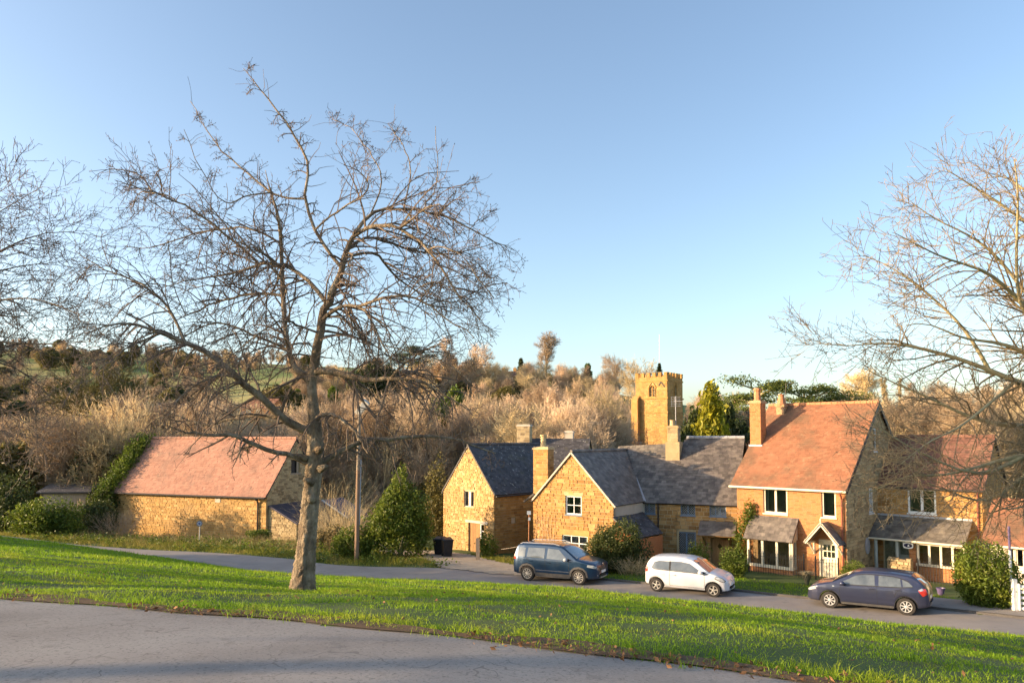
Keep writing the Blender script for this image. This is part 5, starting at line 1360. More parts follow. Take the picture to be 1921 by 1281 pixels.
edge_tree('ash_tree', 'bare tree with lichened branches reaching in from the right edge', rb, [rb, rb+V3(-.1,-.1,1.2), (rb+fk)/2, fk, P(2065, 640, 11.8), P(2060, 470, 11.8), P(2075, 330, 11.9)], [.27,.21,.19,.17,.11,.06,.015],
  [([(2080,800),(2000,760),(1921,728),(1856,698),(1785,669),(1660,639),(1559,657),(1515,636)], [.09,.06,.04,.03,.012,.005]),
   ([(1874,704),(1832,633),(1779,580),(1719,532),(1666,497),(1619,479)], [.035,.022,.014,.005]),
   ([(2060,680),(1980,620),(1909,568),(1874,520),(1832,497),(1767,485),(1725,461),(1678,437)], [.07,.045,.03,.015,.005]),
   ([(2050,640),(1960,600),(1909,568),(1909,440),(1914,370),(1903,300)], [.06,.04,.025,.008]),
   ([(2040,500),(1980,450),(1915,413),(1880,384),(1832,354),(1767,313)], [.06,.035,.02,.006]),
   ([(2030,500),(1980,430),(1930,365),(1885,330),(1845,335)], [.05,.03,.015,.005]),
   ([(2080,820),(2000,830),(1921,850),(1843,906),(1761,868),(1694,835),(1649,801),(1600,771)], [.07,.05,.035,.02,.012,.005]),
   ([(1921,850),(1850,870),(1761,895),(1701,887),(1637,925),(1595,925)], [.035,.022,.012,.005]),
   ([(2080,800),(2000,790),(1921,790),(1860,790),(1800,770),(1740,740),(1680,720),(1620,690)], [.07,.045,.025,.006]),
   ([(2060,700),(1960,690),(1880,650),(1800,640),(1740,600),(1700,610)], [.06,.04,.02,.006]),
   ([(2080,830),(1990,870),(1921,900),(1860,950),(1800,930),(1740,905)], [.06,.04,.02,.006]),
   ([(2080,830),(2000,900),(1940,950),(1880,960),(1850,930)], [.05,.03,.015,.006]),
   ([(1921,728),(1860,770),(1800,810),(1740,830),(1690,870)], [.03,.02,.012,.005]),
   ([(2050,600),(1960,540),(1880,460),(1820,430),(1750,410),(1710,380)], [.05,.03,.016,.005])],
  11.4, 23, M['bark_ash'], M['twig_ash'], l1=(.6,1.5), dens=6.6, droop=-.15, n2=5, n3=2, thin=.0046)
lb = V3(-13.6, 13.5, gz(-13.6, 13.5)); fk = P(-420, 780, 13.2)
edge_tree('plum_tree', 'dense fine-twigged bare tree crown entering from the left edge', lb, [lb, lb+V3(.1,0,1.0), fk, P(-345, 600, 13), P(-330, 430, 13), P(-350, 320, 13)], [.24,.18,.15,.10,.05,.015],
  [([(-380,660),(-150,560),(0,469),(51,441),(84,432),(131,432),(197,446)], [.08,.05,.03,.012,.004]),
   ([(-400,700),(-150,640),(0,640),(66,647),(111,645),(170,640)], [.07,.04,.02,.005]),
   ([(-400,740),(-150,680),(0,676),(28,680),(66,708),(95,745)], [.07,.04,.025,.008]),
   ([(-330,600),(-150,500),(-60,430),(0,400),(50,365),(80,350)], [.06,.035,.015,.004]),
   ([(-350,620),(-150,540),(-50,520),(0,510),(60,490),(130,500)], [.06,.035,.018,.004]),
   ([(-380,660),(-150,600),(0,560),(70,555),(150,590)], [.06,.035,.018,.004]),
   ([(-400,760),(-150,720),(0,760),(40,790),(90,820)], [.06,.035,.02,.005]),
   ([(-320,520),(-120,450),(-30,380),(30,340)], [.04,.025,.01,.004]),
   ([(-350,600),(-150,580),(-20,590),(60,600),(120,560)], [.05,.03,.015,.004])],
  13.0, 31, M['bark'], M['twig'], l1=(.6,1.5), dens=7.5, droop=-.1, n2=6, n3=3, thin=.0045, away=-1)

# ================= tree builders for the distance
def bare_tree(h, spread, seed, n1=14, n2=8, n3=7, n4=0, base=.2, up=.35, r=.03, ang=(25,55), tw=.012):
    """returns (trunk MB, crown MB) about the origin, height h"""
    rg = np.random.default_rng(seed)
    z = np.linspace(0, h*.9, 10); tpt = np.c_[np.cumsum(rg.normal(size=10)*.015*h), np.cumsum(rg.normal(size=10)*.015*h), z]; tpt[0, :2] = 0
    tr = np.interp(np.linspace(0, 1, 10), [0, .1, .5, 1], [r*h*1.3, r*h, r*h*.6, r*h*.12])
    P0, R0_ = tpt[None], tr[None]
    P1, R1 = sprout(P0, R0_, n1, (base, .95), (h*spread*.8, h*spread*1.2), ang, 8, (0,0,up), .15, .55, .2, tw*1.2, rg, 9, .45)
    P2, R2 = sprout(P1, R1, n2, (.2, 1.), (h*spread*.35, h*spread*.6), (25,55), 6, (0,0,up*.7), .18, .6, .35, tw, rg, 9, .4)
    P3, R3 = sprout(P2, R2, n3, (.15, 1.), (h*spread*.18, h*spread*.32), (20,55), 4, (0,0,up*.5), .2, .8, .5, tw*.8, rg, tw, .3)
    parts = [(P1[:, ::2], R1[:, ::2], 4), (P2[:, ::2], R2[:, ::2], 3), (P3[:, ::2] if False else P3[:, [0,2,3]], R3[:, [0,2,3]], 3)]
    if n4:
        P4, R4 = sprout(P3, R3, n4, (.2, 1.), (h*spread*.1, h*spread*.18), (20,55), 2, (0,0,.2), .2, .9, .6, tw*.7, rg, tw, .3); parts.append((P4, R4, 3))
    return stack([(P0, R0_, 8)]), stack(parts)
def coppice(h, seed, stems=40, sp=.35, tw=.012, n2=9, n3=4):
    rg = np.random.default_rng(seed); k = 8
    a = rg.uniform(0, 2*math.pi, stems); rad = np.sqrt(rg.random(stems))*h*sp
    P0 = np.zeros((stems, k, 3)); P0[:, 0, 0] = rad*np.cos(a); P0[:, 0, 1] = rad*np.sin(a)
    d = np.c_[np.cos(a)*rad/h*.5, np.sin(a)*rad/h*.5, np.ones(stems)]; hh = h*rg.uniform(.6, 1.0, stems)
    for s in range(1, k):
        d = d + rg.normal(size=(stems, 3))*.09; d /= np.linalg.norm(d, axis=1, keepdims=True)
        P0[:, s] = P0[:, s-1] + d*(hh/(k-1))[:, None]
    R0_ = np.full((stems, 1), h*.007)*np.linspace(1, .3, k)[None]
    P1, R1 = sprout(P0, R0_, n2, (.25, 1.), (h*.1, h*.26), (15,40), 5, (0,0,.5), .15, .6, .4, tw*.8, rg, tw, .3)
    P2, R2 = sprout(P1, R1, n3, (.2, 1.), (h*.05, h*.12), (20,45), 3, (0,0,.4), .15, .8, .6, tw*.7, rg, tw, .3)
    return stack([(P0, R0_, 4)]), stack([(P1, R1, 3), (P2, R2, 3)])
def leaves(pts, size, rg, flat=0., aspect=1.7, jitter=.4):
    """kite-shaped leaf faces scattered at pts"""
    n = len(pts); d = rg.normal(size=(n, 3)); d[:, 2] *= (1-flat*.7); d /= np.linalg.norm(d, axis=1, keepdims=True)
    e = rg.normal(size=(n, 3)); e[:, 2] *= (1-flat); e -= d*(e*d).sum(1, keepdims=True); e /= np.linalg.norm(e, axis=1, keepdims=True)
    s = (size*rg.uniform(1-jitter, 1+jitter, n))[:, None]
    nn = np.cross(d, e)
    V = np.stack([pts-d*s*aspect*.5, pts+e*s*.42-d*s*.05+nn*s*.1, pts+d*s*aspect*.5, pts-e*s*.42-d*s*.05+nn*s*.1], 1).reshape(-1, 3)
    return V, np.arange(n*4).reshape(-1, 4)
def blob_points(blobs, n, rg, shell=.55, lump=.28, lumps=9):
    """points through lumpy ellipsoids: (centre, radii) list"""
    vol = np.array([b[1][0]*b[1][1]*b[1][2] for b in blobs])**.75; vol /= vol.sum(); out = []
    for (c, r), f in zip(blobs, vol):
        m = max(10, int(n*f)); d = rg.normal(size=(m, 3)); d /= np.linalg.norm(d, axis=1, keepdims=True)
        ld = rg.normal(size=(lumps, 3)); ld /= np.linalg.norm(ld, axis=1, keepdims=True)
        k = 1-lump + lump*np.clip((d@ld.T).max(1), 0, 1)**4*1.6 + rg.normal(size=m)*.05
        q = np.clip(shell+(1-shell)*rg.random(m)**.6, 0, 1.1)*k
        out.append(np.asarray(c) + d*q[:, None]*np.asarray(r))
    return np.concatenate(out)
def leafy(name, label, cat, base, blobs, n, size, material, seed, stem_r=.05, flat=.0, stems=6, shell=.4, group=None, aspect=1.7, lump=.42, part='foliage'):
    """shrub thing at base; blobs relative to base"""
    rg = np.random.default_rng(seed); root = thing(name, base, label, cat, group)
    b0 = np.asarray(base, float); pts = blob_points(blobs, n, rg, shell, lump) 
    pts = pts[pts[:, 2] > .02] + b0
    V, f = leaves(pts, size, rg, flat, aspect); mb = MB(); mb.add(V, f); mb.build(part, material, root)
    sm = MB()
    for k in range(stems):
        c, r = blobs[k % len(blobs)]; e = b0+np.asarray(c)+rg.normal(size=3)*np.asarray(r)*.35; e[2] = max(e[2], b0[2]+.2)
        s = b0+V3(rg.normal()*.08, rg.normal()*.08, -.05); sm.tube([s, (s+e)/2+rg.normal(size=3)*.06, e], [stem_r, stem_r*.7, stem_r*.3], 5)
    sm.build('stem', M['bark_ash'], root)
    return root
def leafmat(name, c1, c2, c3=None, transl=.35, rough=.5, scale=1.5, rnd=.35):
    return mat(name, [c1, c2] + ([c3] if c3 else []), scale, rough, 0, rnd=rnd, transl=transl, spec=.35)
M['laurel'] = leafmat('laurel_leaf', (.06,.095,.012), (.13,.175,.02), (.25,.27,.035))
M['ivy'] = leafmat('ivy_leaf', (.06,.10,.012), (.12,.17,.02), (.20,.24,.03))
M['evergreen'] = leafmat('dark_evergreen', (.035,.055,.012), (.07,.09,.02), (.11,.12,.03))
M['goldcon'] = leafmat('golden_conifer', (.20,.19,.015), (.32,.30,.02), (.42,.38,.03))
M['yew'] = leafmat('yew', (.03,.045,.014), (.055,.075,.02))
M['pine'] = leafmat('pine_needles', (.07,.10,.02), (.13,.16,.03), (.2,.21,.04))
M['olive'] = leafmat('olive_scrub', (.09,.08,.02), (.15,.13,.035), (.22,.18,.06))
M['twig_pink'] = mat('pink_brown_twigs', [(.48,.35,.235),(.58,.43,.29)], .15, .9, 0, rnd=.38, by_object=True)
M['twig_tan'] = mat('tan_twigs', [(.50,.385,.21),(.62,.48,.27)], .15, .9, 0, rnd=.38, by_object=True)
M['twig_brown'] = mat('brown_twigs', [(.40,.295,.19),(.52,.385,.25)], .15, .9, 0, rnd=.38, by_object=True)
M['twig_red'] = mat('red_dogwood_twigs', [(.40,.13,.06),(.5,.2,.1)], .3, .9, 0, rnd=.15)
M['deadgrass'] = leafmat('dry_grass', (.22,.17,.07), (.34,.27,.12), None, .3)
# ================= single trees one can tell apart in the distance
def own_mat(o, m):
    """material on the object, so that trees of one shape can share a mesh"""
    o.material_slots[0].link = 'OBJECT'; o.material_slots[0].material = m
def plant_tree(name, label, builder, mats, px, y_top, Y, h_nom, rz=0., widen=1., group=None, cat='tree'):
    """stand a tree (built once about the origin) where its crown top shows at (px, y_top)"""
    x = (px-CX)/F*Y; b = V3(x, Y, gz(x, Y)); b[2] -= .2
    h = zat(b, y_top)-b[2]; root = thing(name, b, label, cat, group)
    s = h/h_nom; tr, cr = builder
    for nm, m_, mt in (('trunk', tr, mats[0]), ('crown', cr, mats[1])):
        if m_ is None: continue
        o = bpy.data.objects.new(nm, m_.mesh(nm, mt) if isinstance(m_, MB) else m_); COL.objects.link(o); o.parent = root; own_mat(o, mt)
    root.scale = (s*widen, s*widen, s); root.rotation_euler = (0, 0, rz)
    return root
BT = {}
BT['round'] = bare_tree(10, .34, 101, 22, 9, 8, 3, .25, .35, tw=.02)
BT['broad'] = bare_tree(10, .42, 102, 20, 9, 8, 3, .25, .2, ang=(35,65), tw=.02)
BT['upright'] = bare_tree(10, .22, 103, 30, 8, 7, 3, .12, .6, ang=(15,40), tw=.018)
BT['poplar'] = bare_tree(10, .10, 104, 50, 7, 5, 2, .06, .9, ang=(12,28), tw=.016)
BT['mound'] = bare_tree(10, .50, 107, 40, 9, 7, 2, .02, .25, r=.014, ang=(30,80), tw=.022)
BT['mound2'] = bare_tree(10, .42, 108, 40, 9, 7, 2, .02, .6, r=.014, ang=(20,60), tw=.02)
BT['coppice'] = coppice(10, 105, 60, .3, .02)
BT['coppice2'] = coppice(10, 106, 46, .42, .022, 8, 5)
def conifer(h, w, seed, n, size, tiers=16, droop=-.15):
    rg = np.random.default_rng(seed); pts = []
    for k in range(tiers*9):
        t = rg.random()**.8; z = h*(.04+.94*t); rad = w*(1-t)**.8*rg.uniform(.7, 1.08)+.05*w; a = rg.uniform(0, 2*math.pi); m = int(n/(tiers*9))
        q = rg.random(m)**.6; pts.append(np.c_[np.cos(a)*rad*q, np.sin(a)*rad*q, np.full(m, z)+droop*rad*q] + rg.normal(size=(m, 3))*(w*.10))
    V, f = leaves(np.concatenate(pts), size, rg, 0., 1.9); mb = MB(); mb.add(V, f)
    tr = MB(); tr.tube([(0,0,0),(0,0,h*.9)], [w*.09, w*.02], 7)
    return tr, mb
def pine(h, w, seed, n, size, low=.45):
    rg = np.random.default_rng(seed); tr = MB(); pts = []
    tr.tube([(0,0,0),(.02*h,0,h*.4),(0,.02*h,h*.9)], [.028*h,.022*h,.008*h], 8)
    for k in range(20):
        z = h*rg.uniform(low, .95); a = rg.uniform(0, 2*math.pi); L = w*rg.uniform(.45, 1.)*(1.1-.5*(z/h-low)/(1-low))
        e = np.array([math.cos(a)*L, math.sin(a)*L, z+.10*L]); tr.tube([(0,0,z-.1*h*.3), e*V3(.5,.5,0)+V3(0,0,z), e], [.008*h,.006*h,.002*h], 5)
        for q in range(4):
            c = e*V3(1,1,0)*rg.uniform(.45, 1.05)+V3(0,0,z+.12*L+rg.normal()*.02*h); m = int(n/80); r_ = w*rg.uniform(.16,.3)
            d = rg.normal(size=(m, 3))*np.array([r_, r_, r_*.22]); pts.append(c+d*.5)
    V, f = leaves(np.concatenate(pts), size, rg, .3, 2.2); mb = MB(); mb.add(V, f); return tr, mb
BT['fir'] = conifer(10, 2.0, 201, 4000, .26)
BT['gold'] = conifer(10, 3.4, 202, 9000, .28, droop=.3)
BT['pine1'] = pine(10, 4.6, 203, 9000, .10)
BT['pine2'] = pine(10, 4.2, 204, 9000, .10, .45)
BT['pine3'] = pine(10, 6.0, 205, 9000, .10, .62)
def leafblob(h, blobs, seed, n, size):
    rg = np.random.default_rng(seed); V, f = leaves(blob_points(blobs, n, rg, .45), size, rg); mb = MB(); mb.add(V, f)
    tr = MB(); tr.tube([(0,0,0),(.1,0,h*.5),(0,.1,h*.85)], [.03*h,.02*h,.006*h], 6); return tr, mb
BT['ivycol'] = leafblob(10, [((0,0,2.5),(1.5,1.5,2.6)),((.3,0,5.5),(1.7,1.6,2.4)),((-.2,.2,8.0),(1.2,1.2,2.0))], 206, 7000, .26)
BT['yew'] = leafblob(10, [((0,0,4),(3.2,3.2,4)),((1,.5,6.5),(2.2,2.2,3)),((-1.4,0,6.0),(2,2,2.6)),((0,0,8.2),(1.3,1.3,1.8))], 207, 9000, .3)
BT['bush'] = leafblob(10, [((0,0,4.5),(4.5,4.5,4.6)),((2.4,.5,6.0),(2.6,2.6,3)),((-2.4,0,5.6),(2.8,2.8,3.2)),((0,0,7.9),(2.2,2.2,2.1))], 208, 9000, .34)
BTM = {k: (v[0], v[1]) for k, v in BT.items()}
_tm = {}
def bt(key, trm, crm):
    """mesh pair of a builder with given materials, made once"""
    kk = (key, trm.name, crm.name)
    if kk not in _tm:
        base_ = next((v for q, v in _tm.items() if q[0] == key), None)
        _tm[kk] = base_ or (BT[key][0].mesh('trunk', trm), BT[key][1].mesh('crown', crm))
    return _tm[kk]
def T(name, label, key, trm, crm, px, yt, Y, rz=0., widen=1., group=None):
    return plant_tree(name, label, bt(key, M[trm], M[crm]), (M[trm], M[crm]), px, yt, Y, 10., rz, widen, group)
t_round = T('bare_tree', 'tall rounded bare tree on the skyline right of the hilltop house', 'round', 'bark_ash', 'twig_brown', 1025, 632, 228, .4, .95)
T('bare_tree', 'round-headed bare tree on the skyline left of the church tower', 'broad', 'bark_ash', 'twig_brown', 1155, 672, 205, 1.9, .9)
T('bare_tree', 'low bare treetop showing just above the battlements', 'broad', 'bark_ash', 'twig_tan', 1208, 688, 150, 2.9, .8)
t_broad = T('bare_tree', 'broad bare tree on the skyline left of the hilltop house', 'broad', 'bark_ash', 'twig_brown', 905, 652, 215, 3.0, .9)
t_up = T('bare_tree', 'pinkish upright bare tree rising behind the right cherry branches', 'upright', 'bark_ash', 'twig_pink', 840, 636, 205, .9, 1.2)
T('bare_tree', 'small bare tree left of the pale skyline trees above the church bushes', 'round', 'bark_ash', 'twig_brown', 1098, 690, 215, 2.2, .8)
t_fir = T('fir_tree', 'dark pointed fir beside the hilltop house', 'fir', 'bark_ash', 'yew', 977, 672, 225, 0, 1.1)
T('fir_tree', 'dark spreading conifer on the skyline behind the cherry crown', 'pine3', 'bark_ash', 'yew', 768, 648, 200, 0, .9)
t_yew = T('yew_tree', 'dark green conifer mass on the hillside right of the cherry trunk', 'yew', 'bark_ash', 'yew', 700, 676, 185, 0, 1.3)
t_ivy = T('ivy_clad_tree', 'left of two ivy-covered tree columns above the small cottage', 'ivycol', 'bark_ash', 'ivy', 822, 752, 86, 0, .8)
T('ivy_clad_tree', 'right of two ivy-covered tree columns above the small cottage', 'ivycol', 'bark_ash', 'ivy', 858, 728, 90, 1.2, .75)
T('golden_conifer', 'bright golden conifer behind the slate ridge', 'gold', 'bark_ash', 'goldcon', 1334, 728, 74, .6, .62)
T('yew_tree', 'dark yew between the tower and the golden conifer', 'yew', 'bark_ash', 'evergreen', 1302, 762, 78, .6, .55)
T('yew_tree', 'tall dark yew behind the golden conifer', 'yew', 'bark_ash', 'evergreen', 1368, 748, 84, 2.6, .45)
T('yew_tree', 'dark shrub under the flat-topped pine left of the brick chimney', 'yew', 'bark_ash', 'yew', 1392, 785, 80, 1.6, .6)
T('pine_tree', 'flat-topped pine left of the red roof ridge', 'pine1', 'bark_ash', 'pine', 1420, 711, 92, .3, 1.)
T('pine_tree', 'rounded pine rising behind the middle of the red roof', 'pine2', 'bark_ash', 'pine', 1514, 712, 95, 1.0, .95)
T('pine_tree', 'low spreading pine behind the right end of the red ridge', 'pine3', 'bark_ash', 'pine', 1600, 733, 96, 2.0, .95)
T('bare_tree', 'pale bare tree behind the pines', 'round', 'bark_ash', 'twig_tan', 1604, 704, 170, 1., 1.2)
t_pop = T('poplar_tree', 'left of the slim poplars beyond the red roof', 'poplar', 'bark_ash', 'twig_tan', 1657, 699, 190, 0, 1.)
T('poplar_tree', 'middle slim poplar beyond the red roof', 'poplar', 'bark_ash', 'twig_tan', 1669, 702, 192, 1.3, .9)
T('poplar_tree', 'right-hand slim poplar standing apart beyond the red roof', 'poplar', 'bark_ash', 'twig_tan', 1697, 700, 188, 2.3, 1.1)
T('poplar_tree', 'tall pale bare poplar beside the green field', 'poplar', 'bark_ash', 'twig_pink', 368, 680, 150, .5, 1.9)
T('bare_tree', 'broad olive-tinted bare tree above the left hedge', 'broad', 'bark_ash', 'olive', 168, 692, 92, .5, 1.0)
T('ivy_clad_tree', 'ivy-wrapped trunk in the scrub left of the barn', 'ivycol', 'bark_ash', 'ivy', 176, 775, 80, .5, .42)
t_bush = T('evergreen_bush', 'olive evergreen tree in front of the tower, left side', 'bush', 'bark_ash', 'olive', 1128, 744, 88, .5, .62)
T('bare_tree', 'pale spreading bare tree beside the church tower', 'broad', 'bark_ash', 'twig_tan', 1140, 742, 80, 2.5, .55)
T('evergreen_bush', 'dark evergreen bush on the slope below the hilltop house', 'bush', 'bark_ash', 'yew', 958, 752, 110, 1.5, .7)
t_cop = T('coppice_stool', 'tall pale coppice stems behind the barn ridge', 'coppice', 'twig_tan', 'twig_tan', 345, 772, 72, 0, 1.1)
t_cop2 = T('coppice_stool', 'pinkish coppice clump above the lamp post', 'coppice2', 'twig_pink', 'twig_pink', 712, 735, 100, 0, 1.3)

# ================= scrub and woods that read as one mass
def scatter(name, label, items, protos):
    """items: (x,y,z,scale,rot,proto index). One object; pieces are instanced on its points"""
    A = np.array(items, float); me = bpy.data.meshes.new(name); me.vertices.add(len(A)); me.vertices.foreach_set('co', A[:, :3].astype(np.float32).ravel())
    for nm, col, ty in (('scl', 3, 'FLOAT'), ('rot', 4, 'FLOAT'), ('pid', 5, 'INT')):
        at = me.attributes.new(nm, ty, 'POINT'); at.data.foreach_set('value', A[:, col].astype(np.float32 if ty == 'FLOAT' else np.int32))
    o = bpy.data.objects.new(name, me); COL.objects.link(o); tag(o, label, kind='stuff')
    ng = bpy.data.node_groups.new(name, 'GeometryNodeTree'); ng.interface.new_socket('Geometry', in_out='INPUT', socket_type='NodeSocketGeometry'); ng.interface.new_socket('Geometry', in_out='OUTPUT', socket_type='NodeSocketGeometry')
    N, L = ng.nodes, ng.links; gi = N.new('NodeGroupInput'); go = N.new('NodeGroupOutput'); jn = N.new('GeometryNodeJoinGeometry')
    def attr(nm, ty):
        a = N.new('GeometryNodeInputNamedAttribute'); a.data_type = ty; a.inputs['Name'].default_value = nm; return a.outputs['Attribute']
    sc_, rt, pid = attr('scl', 'FLOAT'), attr('rot', 'FLOAT'), attr('pid', 'INT')
    cx = N.new('ShaderNodeCombineXYZ'); L.new(rt, cx.inputs['Z'])
    e2r = N.new('FunctionNodeEulerToRotation'); L.new(cx.outputs[0], e2r.inputs[0])
    for i, obs in enumerate(protos):
        cmp = N.new('FunctionNodeCompare'); cmp.data_type = 'INT'; cmp.operation = 'EQUAL'; L.new(pid, cmp.inputs[2]); cmp.inputs[3].default_value = i
        for ob in obs:
            oi = N.new('GeometryNodeObjectInfo'); oi.inputs['Object'].default_value = ob; oi.transform_space = 'ORIGINAL'; oi.inputs['As Instance'].default_value = True
            ip = N.new('GeometryNodeInstanceOnPoints'); L.new(gi.outputs[0], ip.inputs['Points']); L.new(cmp.outputs[0], ip.inputs['Selection'])
            L.new(oi.outputs['Geometry'], ip.inputs['Instance']); L.new(e2r.outputs[0], ip.inputs['Rotation']); L.new(sc_, ip.inputs['Scale']); L.new(ip.outputs[0], jn.inputs[0])
    L.new(jn.outputs[0], go.inputs[0]); md = o.modifiers.new('scatter', 'NODES'); md.node_group = ng
    return o
def kids(r): return list(r.children)
t_m1 = T('bare_bush', 'rounded tan bare bush on the slope above the small cottage', 'mound', 'twig_tan', 'twig_tan', 905, 790, 84, 0, 1.)
t_m2 = T('bare_bush', 'pink-brown bare bush on the hill below the skyline', 'mound2', 'twig_pink', 'twig_pink', 1010, 735, 170, 0, 1.)
t_m3 = T('bare_bush', 'greyish brown bare bush on the hill left of the church', 'mound2', 'twig_brown', 'twig_brown', 1075, 730, 165, 1., 1.)
PR = [kids(t_round), kids(t_broad), kids(t_up), kids(t_cop), kids(t_cop2), kids(t_yew), kids(t_bush), kids(t_ivy), kids(t_m1), kids(t_m2), kids(t_m3)]
def cover(items, rg, n, px, Y, hr, prs, skip=None):
    for _ in range(n):
        x = rg.uniform(*px); d = rg.uniform(*Y); wx = (x-CX)/F*d; h = rg.uniform(*hr)
        items.append((wx, d, gz(wx, d)-.2, h/10., rg.uniform(0, 6.28), prs[rg.integers(len(prs))]))
def mass(items, rg, n, px, yt, Y, prs, wid=None):
    """n trees with crown tops on the rows yt (function of column or range) over columns px and depths Y"""
    for _ in range(n):
        x = rg.uniform(*px); d = rg.uniform(*Y); t = yt(x) if callable(yt) else rg.uniform(*yt)
        wx = (x-CX)/F*d; g = gz(wx, d)-.2; h = (zat(V3(wx, d, 0), t)-g)
        if h < 1.5: h = rg.uniform(2, 4)
        items.append((wx, d, g, h/10., rg.uniform(0, 6.28), prs[rg.integers(len(prs))]))
rg = np.random.default_rng(77)
hill = []
sky_row = lambda x: float(np.interp(x, [500,600,700,800,900,980,1060,1120,1190,1260,1330], [705,690,688,680,690,700,698,705,712,730,760])) + rg.uniform(-8, 30)
mass(hill, rg, 80, (520, 1190), sky_row, (200, 255), [0,1,2,9,10])
cover(hill, rg, 380, (540, 1165), (110, 235), (3.5, 8), [8,9,9,10,8,9,2,6])
cover(hill, rg, 40, (540, 1165), (120, 235), (5, 9), [5,6,7])
mass(hill, rg, 40, (560, 1185), (735, 785), (120, 190), [2,4,0,9])
mass(hill, rg, 26, (1285, 1420), (750, 785), (130, 190), [0,2,10])
scatter('hillside_wood', 'bare pinkish brown wood covering the hillside behind the church', hill, PR)
mid = []
mass(mid, rg, 44, (600, 1010), (775, 825), (68, 100), [3,8,9,10,0,1,2])
cover(mid, rg, 100, (600, 1120), (64, 110), (3, 6), [8,9,10,6])
mass(mid, rg, 22, (1030, 1140), (790, 830), (66, 95), [8,9,1])
mass(mid, rg, 44, (215, 600), (780, 818), (66, 85), [3,8,9,10,0,1,10])
mass(mid, rg, 44, (-60, 300), (780, 860), (66, 100), [8,0,1,6,10,9])
scatter('scrub', 'dense bare scrub and coppice stems behind the barn and cottages', mid, PR)
lefth = []
mass(lefth, rg, 30, (-60, 270), (715, 775), (150, 240), [0,1,6,5,2])
mass(lefth, rg, 14, (262, 372), (720, 745), (205, 245), [5,6,1,0])
cover(lefth, rg, 70, (-60, 262), (110, 250), (4, 8), [8,9,10,6,10])
cover(lefth, rg, 40, (505, 640), (110, 250), (4, 8), [8,9,10,6,10])
cover(lefth, rg, 50, (262, 505), (100, 128), (3, 4.5), [8,9,10])
cover(lefth, rg, 90, (-60, 360), (300, 560), (5, 10), [8,9,10,1,6])
cover(lefth, rg, 40, (360, 600), (380, 560), (5, 10), [8,9,10,1,6])
mass(lefth, rg, 26, (-40, 330), (705, 735), (240, 300), [5,6,1])
mass(lefth, rg, 70, (-60, 560), lambda x: float(np.interp(x, [0,200,300,420,600],[652,650,648,668,690]))+rg.uniform(-6, 14), (420, 560), [0,1,6,2])
mass(lefth, rg, 16, (505, 640), (715, 745), (170, 230), [6,1,7,0])
scatter('valley_wood', 'mixed bare and evergreen woods across the left hillside', lefth, PR)
rightb = []
mass(rightb, rg, 46, (1640, 2000), (745, 800), (75, 120), [3,4,1,0])
mass(rightb, rg, 20, (1690, 2000), (715, 760), (140, 200), [0,2,1])
scatter('right_scrub', 'golden bare scrub behind the right-hand houses', rightb, [kids(t_round), kids(t_broad), kids(t_up), kids(t_cop), kids(t_cop)])
# ---------------------------------------------------------------- cars
def paint(name, col, metal=.3, dirt=None, rough=.3):
    return mat(name, [tuple(c*.92 for c in col), col], 4, rough, 0, metal=metal, coat=.8, spec=.5, patches=[dirt] if dirt else (), coords='pos')
M['tyre'] = mat('tyre', [(.025,.023,.022),(.05,.045,.04)], 12, .85, .2)
M['alloy'] = mat('alloy_rim', [(.50,.47,.42),(.62,.59,.54)], 10, .4, 0, metal=.6)
M['hub'] = mat('silver_wheel_trim', [(.48,.48,.48),(.6,.6,.6)], 10, .45, 0, metal=.3)
M['blacktrim'] = mat('black_plastic', [(.02,.02,.022),(.04,.04,.04)], 10, .6, 0)
M['greytrim'] = mat('grey_cladding', [(.06,.06,.065),(.10,.095,.09)], 8, .7, .1)
M['carglass'] = mat('car_glass', [(.07,.085,.095),(.14,.16,.17)], 2.2, .05, 0, spec=.8, coat=1.)  # pale reflection of sky and hill is put into the glass colour
M['lampglass'] = mat('headlamp', [(.35,.38,.42),(.6,.62,.65)], 14, .1, 0, spec=.8, metal=.2, coat=1.)
M['redlamp'] = mat('tail_lamp', [(.45,.02,.015),(.55,.05,.03)], 9, .15, 0, spec=.6, coat=1.)
M['chrome'] = mat('chrome', [(.7,.7,.7)], 4, .15, 0, metal=1.)
M['plate'] = mat('number_plate', [(.7,.7,.68)], 4, .5, 0)
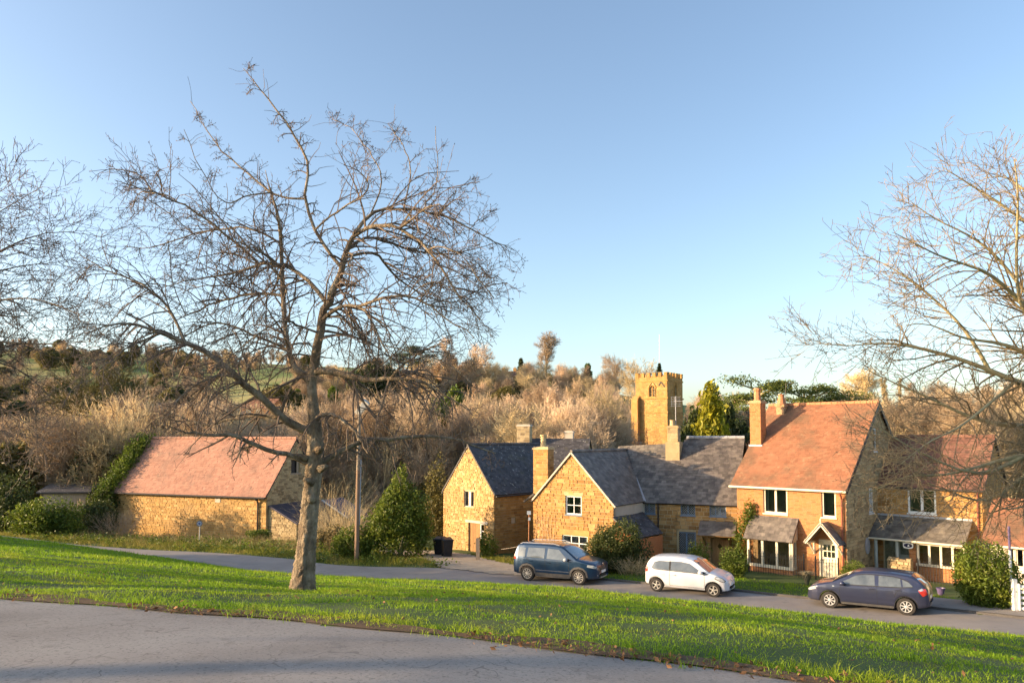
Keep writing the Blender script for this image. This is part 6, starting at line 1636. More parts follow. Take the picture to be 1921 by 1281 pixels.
class Car:
    """body = side silhouette swept across the width; panels lie a few mm proud of it"""
    def __init__(s, name, label, top, wb, R, width, belt, roofw, bottom, taper, arch, ends):
        s.tx = np.array([p[0] for p in top]); s.tz = np.array([p[1] for p in top]); s.wb, s.R, s.hw, s.belt, s.rw = wb, R, width/2, belt, roofw
        s.bottom, s.taper, s.arch = bottom, taper, arch; s.x0, s.x1 = ends; s.zr = s.tz.max()
        s.root = thing(name, (0, 0, 0), label, 'car')
    def ztop(s, x): return np.interp(x, s.tx, s.tz)
    def wx(s, x): return np.interp(x, [q[0] for q in s.taper], [q[1] for q in s.taper])
    def zbot(s, x):
        z = np.interp(x, [q[0] for q in s.bottom], [q[1] for q in s.bottom])
        for c in (-s.wb/2, s.wb/2):
            d = np.abs(x-c); a = s.arch
            z = np.where(d < a, np.maximum(z, s.R*.96+np.sqrt(np.maximum(a*a-d*d, 0))), z)
        return z
    def Wd(s, x, z):
        bz = s.belt; low = np.interp(z, [.15, .32, .55, .75, bz], [.90, .965, 1.0, 1.0, .965])
        up = .965 + (s.rw/s.hw-.965)*np.clip((z-bz)/(s.zr-bz), 0, 1)**1.15
        return s.hw*np.where(z <= bz, low, up)*s.wx(x)
    def section(s, x, r=.07):
        zt = float(s.ztop(x)); zb = min(float(s.zbot(x)), zt-.06); r = min(r, (zt-zb)*.45)
        q = [(0., zb)] + [(float(s.Wd(x, zb))*.9, zb)]
        for t in np.linspace(0, 1, 9): z = zb+.02+(zt-r-zb-.02)*t; q.append((float(s.Wd(x, z)), z))
        we = float(s.Wd(x, zt-r))
        for a in (25, 50, 72): q.append((we-r*1.3*(1-math.cos(math.radians(a))), zt-r+r*math.sin(math.radians(a))))
        ye = q[-1][0]
        for f in (.75, .5, .25, 0.): q.append((ye*f, s.topz(x, ye*f)))
        return q
    def topz(s, x, y):
        zt = float(s.ztop(x)); w = float(s.Wd(x, zt-.05)); return zt + .035*(1-min(1, (abs(y)/max(w,.1)))**2) - .0
    def body(s, material):
        xs = set(np.linspace(s.x0, s.x1, 46).tolist()) | set(s.tx.tolist())
        for c in (-s.wb/2, s.wb/2):
            for t in np.linspace(-1, 1, 19): xs.add(c+s.arch*math.sin(t*math.pi/2)*1.001)
        xs = sorted(x for x in xs if s.x0 <= x <= s.x1); out = []
        for x in xs:
            if not out or x-out[-1] > .004: out.append(x)
        S = [s.section(x) for x in out]; n = len(S[0]); V = []; Fq = []
        for x, q in zip(out, S):
            V += [(x, y, z) for y, z in q] + [(x, -y, z) for y, z in q[::-1][1:-1]]
        m = 2*n-2
        for i in range(len(out)-1):
            for k in range(m): a, b = i*m+k, i*m+(k+1) % m; Fq.append((a, a+m, b+m, b))
        mb = MB(); mb.add(V, [np.array(Fq), np.arange(m)[None, ::-1], (np.arange(m)+(len(out)-1)*m)[None]])
        fl = mb.G; o = mb.build('body', material, s.root, smooth=True)
        o.data.flip_normals() if False else None
        return o
    def patch(s, name, poly, material, side, d=.007, parent=None, rings=4, smooth=True):
        """panel on the flank from a side-view outline (x,z); side = +1/-1 (y)"""
        p = np.array(poly, float)
        p = np.concatenate([[p[i]+(p[(i+1) % len(p)]-p[i])*t for t in (0, .34, .67)] for i in range(len(p))])
        c = p.mean(0); V = []
        for k in range(rings):
            f = 1-k/rings
            for q in p: x, z = c+(q-c)*f; V.append((x, side*(float(s.Wd(x, min(z, float(s.ztop(x))-.01)))+d), z))
        x, z = c; V.append((x, side*(float(s.Wd(x, z))+d), z)); n = len(p); Fq = []; Ft = []
        for k in range(rings-1):
            for i in range(n): a, b = k*n+i, k*n+(i+1) % n; Fq.append((a, b, b+n, a+n))
        for i in range(n): Ft.append(((rings-1)*n+i, (rings-1)*n+(i+1) % n, rings*n))
        mb = MB(); mb.add(V, [np.array(Fq), np.array(Ft)])
        return mb.build(name, material, parent or s.root, smooth=smooth)
    def strip(s, name, line, w, material, side, d=.005, parent=None, thick=0):
        """narrow band along a side-view line"""
        p = resample(line, max(4, len(line)*4)); V = []
        t = np.gradient(p, axis=0); t /= np.linalg.norm(t, axis=1, keepdims=True); nn = np.stack([-t[:, 1], t[:, 0]], 1)
        for q, m_ in zip(p, nn):
            for sg in (-.5, .5):
                x, z = q+m_*w*sg; V.append((x, side*(float(s.Wd(x, z))+d), z))
        f = np.array([(2*i, 2*i+1, 2*i+3, 2*i+2) for i in range(len(p)-1)])
        mb = MB(); mb.add(V, f); return mb.build(name, material, parent or s.root)
    def top_panel(s, name, x0, x1, f0, f1, material, d=.008, parent=None):
        xs = np.linspace(x0, x1, 9); V = []
        for i, x in enumerate(xs):
            fr = f0+(f1-f0)*i/8; w = float(s.Wd(x, float(s.ztop(x))-.07))*fr
            for y in np.linspace(-w, w, 9): V.append((x, y, s.topz(x, y)+d))
        f = np.array([(i*9+j, i*9+j+1, (i+1)*9+j+1, (i+1)*9+j) for i in range(8) for j in range(8)])
        mb = MB(); mb.add(V, f); return mb.build(name, material, parent or s.root, smooth=True)
    def nose(s, name, y0, y1, z0, z1, material, front=True, d=.012, parent=None, bow=.06):
        """panel on the front or rear face between y0..y1, z0..z1"""
        V = []; xe = s.x1 if front else s.x0; sg = 1 if front else -1; n = 7
        def face_x(z):
            xs = np.linspace(xe-sg*.5, xe, 60); ok = (s.ztop(xs) >= z) & (s.zbot(xs) <= z+.02)
            return xs[ok][-1] if ok.any() else xe-sg*.1
        for z in (z0, z1):
            for y in np.linspace(y0, y1, n):
                x = face_x(z)-sg*bow*(abs(y)/s.hw)**2*2
                # slide back until the point lies outside the plan taper
                xs = np.linspace(xe-sg*.6, xe, 120); w = s.Wd(xs, np.full(120, min(z, s.belt)))
                okx = xs[w >= abs(y)]; lim = okx[-1] if len(okx) else xe-sg*.3
                x = min(x, lim) if front else max(x, lim)
                V.append((x+sg*d, y, z))
        f = np.array([(i, i+1, n+i+1, n+i) for i in range(n-1)])
        mb = MB(); mb.add(V, f); return mb.build(name, material, parent or s.root)
    def wheel(s, x, side, spokes, rim_r, rim, y_out):
        y = side*y_out; R = s.R; mb = MB(); ax = V3(0, side, 0); c = V3(x, y, R)
        mb.lathe(c, ax, [(rim_r,-.20),(R*.94,-.2),(R*.995,-.17),(R,-.1),(R*.995,-.03),(R*.95,.0),(rim_r*1.04,.008),(rim_r,-.01),(rim_r*.98,-.06)], 36, caps=False)
        w = mb.build('wheel', M['tyre'], s.root, smooth=False)
        rm = MB(); rm.lathe(c, ax, [(rim_r*1.0,-.01),(rim_r*.98,.006),(rim_r*.90,.004),(rim_r*.88,-.03)], 36, caps=False)
        rm.lathe(c, ax, [(rim_r*.22,-.04),(rim_r*.22,.0),(rim_r*.15,.008),(0,.01)], 16)
        for k in range(spokes):
            a = 2*math.pi*k/spokes+.2; dr = V3(math.cos(a), 0, math.sin(a)); tn = V3(-math.sin(a), 0, math.cos(a)); wd = rim_r*(.62/spokes*2.2)*.5
            V = []
            for r_, ww in ((rim_r*.15, wd*.8), (rim_r*.93, wd*1.15)):
                for yy in (-.035, .002): V += [c+dr*r_-tn*ww+ax*yy, c+dr*r_+tn*ww+ax*yy]
            V = np.array(V); rm.add(V[[0,1,3,2,4,5,7,6]], MB.BOXF)
        rm.build('rim', rim, w)
        bk = MB(); bk.lathe(c, ax, [(rim_r*.9,-.07),(0,-.07)], 20); bk.build('brake_disc', M['blacktrim'], w)
    def mirror(s, x, z, side, material):
        y = float(s.Wd(x, z)); mb = MB(); a = np.linspace(0, math.pi, 6)
        mb.lathe((x, side*(y+.13), z), V3(1, 0, 0), [(.03,-.1),(.075,-.06),(.085,0),(.06,.07),(.0,.1)], 10)
        mb.bar((x+.02, side*(y-.02), z-.04), (x, side*(y+.1), z-.02), .05, .05); mb.build('mirror', material, s.root, smooth=True)
    def handle(s, x, z, side, material, w=.2):
        y = float(s.Wd(x, z)); mb = MB(); mb.obox((x, side*(y+.012), z), V3(w/2,0,0), V3(0,.016,0), V3(0,0,.018)); return mb.build('handle', material, s.root)
    def place(s, rear, front, side):
        """stand the wheels' contact points of one flank on the lane"""
        a, b = np.asarray(rear, float), np.asarray(front, float); x = nrm(b-a); mid = (a+b)/2
        y = nrm(np.cross(ZUP, x)); z = np.cross(x, y); o = mid - y*side*(s.hw-.1)
        s.root.matrix_world = Matrix(((x[0],y[0],z[0],o[0]),(x[1],y[1],z[1],o[1]),(x[2],y[2],z[2],o[2]),(0,0,0,1)))
def contact(px, py, zr):
    p = Pz(px, py, zr); p[2] = gz(p[0], p[1])+.02
    return Pz(px, py, p[2])

# ---- dark blue estate-shaped off-roader
M['suvblue'] = paint('petrol_blue_paint', (.008,.035,.085), .45, ((.10,.085,.06), 1.5, .55, .8, .25))
c = Car('parked_car', 'dark blue boxy off-roader parked nearest the gravel drive', [(-2.09,.55),(-2.08,.8),(-2.05,1.0),(-1.97,1.35),(-1.88,1.58),(-1.78,1.645),(-1.2,1.675),(-.4,1.685),(.15,1.665),(.42,1.62),(.62,1.52),(.9,1.33),(1.2,1.12),(1.5,1.06),(1.85,.98),(2.02,.92),(2.1,.82),(2.15,.66),(2.16,.5)],
    2.58, .345, 1.79, 1.03, .66, [(-2.1,.36),(-1.8,.30),(-1.2,.26),(1.2,.26),(1.9,.28),(2.16,.32)], [(-2.09,.80),(-2.02,.90),(-1.85,.965),(-1.5,1.),(1.4,1.),(1.75,.965),(1.95,.89),(2.08,.79),(2.16,.62)], .41, (-2.09, 2.16))
bd = c.body(M['suvblue'])
for sd in (1, -1):
    c.patch('side_window', [(-1.86,1.13),(-1.42,1.10),(-1.42,1.50),(-1.74,1.52)], M['carglass'], sd)
    c.patch('side_window', [(-1.33,1.10),(-.42,1.08),(-.42,1.53),(-1.28,1.52)], M['carglass'], sd)
    c.patch('side_window', [(-.30,1.08),(.62,1.06),(.72,1.12),(.28,1.50),(-.28,1.53)], M['carglass'], sd)
    c.patch('quarter_trim', [(.66,1.06),(.98,1.07),(.74,1.16)], M['blacktrim'], sd)
    c.strip('cladding', [(-1.70,.36),(-1.66,.58),(-1.52,.72),(-1.29,.775),(-1.06,.72),(-.92,.58),(-.88,.36)], .09, M['greytrim'], sd, .016)
    c.strip('cladding', [(.88,.36),(.92,.58),(1.06,.72),(1.29,.775),(1.52,.72),(1.66,.58),(1.70,.36)], .09, M['greytrim'], sd, .016)
    c.strip('cladding', [(-.88,.35),(0,.33),(.88,.35)], .19, M['greytrim'], sd, .014)
    c.strip('rubbing_strip', [(-.85,.55),(.85,.55)], .035, M['chrome'], sd, .012)
    for x in (-.36, .82): c.strip('door_seam', [(x,.42),(x+.0,.75),(x-.02,1.04)], .012, M['blacktrim'], sd, .004)
    c.strip('door_seam', [(-1.2,.95),(-1.36,1.06)], .012, M['blacktrim'], sd, .004)
    c.handle(-1.12, .93, sd, M['suvblue']); c.handle(-.18, .91, sd, M['suvblue'])
    c.patch('tail_lamp', [(-2.06,.98),(-1.9,.97),(-1.88,1.16),(-2.0,1.2)], M['redlamp'], sd, .012)
    c.patch('headlamp', [(1.70,.83),(2.06,.76),(2.10,.84),(1.98,.91),(1.72,.93)], M['lampglass'], sd, .012)
    c.mirror(.70, 1.10, sd, M['lead'])
    for x in (-1.29, 1.29): c.wheel(x, sd, 10, .235, M['alloy'], .89)
    mb = MB(); mb.tube([(-1.75, sd*.62, 1.66),(-1.6, sd*.63, 1.72),(0, sd*.63, 1.74),(.25, sd*.62, 1.67)], .018, 6); mb.build('roof_rail', M['lead'], c.root)
c.top_panel('windscreen', .56, 1.17, .92, .90, M['carglass']); 
c.nose('grille', -.36, .36, .70, .88, M['blacktrim']); c.nose('grille_surround', -.42, .42, .88, .92, M['chrome'], d=.02); c.nose('number_plate', -.26, .26, .53, .64, M['plate'], d=.02)
c.nose('air_intake', -.45, .45, .38, .51, M['blacktrim']); c.nose('skid_plate', -.5, .5, .31, .37, M['alloy'], d=.02)
mb = MB(); mb.lathe((2.13,0,.90), V3(1,0,.3), [(.045,0),(.045,.015),(0,.018)], 14); mb.build('badge', M['chrome'], c.root)
c.nose('rear_window', -.6, .6, 1.1, 1.48, M['carglass'], front=False, d=.03); c.nose('number_plate', -.26, .26, .75, .86, M['plate'], front=False, d=.02)
for sd in (-1, 1): c.nose('fog_lamp', sd*.5, sd*.66, .44, .49, M['lampglass'], d=.02)
c.place(contact(991, 1088.5, -6.55), contact(1086.5, 1097, -6.55), -1)
# ---- white three-door hatchback
M['carwhite'] = paint('white_paint_car', (.66,.67,.70), 0, None)
c = Car('parked_car', 'small white three-door hatchback parked between two dark cars', [(-1.76,.5),(-1.755,.75),(-1.72,.98),(-1.62,1.22),(-1.5,1.37),(-1.35,1.425),(-.9,1.465),(-.4,1.48),(.05,1.465),(.32,1.41),(.55,1.30),(.8,1.13),(1.06,.96),(1.3,.90),(1.52,.82),(1.66,.74),(1.75,.64),(1.795,.52),(1.80,.42)],
    2.42, .288, 1.645, .90, .60, [(-1.76,.34),(-1.5,.26),(-1.1,.22),(1.1,.22),(1.6,.24),(1.8,.28)], [(-1.76,.74),(-1.70,.86),(-1.55,.95),(-1.25,1.),(1.15,1.),(1.45,.965),(1.65,.88),(1.75,.77),(1.80,.60)], .345, (-1.76, 1.80))
c.body(M['carwhite'])
for sd in (1, -1):
    c.patch('side_window', [(-1.42,1.02),(-1.38,.97),(-.66,.95),(-.66,1.30),(-1.10,1.30),(-1.32,1.24)], M['carglass'], sd)
    c.patch('side_window', [(-.58,.95),(.66,.92),(.74,.97),(.22,1.27),(-.15,1.32),(-.58,1.31)], M['carglass'], sd)
    c.strip('pillar_trim', [(-.62,.95),(-.62,1.31)], .07, M['blacktrim'], sd, .008)
    c.patch('quarter_trim', [(.70,.91),(1.0,.90),(.78,1.01)], M['blacktrim'], sd)
    for x, zz in ((-.62, .92), (.86, .9)): c.strip('door_seam', [(x,.34),(x,.6),(x-.01,zz)], .010, M['greytrim'], sd, .004)
    c.strip('door_seam', [(-.62,.33),(.86,.33)], .010, M['greytrim'], sd, .004)
    c.handle(-.46, .78, sd, M['carwhite'], .17)
    c.patch('tail_lamp', [(-1.735,.82),(-1.62,.80),(-1.56,1.0),(-1.66,1.06)], M['redlamp'], sd, .012)
    c.patch('headlamp', [(1.28,.76),(1.62,.62),(1.70,.68),(1.56,.79),(1.34,.84)], M['lampglass'], sd, .012)
    c.strip('headlamp_rim', [(1.28,.76),(1.62,.62),(1.71,.68),(1.56,.80),(1.34,.85),(1.28,.76)], .02, M['blacktrim'], sd, .014)
    c.mirror(.72, .97, sd, M['carwhite'])
    for x in (-1.21, 1.21): c.wheel(x, sd, 5, .19, M['alloy'], .815)
c.top_panel('windscreen', .36, 1.05, .90, .90, M['carglass'])
c.nose('grille', -.22, .22, .55, .66, M['blacktrim']); c.nose('number_plate', -.26, .26, .43, .53, M['plate'], d=.02); c.nose('air_intake', -.6, .6, .30, .38, M['blacktrim']); c.nose('bumper_lip', -.62, .62, .235, .28, M['carwhite'], d=.05)
mb = MB(); mb.lathe((1.76,0,.61), V3(1,0,.3), [(.035,0),(.035,.02),(0,.022)], 12); mb.build('badge', M['chrome'], c.root)
c.nose('rear_window', -.52, .52, 1.0, 1.3, M['carglass'], front=False, d=.03); c.nose('number_plate', -.26, .26, .6, .71, M['plate'], front=False, d=.02)
for sd in (1, -1):
    for cx in (-1.21, 1.21): c.strip('arch_shade', [(cx+.352*math.cos(t), .288*.96+.352*math.sin(t)) for t in np.linspace(.05, math.pi-.05, 9)], .018, M['blacktrim'], sd, .004)  # dark bands paint the gap shadow round the wheel arches
    c.strip('window_trim', [(-1.42,1.02),(-1.38,.955),(-.6,.935),(.72,.905)], .022, M['blacktrim'], sd, .008)
c.place(contact(1231, 1108.5, -6.5), contact(1340.6, 1119.5, -6.5), -1)
# ---- dark navy five-door hatchback, nose to the left
M['carnavy'] = paint('navy_paint', (.04,.048,.095), .45, ((.09,.075,.06), 1.2, .5, .75, .45), .35)
c = Car('parked_car', 'dirty navy five-door hatchback parked nearest, in front of the stone house', [(-2.06,.5),(-2.05,.72),(-2.02,.9),(-1.92,1.04),(-1.72,1.25),(-1.55,1.36),(-1.4,1.40),(-.8,1.45),(-.2,1.46),(.15,1.44),(.42,1.38),(.8,1.20),(1.2,1.0),(1.35,.96),(1.75,.87),(1.98,.77),(2.11,.66),(2.17,.52),(2.19,.4)],
    2.614, .316, 1.753, .93, .60, [(-2.06,.36),(-1.8,.28),(-1.2,.22),(1.2,.22),(1.9,.24),(2.19,.27)], [(-2.06,.74),(-1.98,.87),(-1.8,.955),(-1.45,1.),(1.4,1.),(1.75,.965),(1.98,.88),(2.1,.77),(2.19,.58)], .375, (-2.06, 2.19))
c.body(M['carnavy'])
for sd in (1, -1):
    c.patch('side_window', [(-.30,.98),(.80,.96),(.90,1.0),(.36,1.29),(.02,1.34),(-.28,1.34)], M['carglass'], sd)
    c.patch('side_window', [(-1.18,1.0),(-.42,.98),(-.42,1.34),(-.92,1.32),(-1.14,1.28)], M['carglass'], sd)
    c.patch('side_window', [(-1.56,1.04),(-1.24,1.01),(-1.20,1.26),(-1.42,1.18)], M['carglass'], sd)
    for ln in ([(.93,.34),(.93,.7),(.90,.95)], [(-.36,.34),(-.36,.7),(-.36,.96)], [(-.92,.6),(-1.0,.8),(-1.2,.97)]): c.strip('door_seam', ln, .011, M['blacktrim'], sd, .004)
    c.strip('rubbing_strip', [(-.9,.52),(.9,.52)], .04, M['carnavy'], sd, .016)
    c.handle(-.20, .86, sd, M['carnavy']); c.handle(-1.08, .88, sd, M['carnavy'])
    c.patch('tail_lamp', [(-2.02,.80),(-1.86,.72),(-1.72,.92),(-1.86,1.0),(-1.96,.98)], M['redlamp'], sd, .012)
    c.patch('tail_lamp_lens', [(-1.90,.95),(-1.80,.90),(-1.72,.94),(-1.84,1.01)], M['lampglass'], sd, .016)
    c.patch('headlamp', [(1.78,.70),(2.08,.60),(2.12,.66),(1.98,.75),(1.80,.81)], M['lampglass'], sd, .012)
    c.patch('side_repeater', [(1.12,.84),(1.19,.84),(1.19,.87),(1.12,.87)], M['lampglass'], sd, .012)
    c.mirror(.82, .99, sd, M['carnavy'])
    for x in (-1.307, 1.307): c.wheel(x, sd, 8, .205, M['hub'], .868)
c.top_panel('windscreen', .44, 1.19, .92, .92, M['carglass']); c.top_panel('rear_window', -1.9, -1.5, .8, .8, M['carglass'])
c.nose('grille', -.4, .4, .58, .66, M['blacktrim']); c.nose('number_plate', -.26, .26, .42, .53, M['plate'], d=.02); c.nose('air_intake', -.6, .6, .28, .38, M['blacktrim']); c.nose('number_plate', -.26, .26, .58, .69, M['plate'], front=False, d=.02)
mb = MB(); mb.tube([(-.9,0,1.48),(-1.05,0,1.62)], [.008,.004], 5); mb.build('aerial', M['blacktrim'], c.root)
for sd in (1, -1):
    for cx in (-1.307, 1.307): c.strip('arch_shade', [(cx+.383*math.cos(t), .316*.96+.383*math.sin(t)) for t in np.linspace(.05, math.pi-.05, 9)], .02, M['blacktrim'], sd, .004)  # painted shadow of the gap between arch and tyre
    c.strip('window_trim', [(-1.56,1.03),(-1.2,.985),(-.4,.965),(.86,.945)], .025, M['blacktrim'], sd, .008)
    c.strip('window_trim', [(-1.44,1.20),(-1.14,1.30),(-.9,1.345),(-.3,1.36),(.05,1.36),(.38,1.305)], .022, M['blacktrim'], sd, .008)
    c.strip('sill', [(-.9,.25),(.9,.25)], .09, M['greytrim'], sd, .006)
c.place(contact(1706.7, 1154, -6.4), contact(1553, 1139, -6.45), 1)
# ---------------------------------------------------------------- shrubs, hedges and climbers near the lane
def at_ground(px, py_or_Y, Y=None):
    x = (px-CX)/F*(Y or py_or_Y); y = Y or py_or_Y; return V3(x, y, gz(x, y))
def shrub(name, label, cat, px, y_top, Y, wpx, n, size, m, seed, shape='round', **kw):
    b = at_ground(px, Y); h = zat(b, y_top)-b[2]; w = wpx/F*Y/2
    if shape == 'round': bl = [((0,0,h*.5),(w,w*.9,h*.52)),((w*.35,-w*.2,h*.35),(w*.65,w*.6,h*.4)),((-w*.35,w*.1,h*.4),(w*.62,w*.6,h*.42)),((0,0,h*.18),(w*.8,w*.8,h*.25))]
    elif shape == 'cone': bl = [((0,0,h*.30),(w,w*.9,h*.33)),((w*.15,0,h*.52),(w*.72,w*.66,h*.28)),((-w*.25,.1,h*.56),(w*.6,w*.6,h*.26)),((0,0,h*.74),(w*.45,w*.45,h*.2)),((w*.05,0,h*.9),(w*.2,w*.2,h*.12)),((-w*.55,-.2,h*.3),(w*.5,w*.5,h*.3)),((w*.6,-.1,h*.28),(w*.45,w*.5,h*.28))]
    elif shape == 'low': bl = [((0,0,h*.4),(w,w*.6,h*.6)),((w*.6,.1,h*.3),(w*.5,w*.45,h*.45)),((-w*.6,0,h*.3),(w*.5,w*.45,h*.5))]
    return leafy(name, label, cat, b, bl, n, size, m, seed, **kw)
shrub('laurel_bush', 'tall cone-shaped evergreen bush right of the lamp post', 'bush', 752, 874, 43.5, 122, 15300, 0.101, M['laurel'], 301, 'cone', stems=10)
shrub('laurel_bush', 'low dark green bushes at the foot of the lamp post', 'bush', 665, 985, 43, 70, 5100, 0.086, M['laurel'], 302, 'low')
shrub('laurel_bush', 'big rounded glossy bush beside the white gate', 'bush', 1838, 1008, 28.6, 116, 13600, 0.066, M['laurel'], 303, 'round', stems=10, lump=.14)
shrub('box_bush', 'clipped round bush behind the roof of the navy car', 'bush', 1597, 1049, 32.6, 56, 5950, 0.039, M['laurel'], 304, 'round', lump=.12)
shrub('box_bush', 'small round bush against the barn wall by the downpipe', 'bush', 490, 990, 53.2, 46, 3060, 0.078, M['laurel'], 305, 'round')
shrub('wiry_bush', 'large dark wiry bush between the blue and white cars', 'bush', 1156, 972, 37.2, 118, 19125, 0.066, M['evergreen'], 306, 'round', stems=12)
shrub('garden_bush', 'small dark green bush left of the plank door', 'bush', 1308, 1014, 38.6, 44, 2720, 0.055, M['laurel'], 307, 'round')
shrub('garden_bush', 'dark shrub under the yellow-green climber behind the white car', 'bush', 1372, 1022, 35.8, 50, 3400, 0.055, M['laurel'], 308, 'round')
shrub('garden_bush', 'low green bush at the corner of the small cottage', 'bush', 915, 998, 43.4, 38, 2210, 0.070, M['laurel'], 309, 'round')
shrub('evergreen_bush', 'dark evergreen bush at the far left edge above the verge', 'bush', 18, 892, 55, 110, 7140, 0.125, M['evergreen'], 310, 'round')
shrub('evergreen_bush', 'second bush from the left edge in front of the shed', 'bush', 70, 930, 52, 95, 6120, 0.109, M['laurel'], 311, 'round')
shrub('evergreen_bush', 'olive green bush below the pale shed ridge', 'bush', 128, 940, 53, 80, 5100, 0.109, M['laurel'], 312, 'round')
shrub('evergreen_bush', 'dark ivy-grown bush leaning on the left corner of the barn', 'bush', 192, 925, 57, 70, 6120, 0.109, M['evergreen'], 313, 'round')
shrub('holly_bush', 'dark round evergreen above the left corner of the barn roof', 'bush', 190, 832, 66, 110, 6800, 0.156, M['yew'], 314, 'round')
shrub('pale_shrub', 'olive shrub at the left edge of the small cottage', 'bush', 822, 850, 52, 50, 3740, 0.109, M['olive'], 315, 'round')
shrub('pale_shrub', 'dry brown bramble beside the barn lean-to', 'bush', 622, 985, 47, 60, 3740, 0.094, M['deadgrass'], 316, 'low')
# climbers: ivy on the barn's left verge, yellow-green climber on the brick house
rgc = np.random.default_rng(41)
def climber(name, label, samples, n, size, m, spread, cat='climber', stemline=None):
    root = thing(name, samples[0], label, cat); S = np.array(samples); t = rgc.random(n)*(len(S)-1); i = t.astype(int); w = (t-i)[:, None]
    sp = np.asarray(spread); pts = S[i]*(1-w)+S[np.minimum(i+1, len(S)-1)]*w + rgc.normal(size=(n, 3))*sp
    V, f = leaves(pts, size, rgc, .1); mb = MB(); mb.add(V, f); mb.build('foliage', m, root)
    mb = MB(); mb.tube([p+V3(0,.05,0) for p in S], .03, 5); mb.build('stem', M['bark_ash'], root); return root
iv = [nh.pt(-.15, -.35, -7.2), nh.pt(-.3, -.4, -5.6), nh.pt(-.25, -.3, ne+.0)] + [nh.pt(-.1, nhd*t, ne+(nr-ne)*t+.25) for t in (.25, .5, .75, .97)]
climber('ivy', 'bright ivy running up the left verge of the barn roof', iv, 11050, 0.117, M['ivy'], (.42,.4,.22))
iv2 = [nh.pt(-.4, -.5, -7.3), nh.pt(-.5, -.4, -6.0), nh.pt(-.3, -.4, ne-.3)]
climber('ivy', 'dark ivy mass hanging over the lower left barn corner', iv2, 5440, 0.117, M['evergreen'], (.6,.5,.4))
cl = [rh.front.pt(rh.front.pix(1398,1075)[0], -7.0, .35), rh.front.pt(rh.front.pix(1392,1040)[0], rh.front.pix(1392,1040)[1], .35), rh.front.pt(rh.front.pix(1396,1000)[0], rh.front.pix(1396,1000)[1], .3), rh.front.pt(rh.front.pix(1405,970)[0], rh.front.pix(1405,970)[1], .2), rh.front.pt(rh.front.pix(1413,948)[0], rh.front.pix(1413,948)[1], .15)]
climber('climber', 'yellow-green climber at the left corner of the brick house', cl, 2550, 0.066, M['ivy'], (.22,.16,.22))
cl2 = [bh.front.pt(u, -7.0+2.0*k, .15) for k, u in ((0, .5), (.4, .6), (.8, .7), (1., 1.0))]
vine = thing('bare_vine', bh.front.pt(.6, -7.0, .1), 'leafless vine on the left of the sunlit gable', 'climber')
st_ = np.array([[bh.front.pt(.25+.2*k+.05*math.sin(j*1.3+k), -7.1+j*.38, .05+.03*(j % 2)) for j in range(8)] for k in range(7)]); rs_ = np.full((7, 8), .014)*np.linspace(1, .5, 8)
v1 = sprout(st_, rs_, 12, (.15, 1.), (.2, .6), (30, 80), 5, (0,0,.3), .3, .6, .5, .006, rgc, .01)
stack([(st_, rs_, 5), (v1[0], v1[1], 4)]).build('stem', M['twig_brown'], vine)
# wiry stems on the big dark bush, hedge of the left verge
def wiry(name, label, px, Y, h, n, m, seed, spread=.6, cat='bush'):
    b = at_ground(px, Y); rg = np.random.default_rng(seed); root = thing(name, b, label, cat); k = 6
    a = rg.uniform(0, 6.28, n); P0 = np.zeros((n, k, 3)); P0[:, 0] = b + np.c_[np.cos(a), np.sin(a), np.zeros(n)]*(rg.random(n)*spread*.4)[:, None]
    d = np.c_[np.cos(a)*.5, np.sin(a)*.5, np.ones(n)]
    for s in range(1, k):
        d = d+rg.normal(size=(n, 3))*.18+np.array([0, 0, -.05]); d /= np.linalg.norm(d, axis=1, keepdims=True); P0[:, s] = P0[:, s-1]+d*h/(k-1)*rg.uniform(.7, 1.2, n)[:, None]
    R0_ = np.full((n, 1), .008)*np.linspace(1, .4, k); p1 = sprout(P0, R0_, 5, (.3, 1.), (h*.15, h*.35), (20, 60), 4, (0,0,.1), .2, .7, .5, .004, rg)
    stack([(P0, R0_, 4), (p1[0], p1[1], 3)]).build('stem', m, root); return root
wiry('bramble', 'tangled dry brambles at the left foot of the barn wall', 228, 56.5, 2.2, 160, M['twig_brown'], 61, 2.5)
wiry('bramble', 'pale dry stems under the wiry bush behind the cars', 1185, 36.4, 1.0, 160, M['twig_tan'], 62, 1.8)
wiry('bramble', 'tan bramble thicket between barn lean-to and lamp post', 640, 50, 3.0, 220, M['twig_tan'], 63, 3.5)
wiry('bare_bush', 'upright pale bare bush left of the lamp post', 630, 58, 5.0, 160, M['twig_tan'], 64, 2.5)
# ornamental grass
def tuft(name, label, px, Y, h, n, m, seed, w=.02, lean=.6, cat='ornamental grass'):
    b = at_ground(px, Y); rg = np.random.default_rng(seed); root = thing(name, b, label, cat)
    a = rg.uniform(0, 6.28, n); ln = h*rg.uniform(.6, 1.15, n); out = np.c_[np.cos(a), np.sin(a), np.zeros(n)]; sd = np.c_[-np.sin(a), np.cos(a), np.zeros(n)]
    L = lean*rg.uniform(.3, 1.3, n); p0 = b+out*.05; p1 = b+out*(L*ln*.4)[:, None]+ZUP*(ln*.75)[:, None]; p2 = b+out*(L*ln)[:, None]+ZUP*(ln*.72)[:, None]
    V = np.stack([p0-sd*w, p0+sd*w, p1+sd*w*.7, p1-sd*w*.7, p2], 1).reshape(-1, 3); i = np.arange(n)*5
    mb = MB(); mb.add(V, [np.stack([i, i+1, i+2, i+3], 1), np.stack([i+3, i+2, i+4], 1)]); mb.build('blade', m, root, kind='stuff'); return root
M['palegrass'] = leafmat('pampas_blade', (.20,.17,.10), (.34,.30,.20), None, .3)
tuft('ornamental_grass', 'pale arching grass clump below the bay window railings', 1507, 33.6, .75, 420, M['palegrass'], 71)

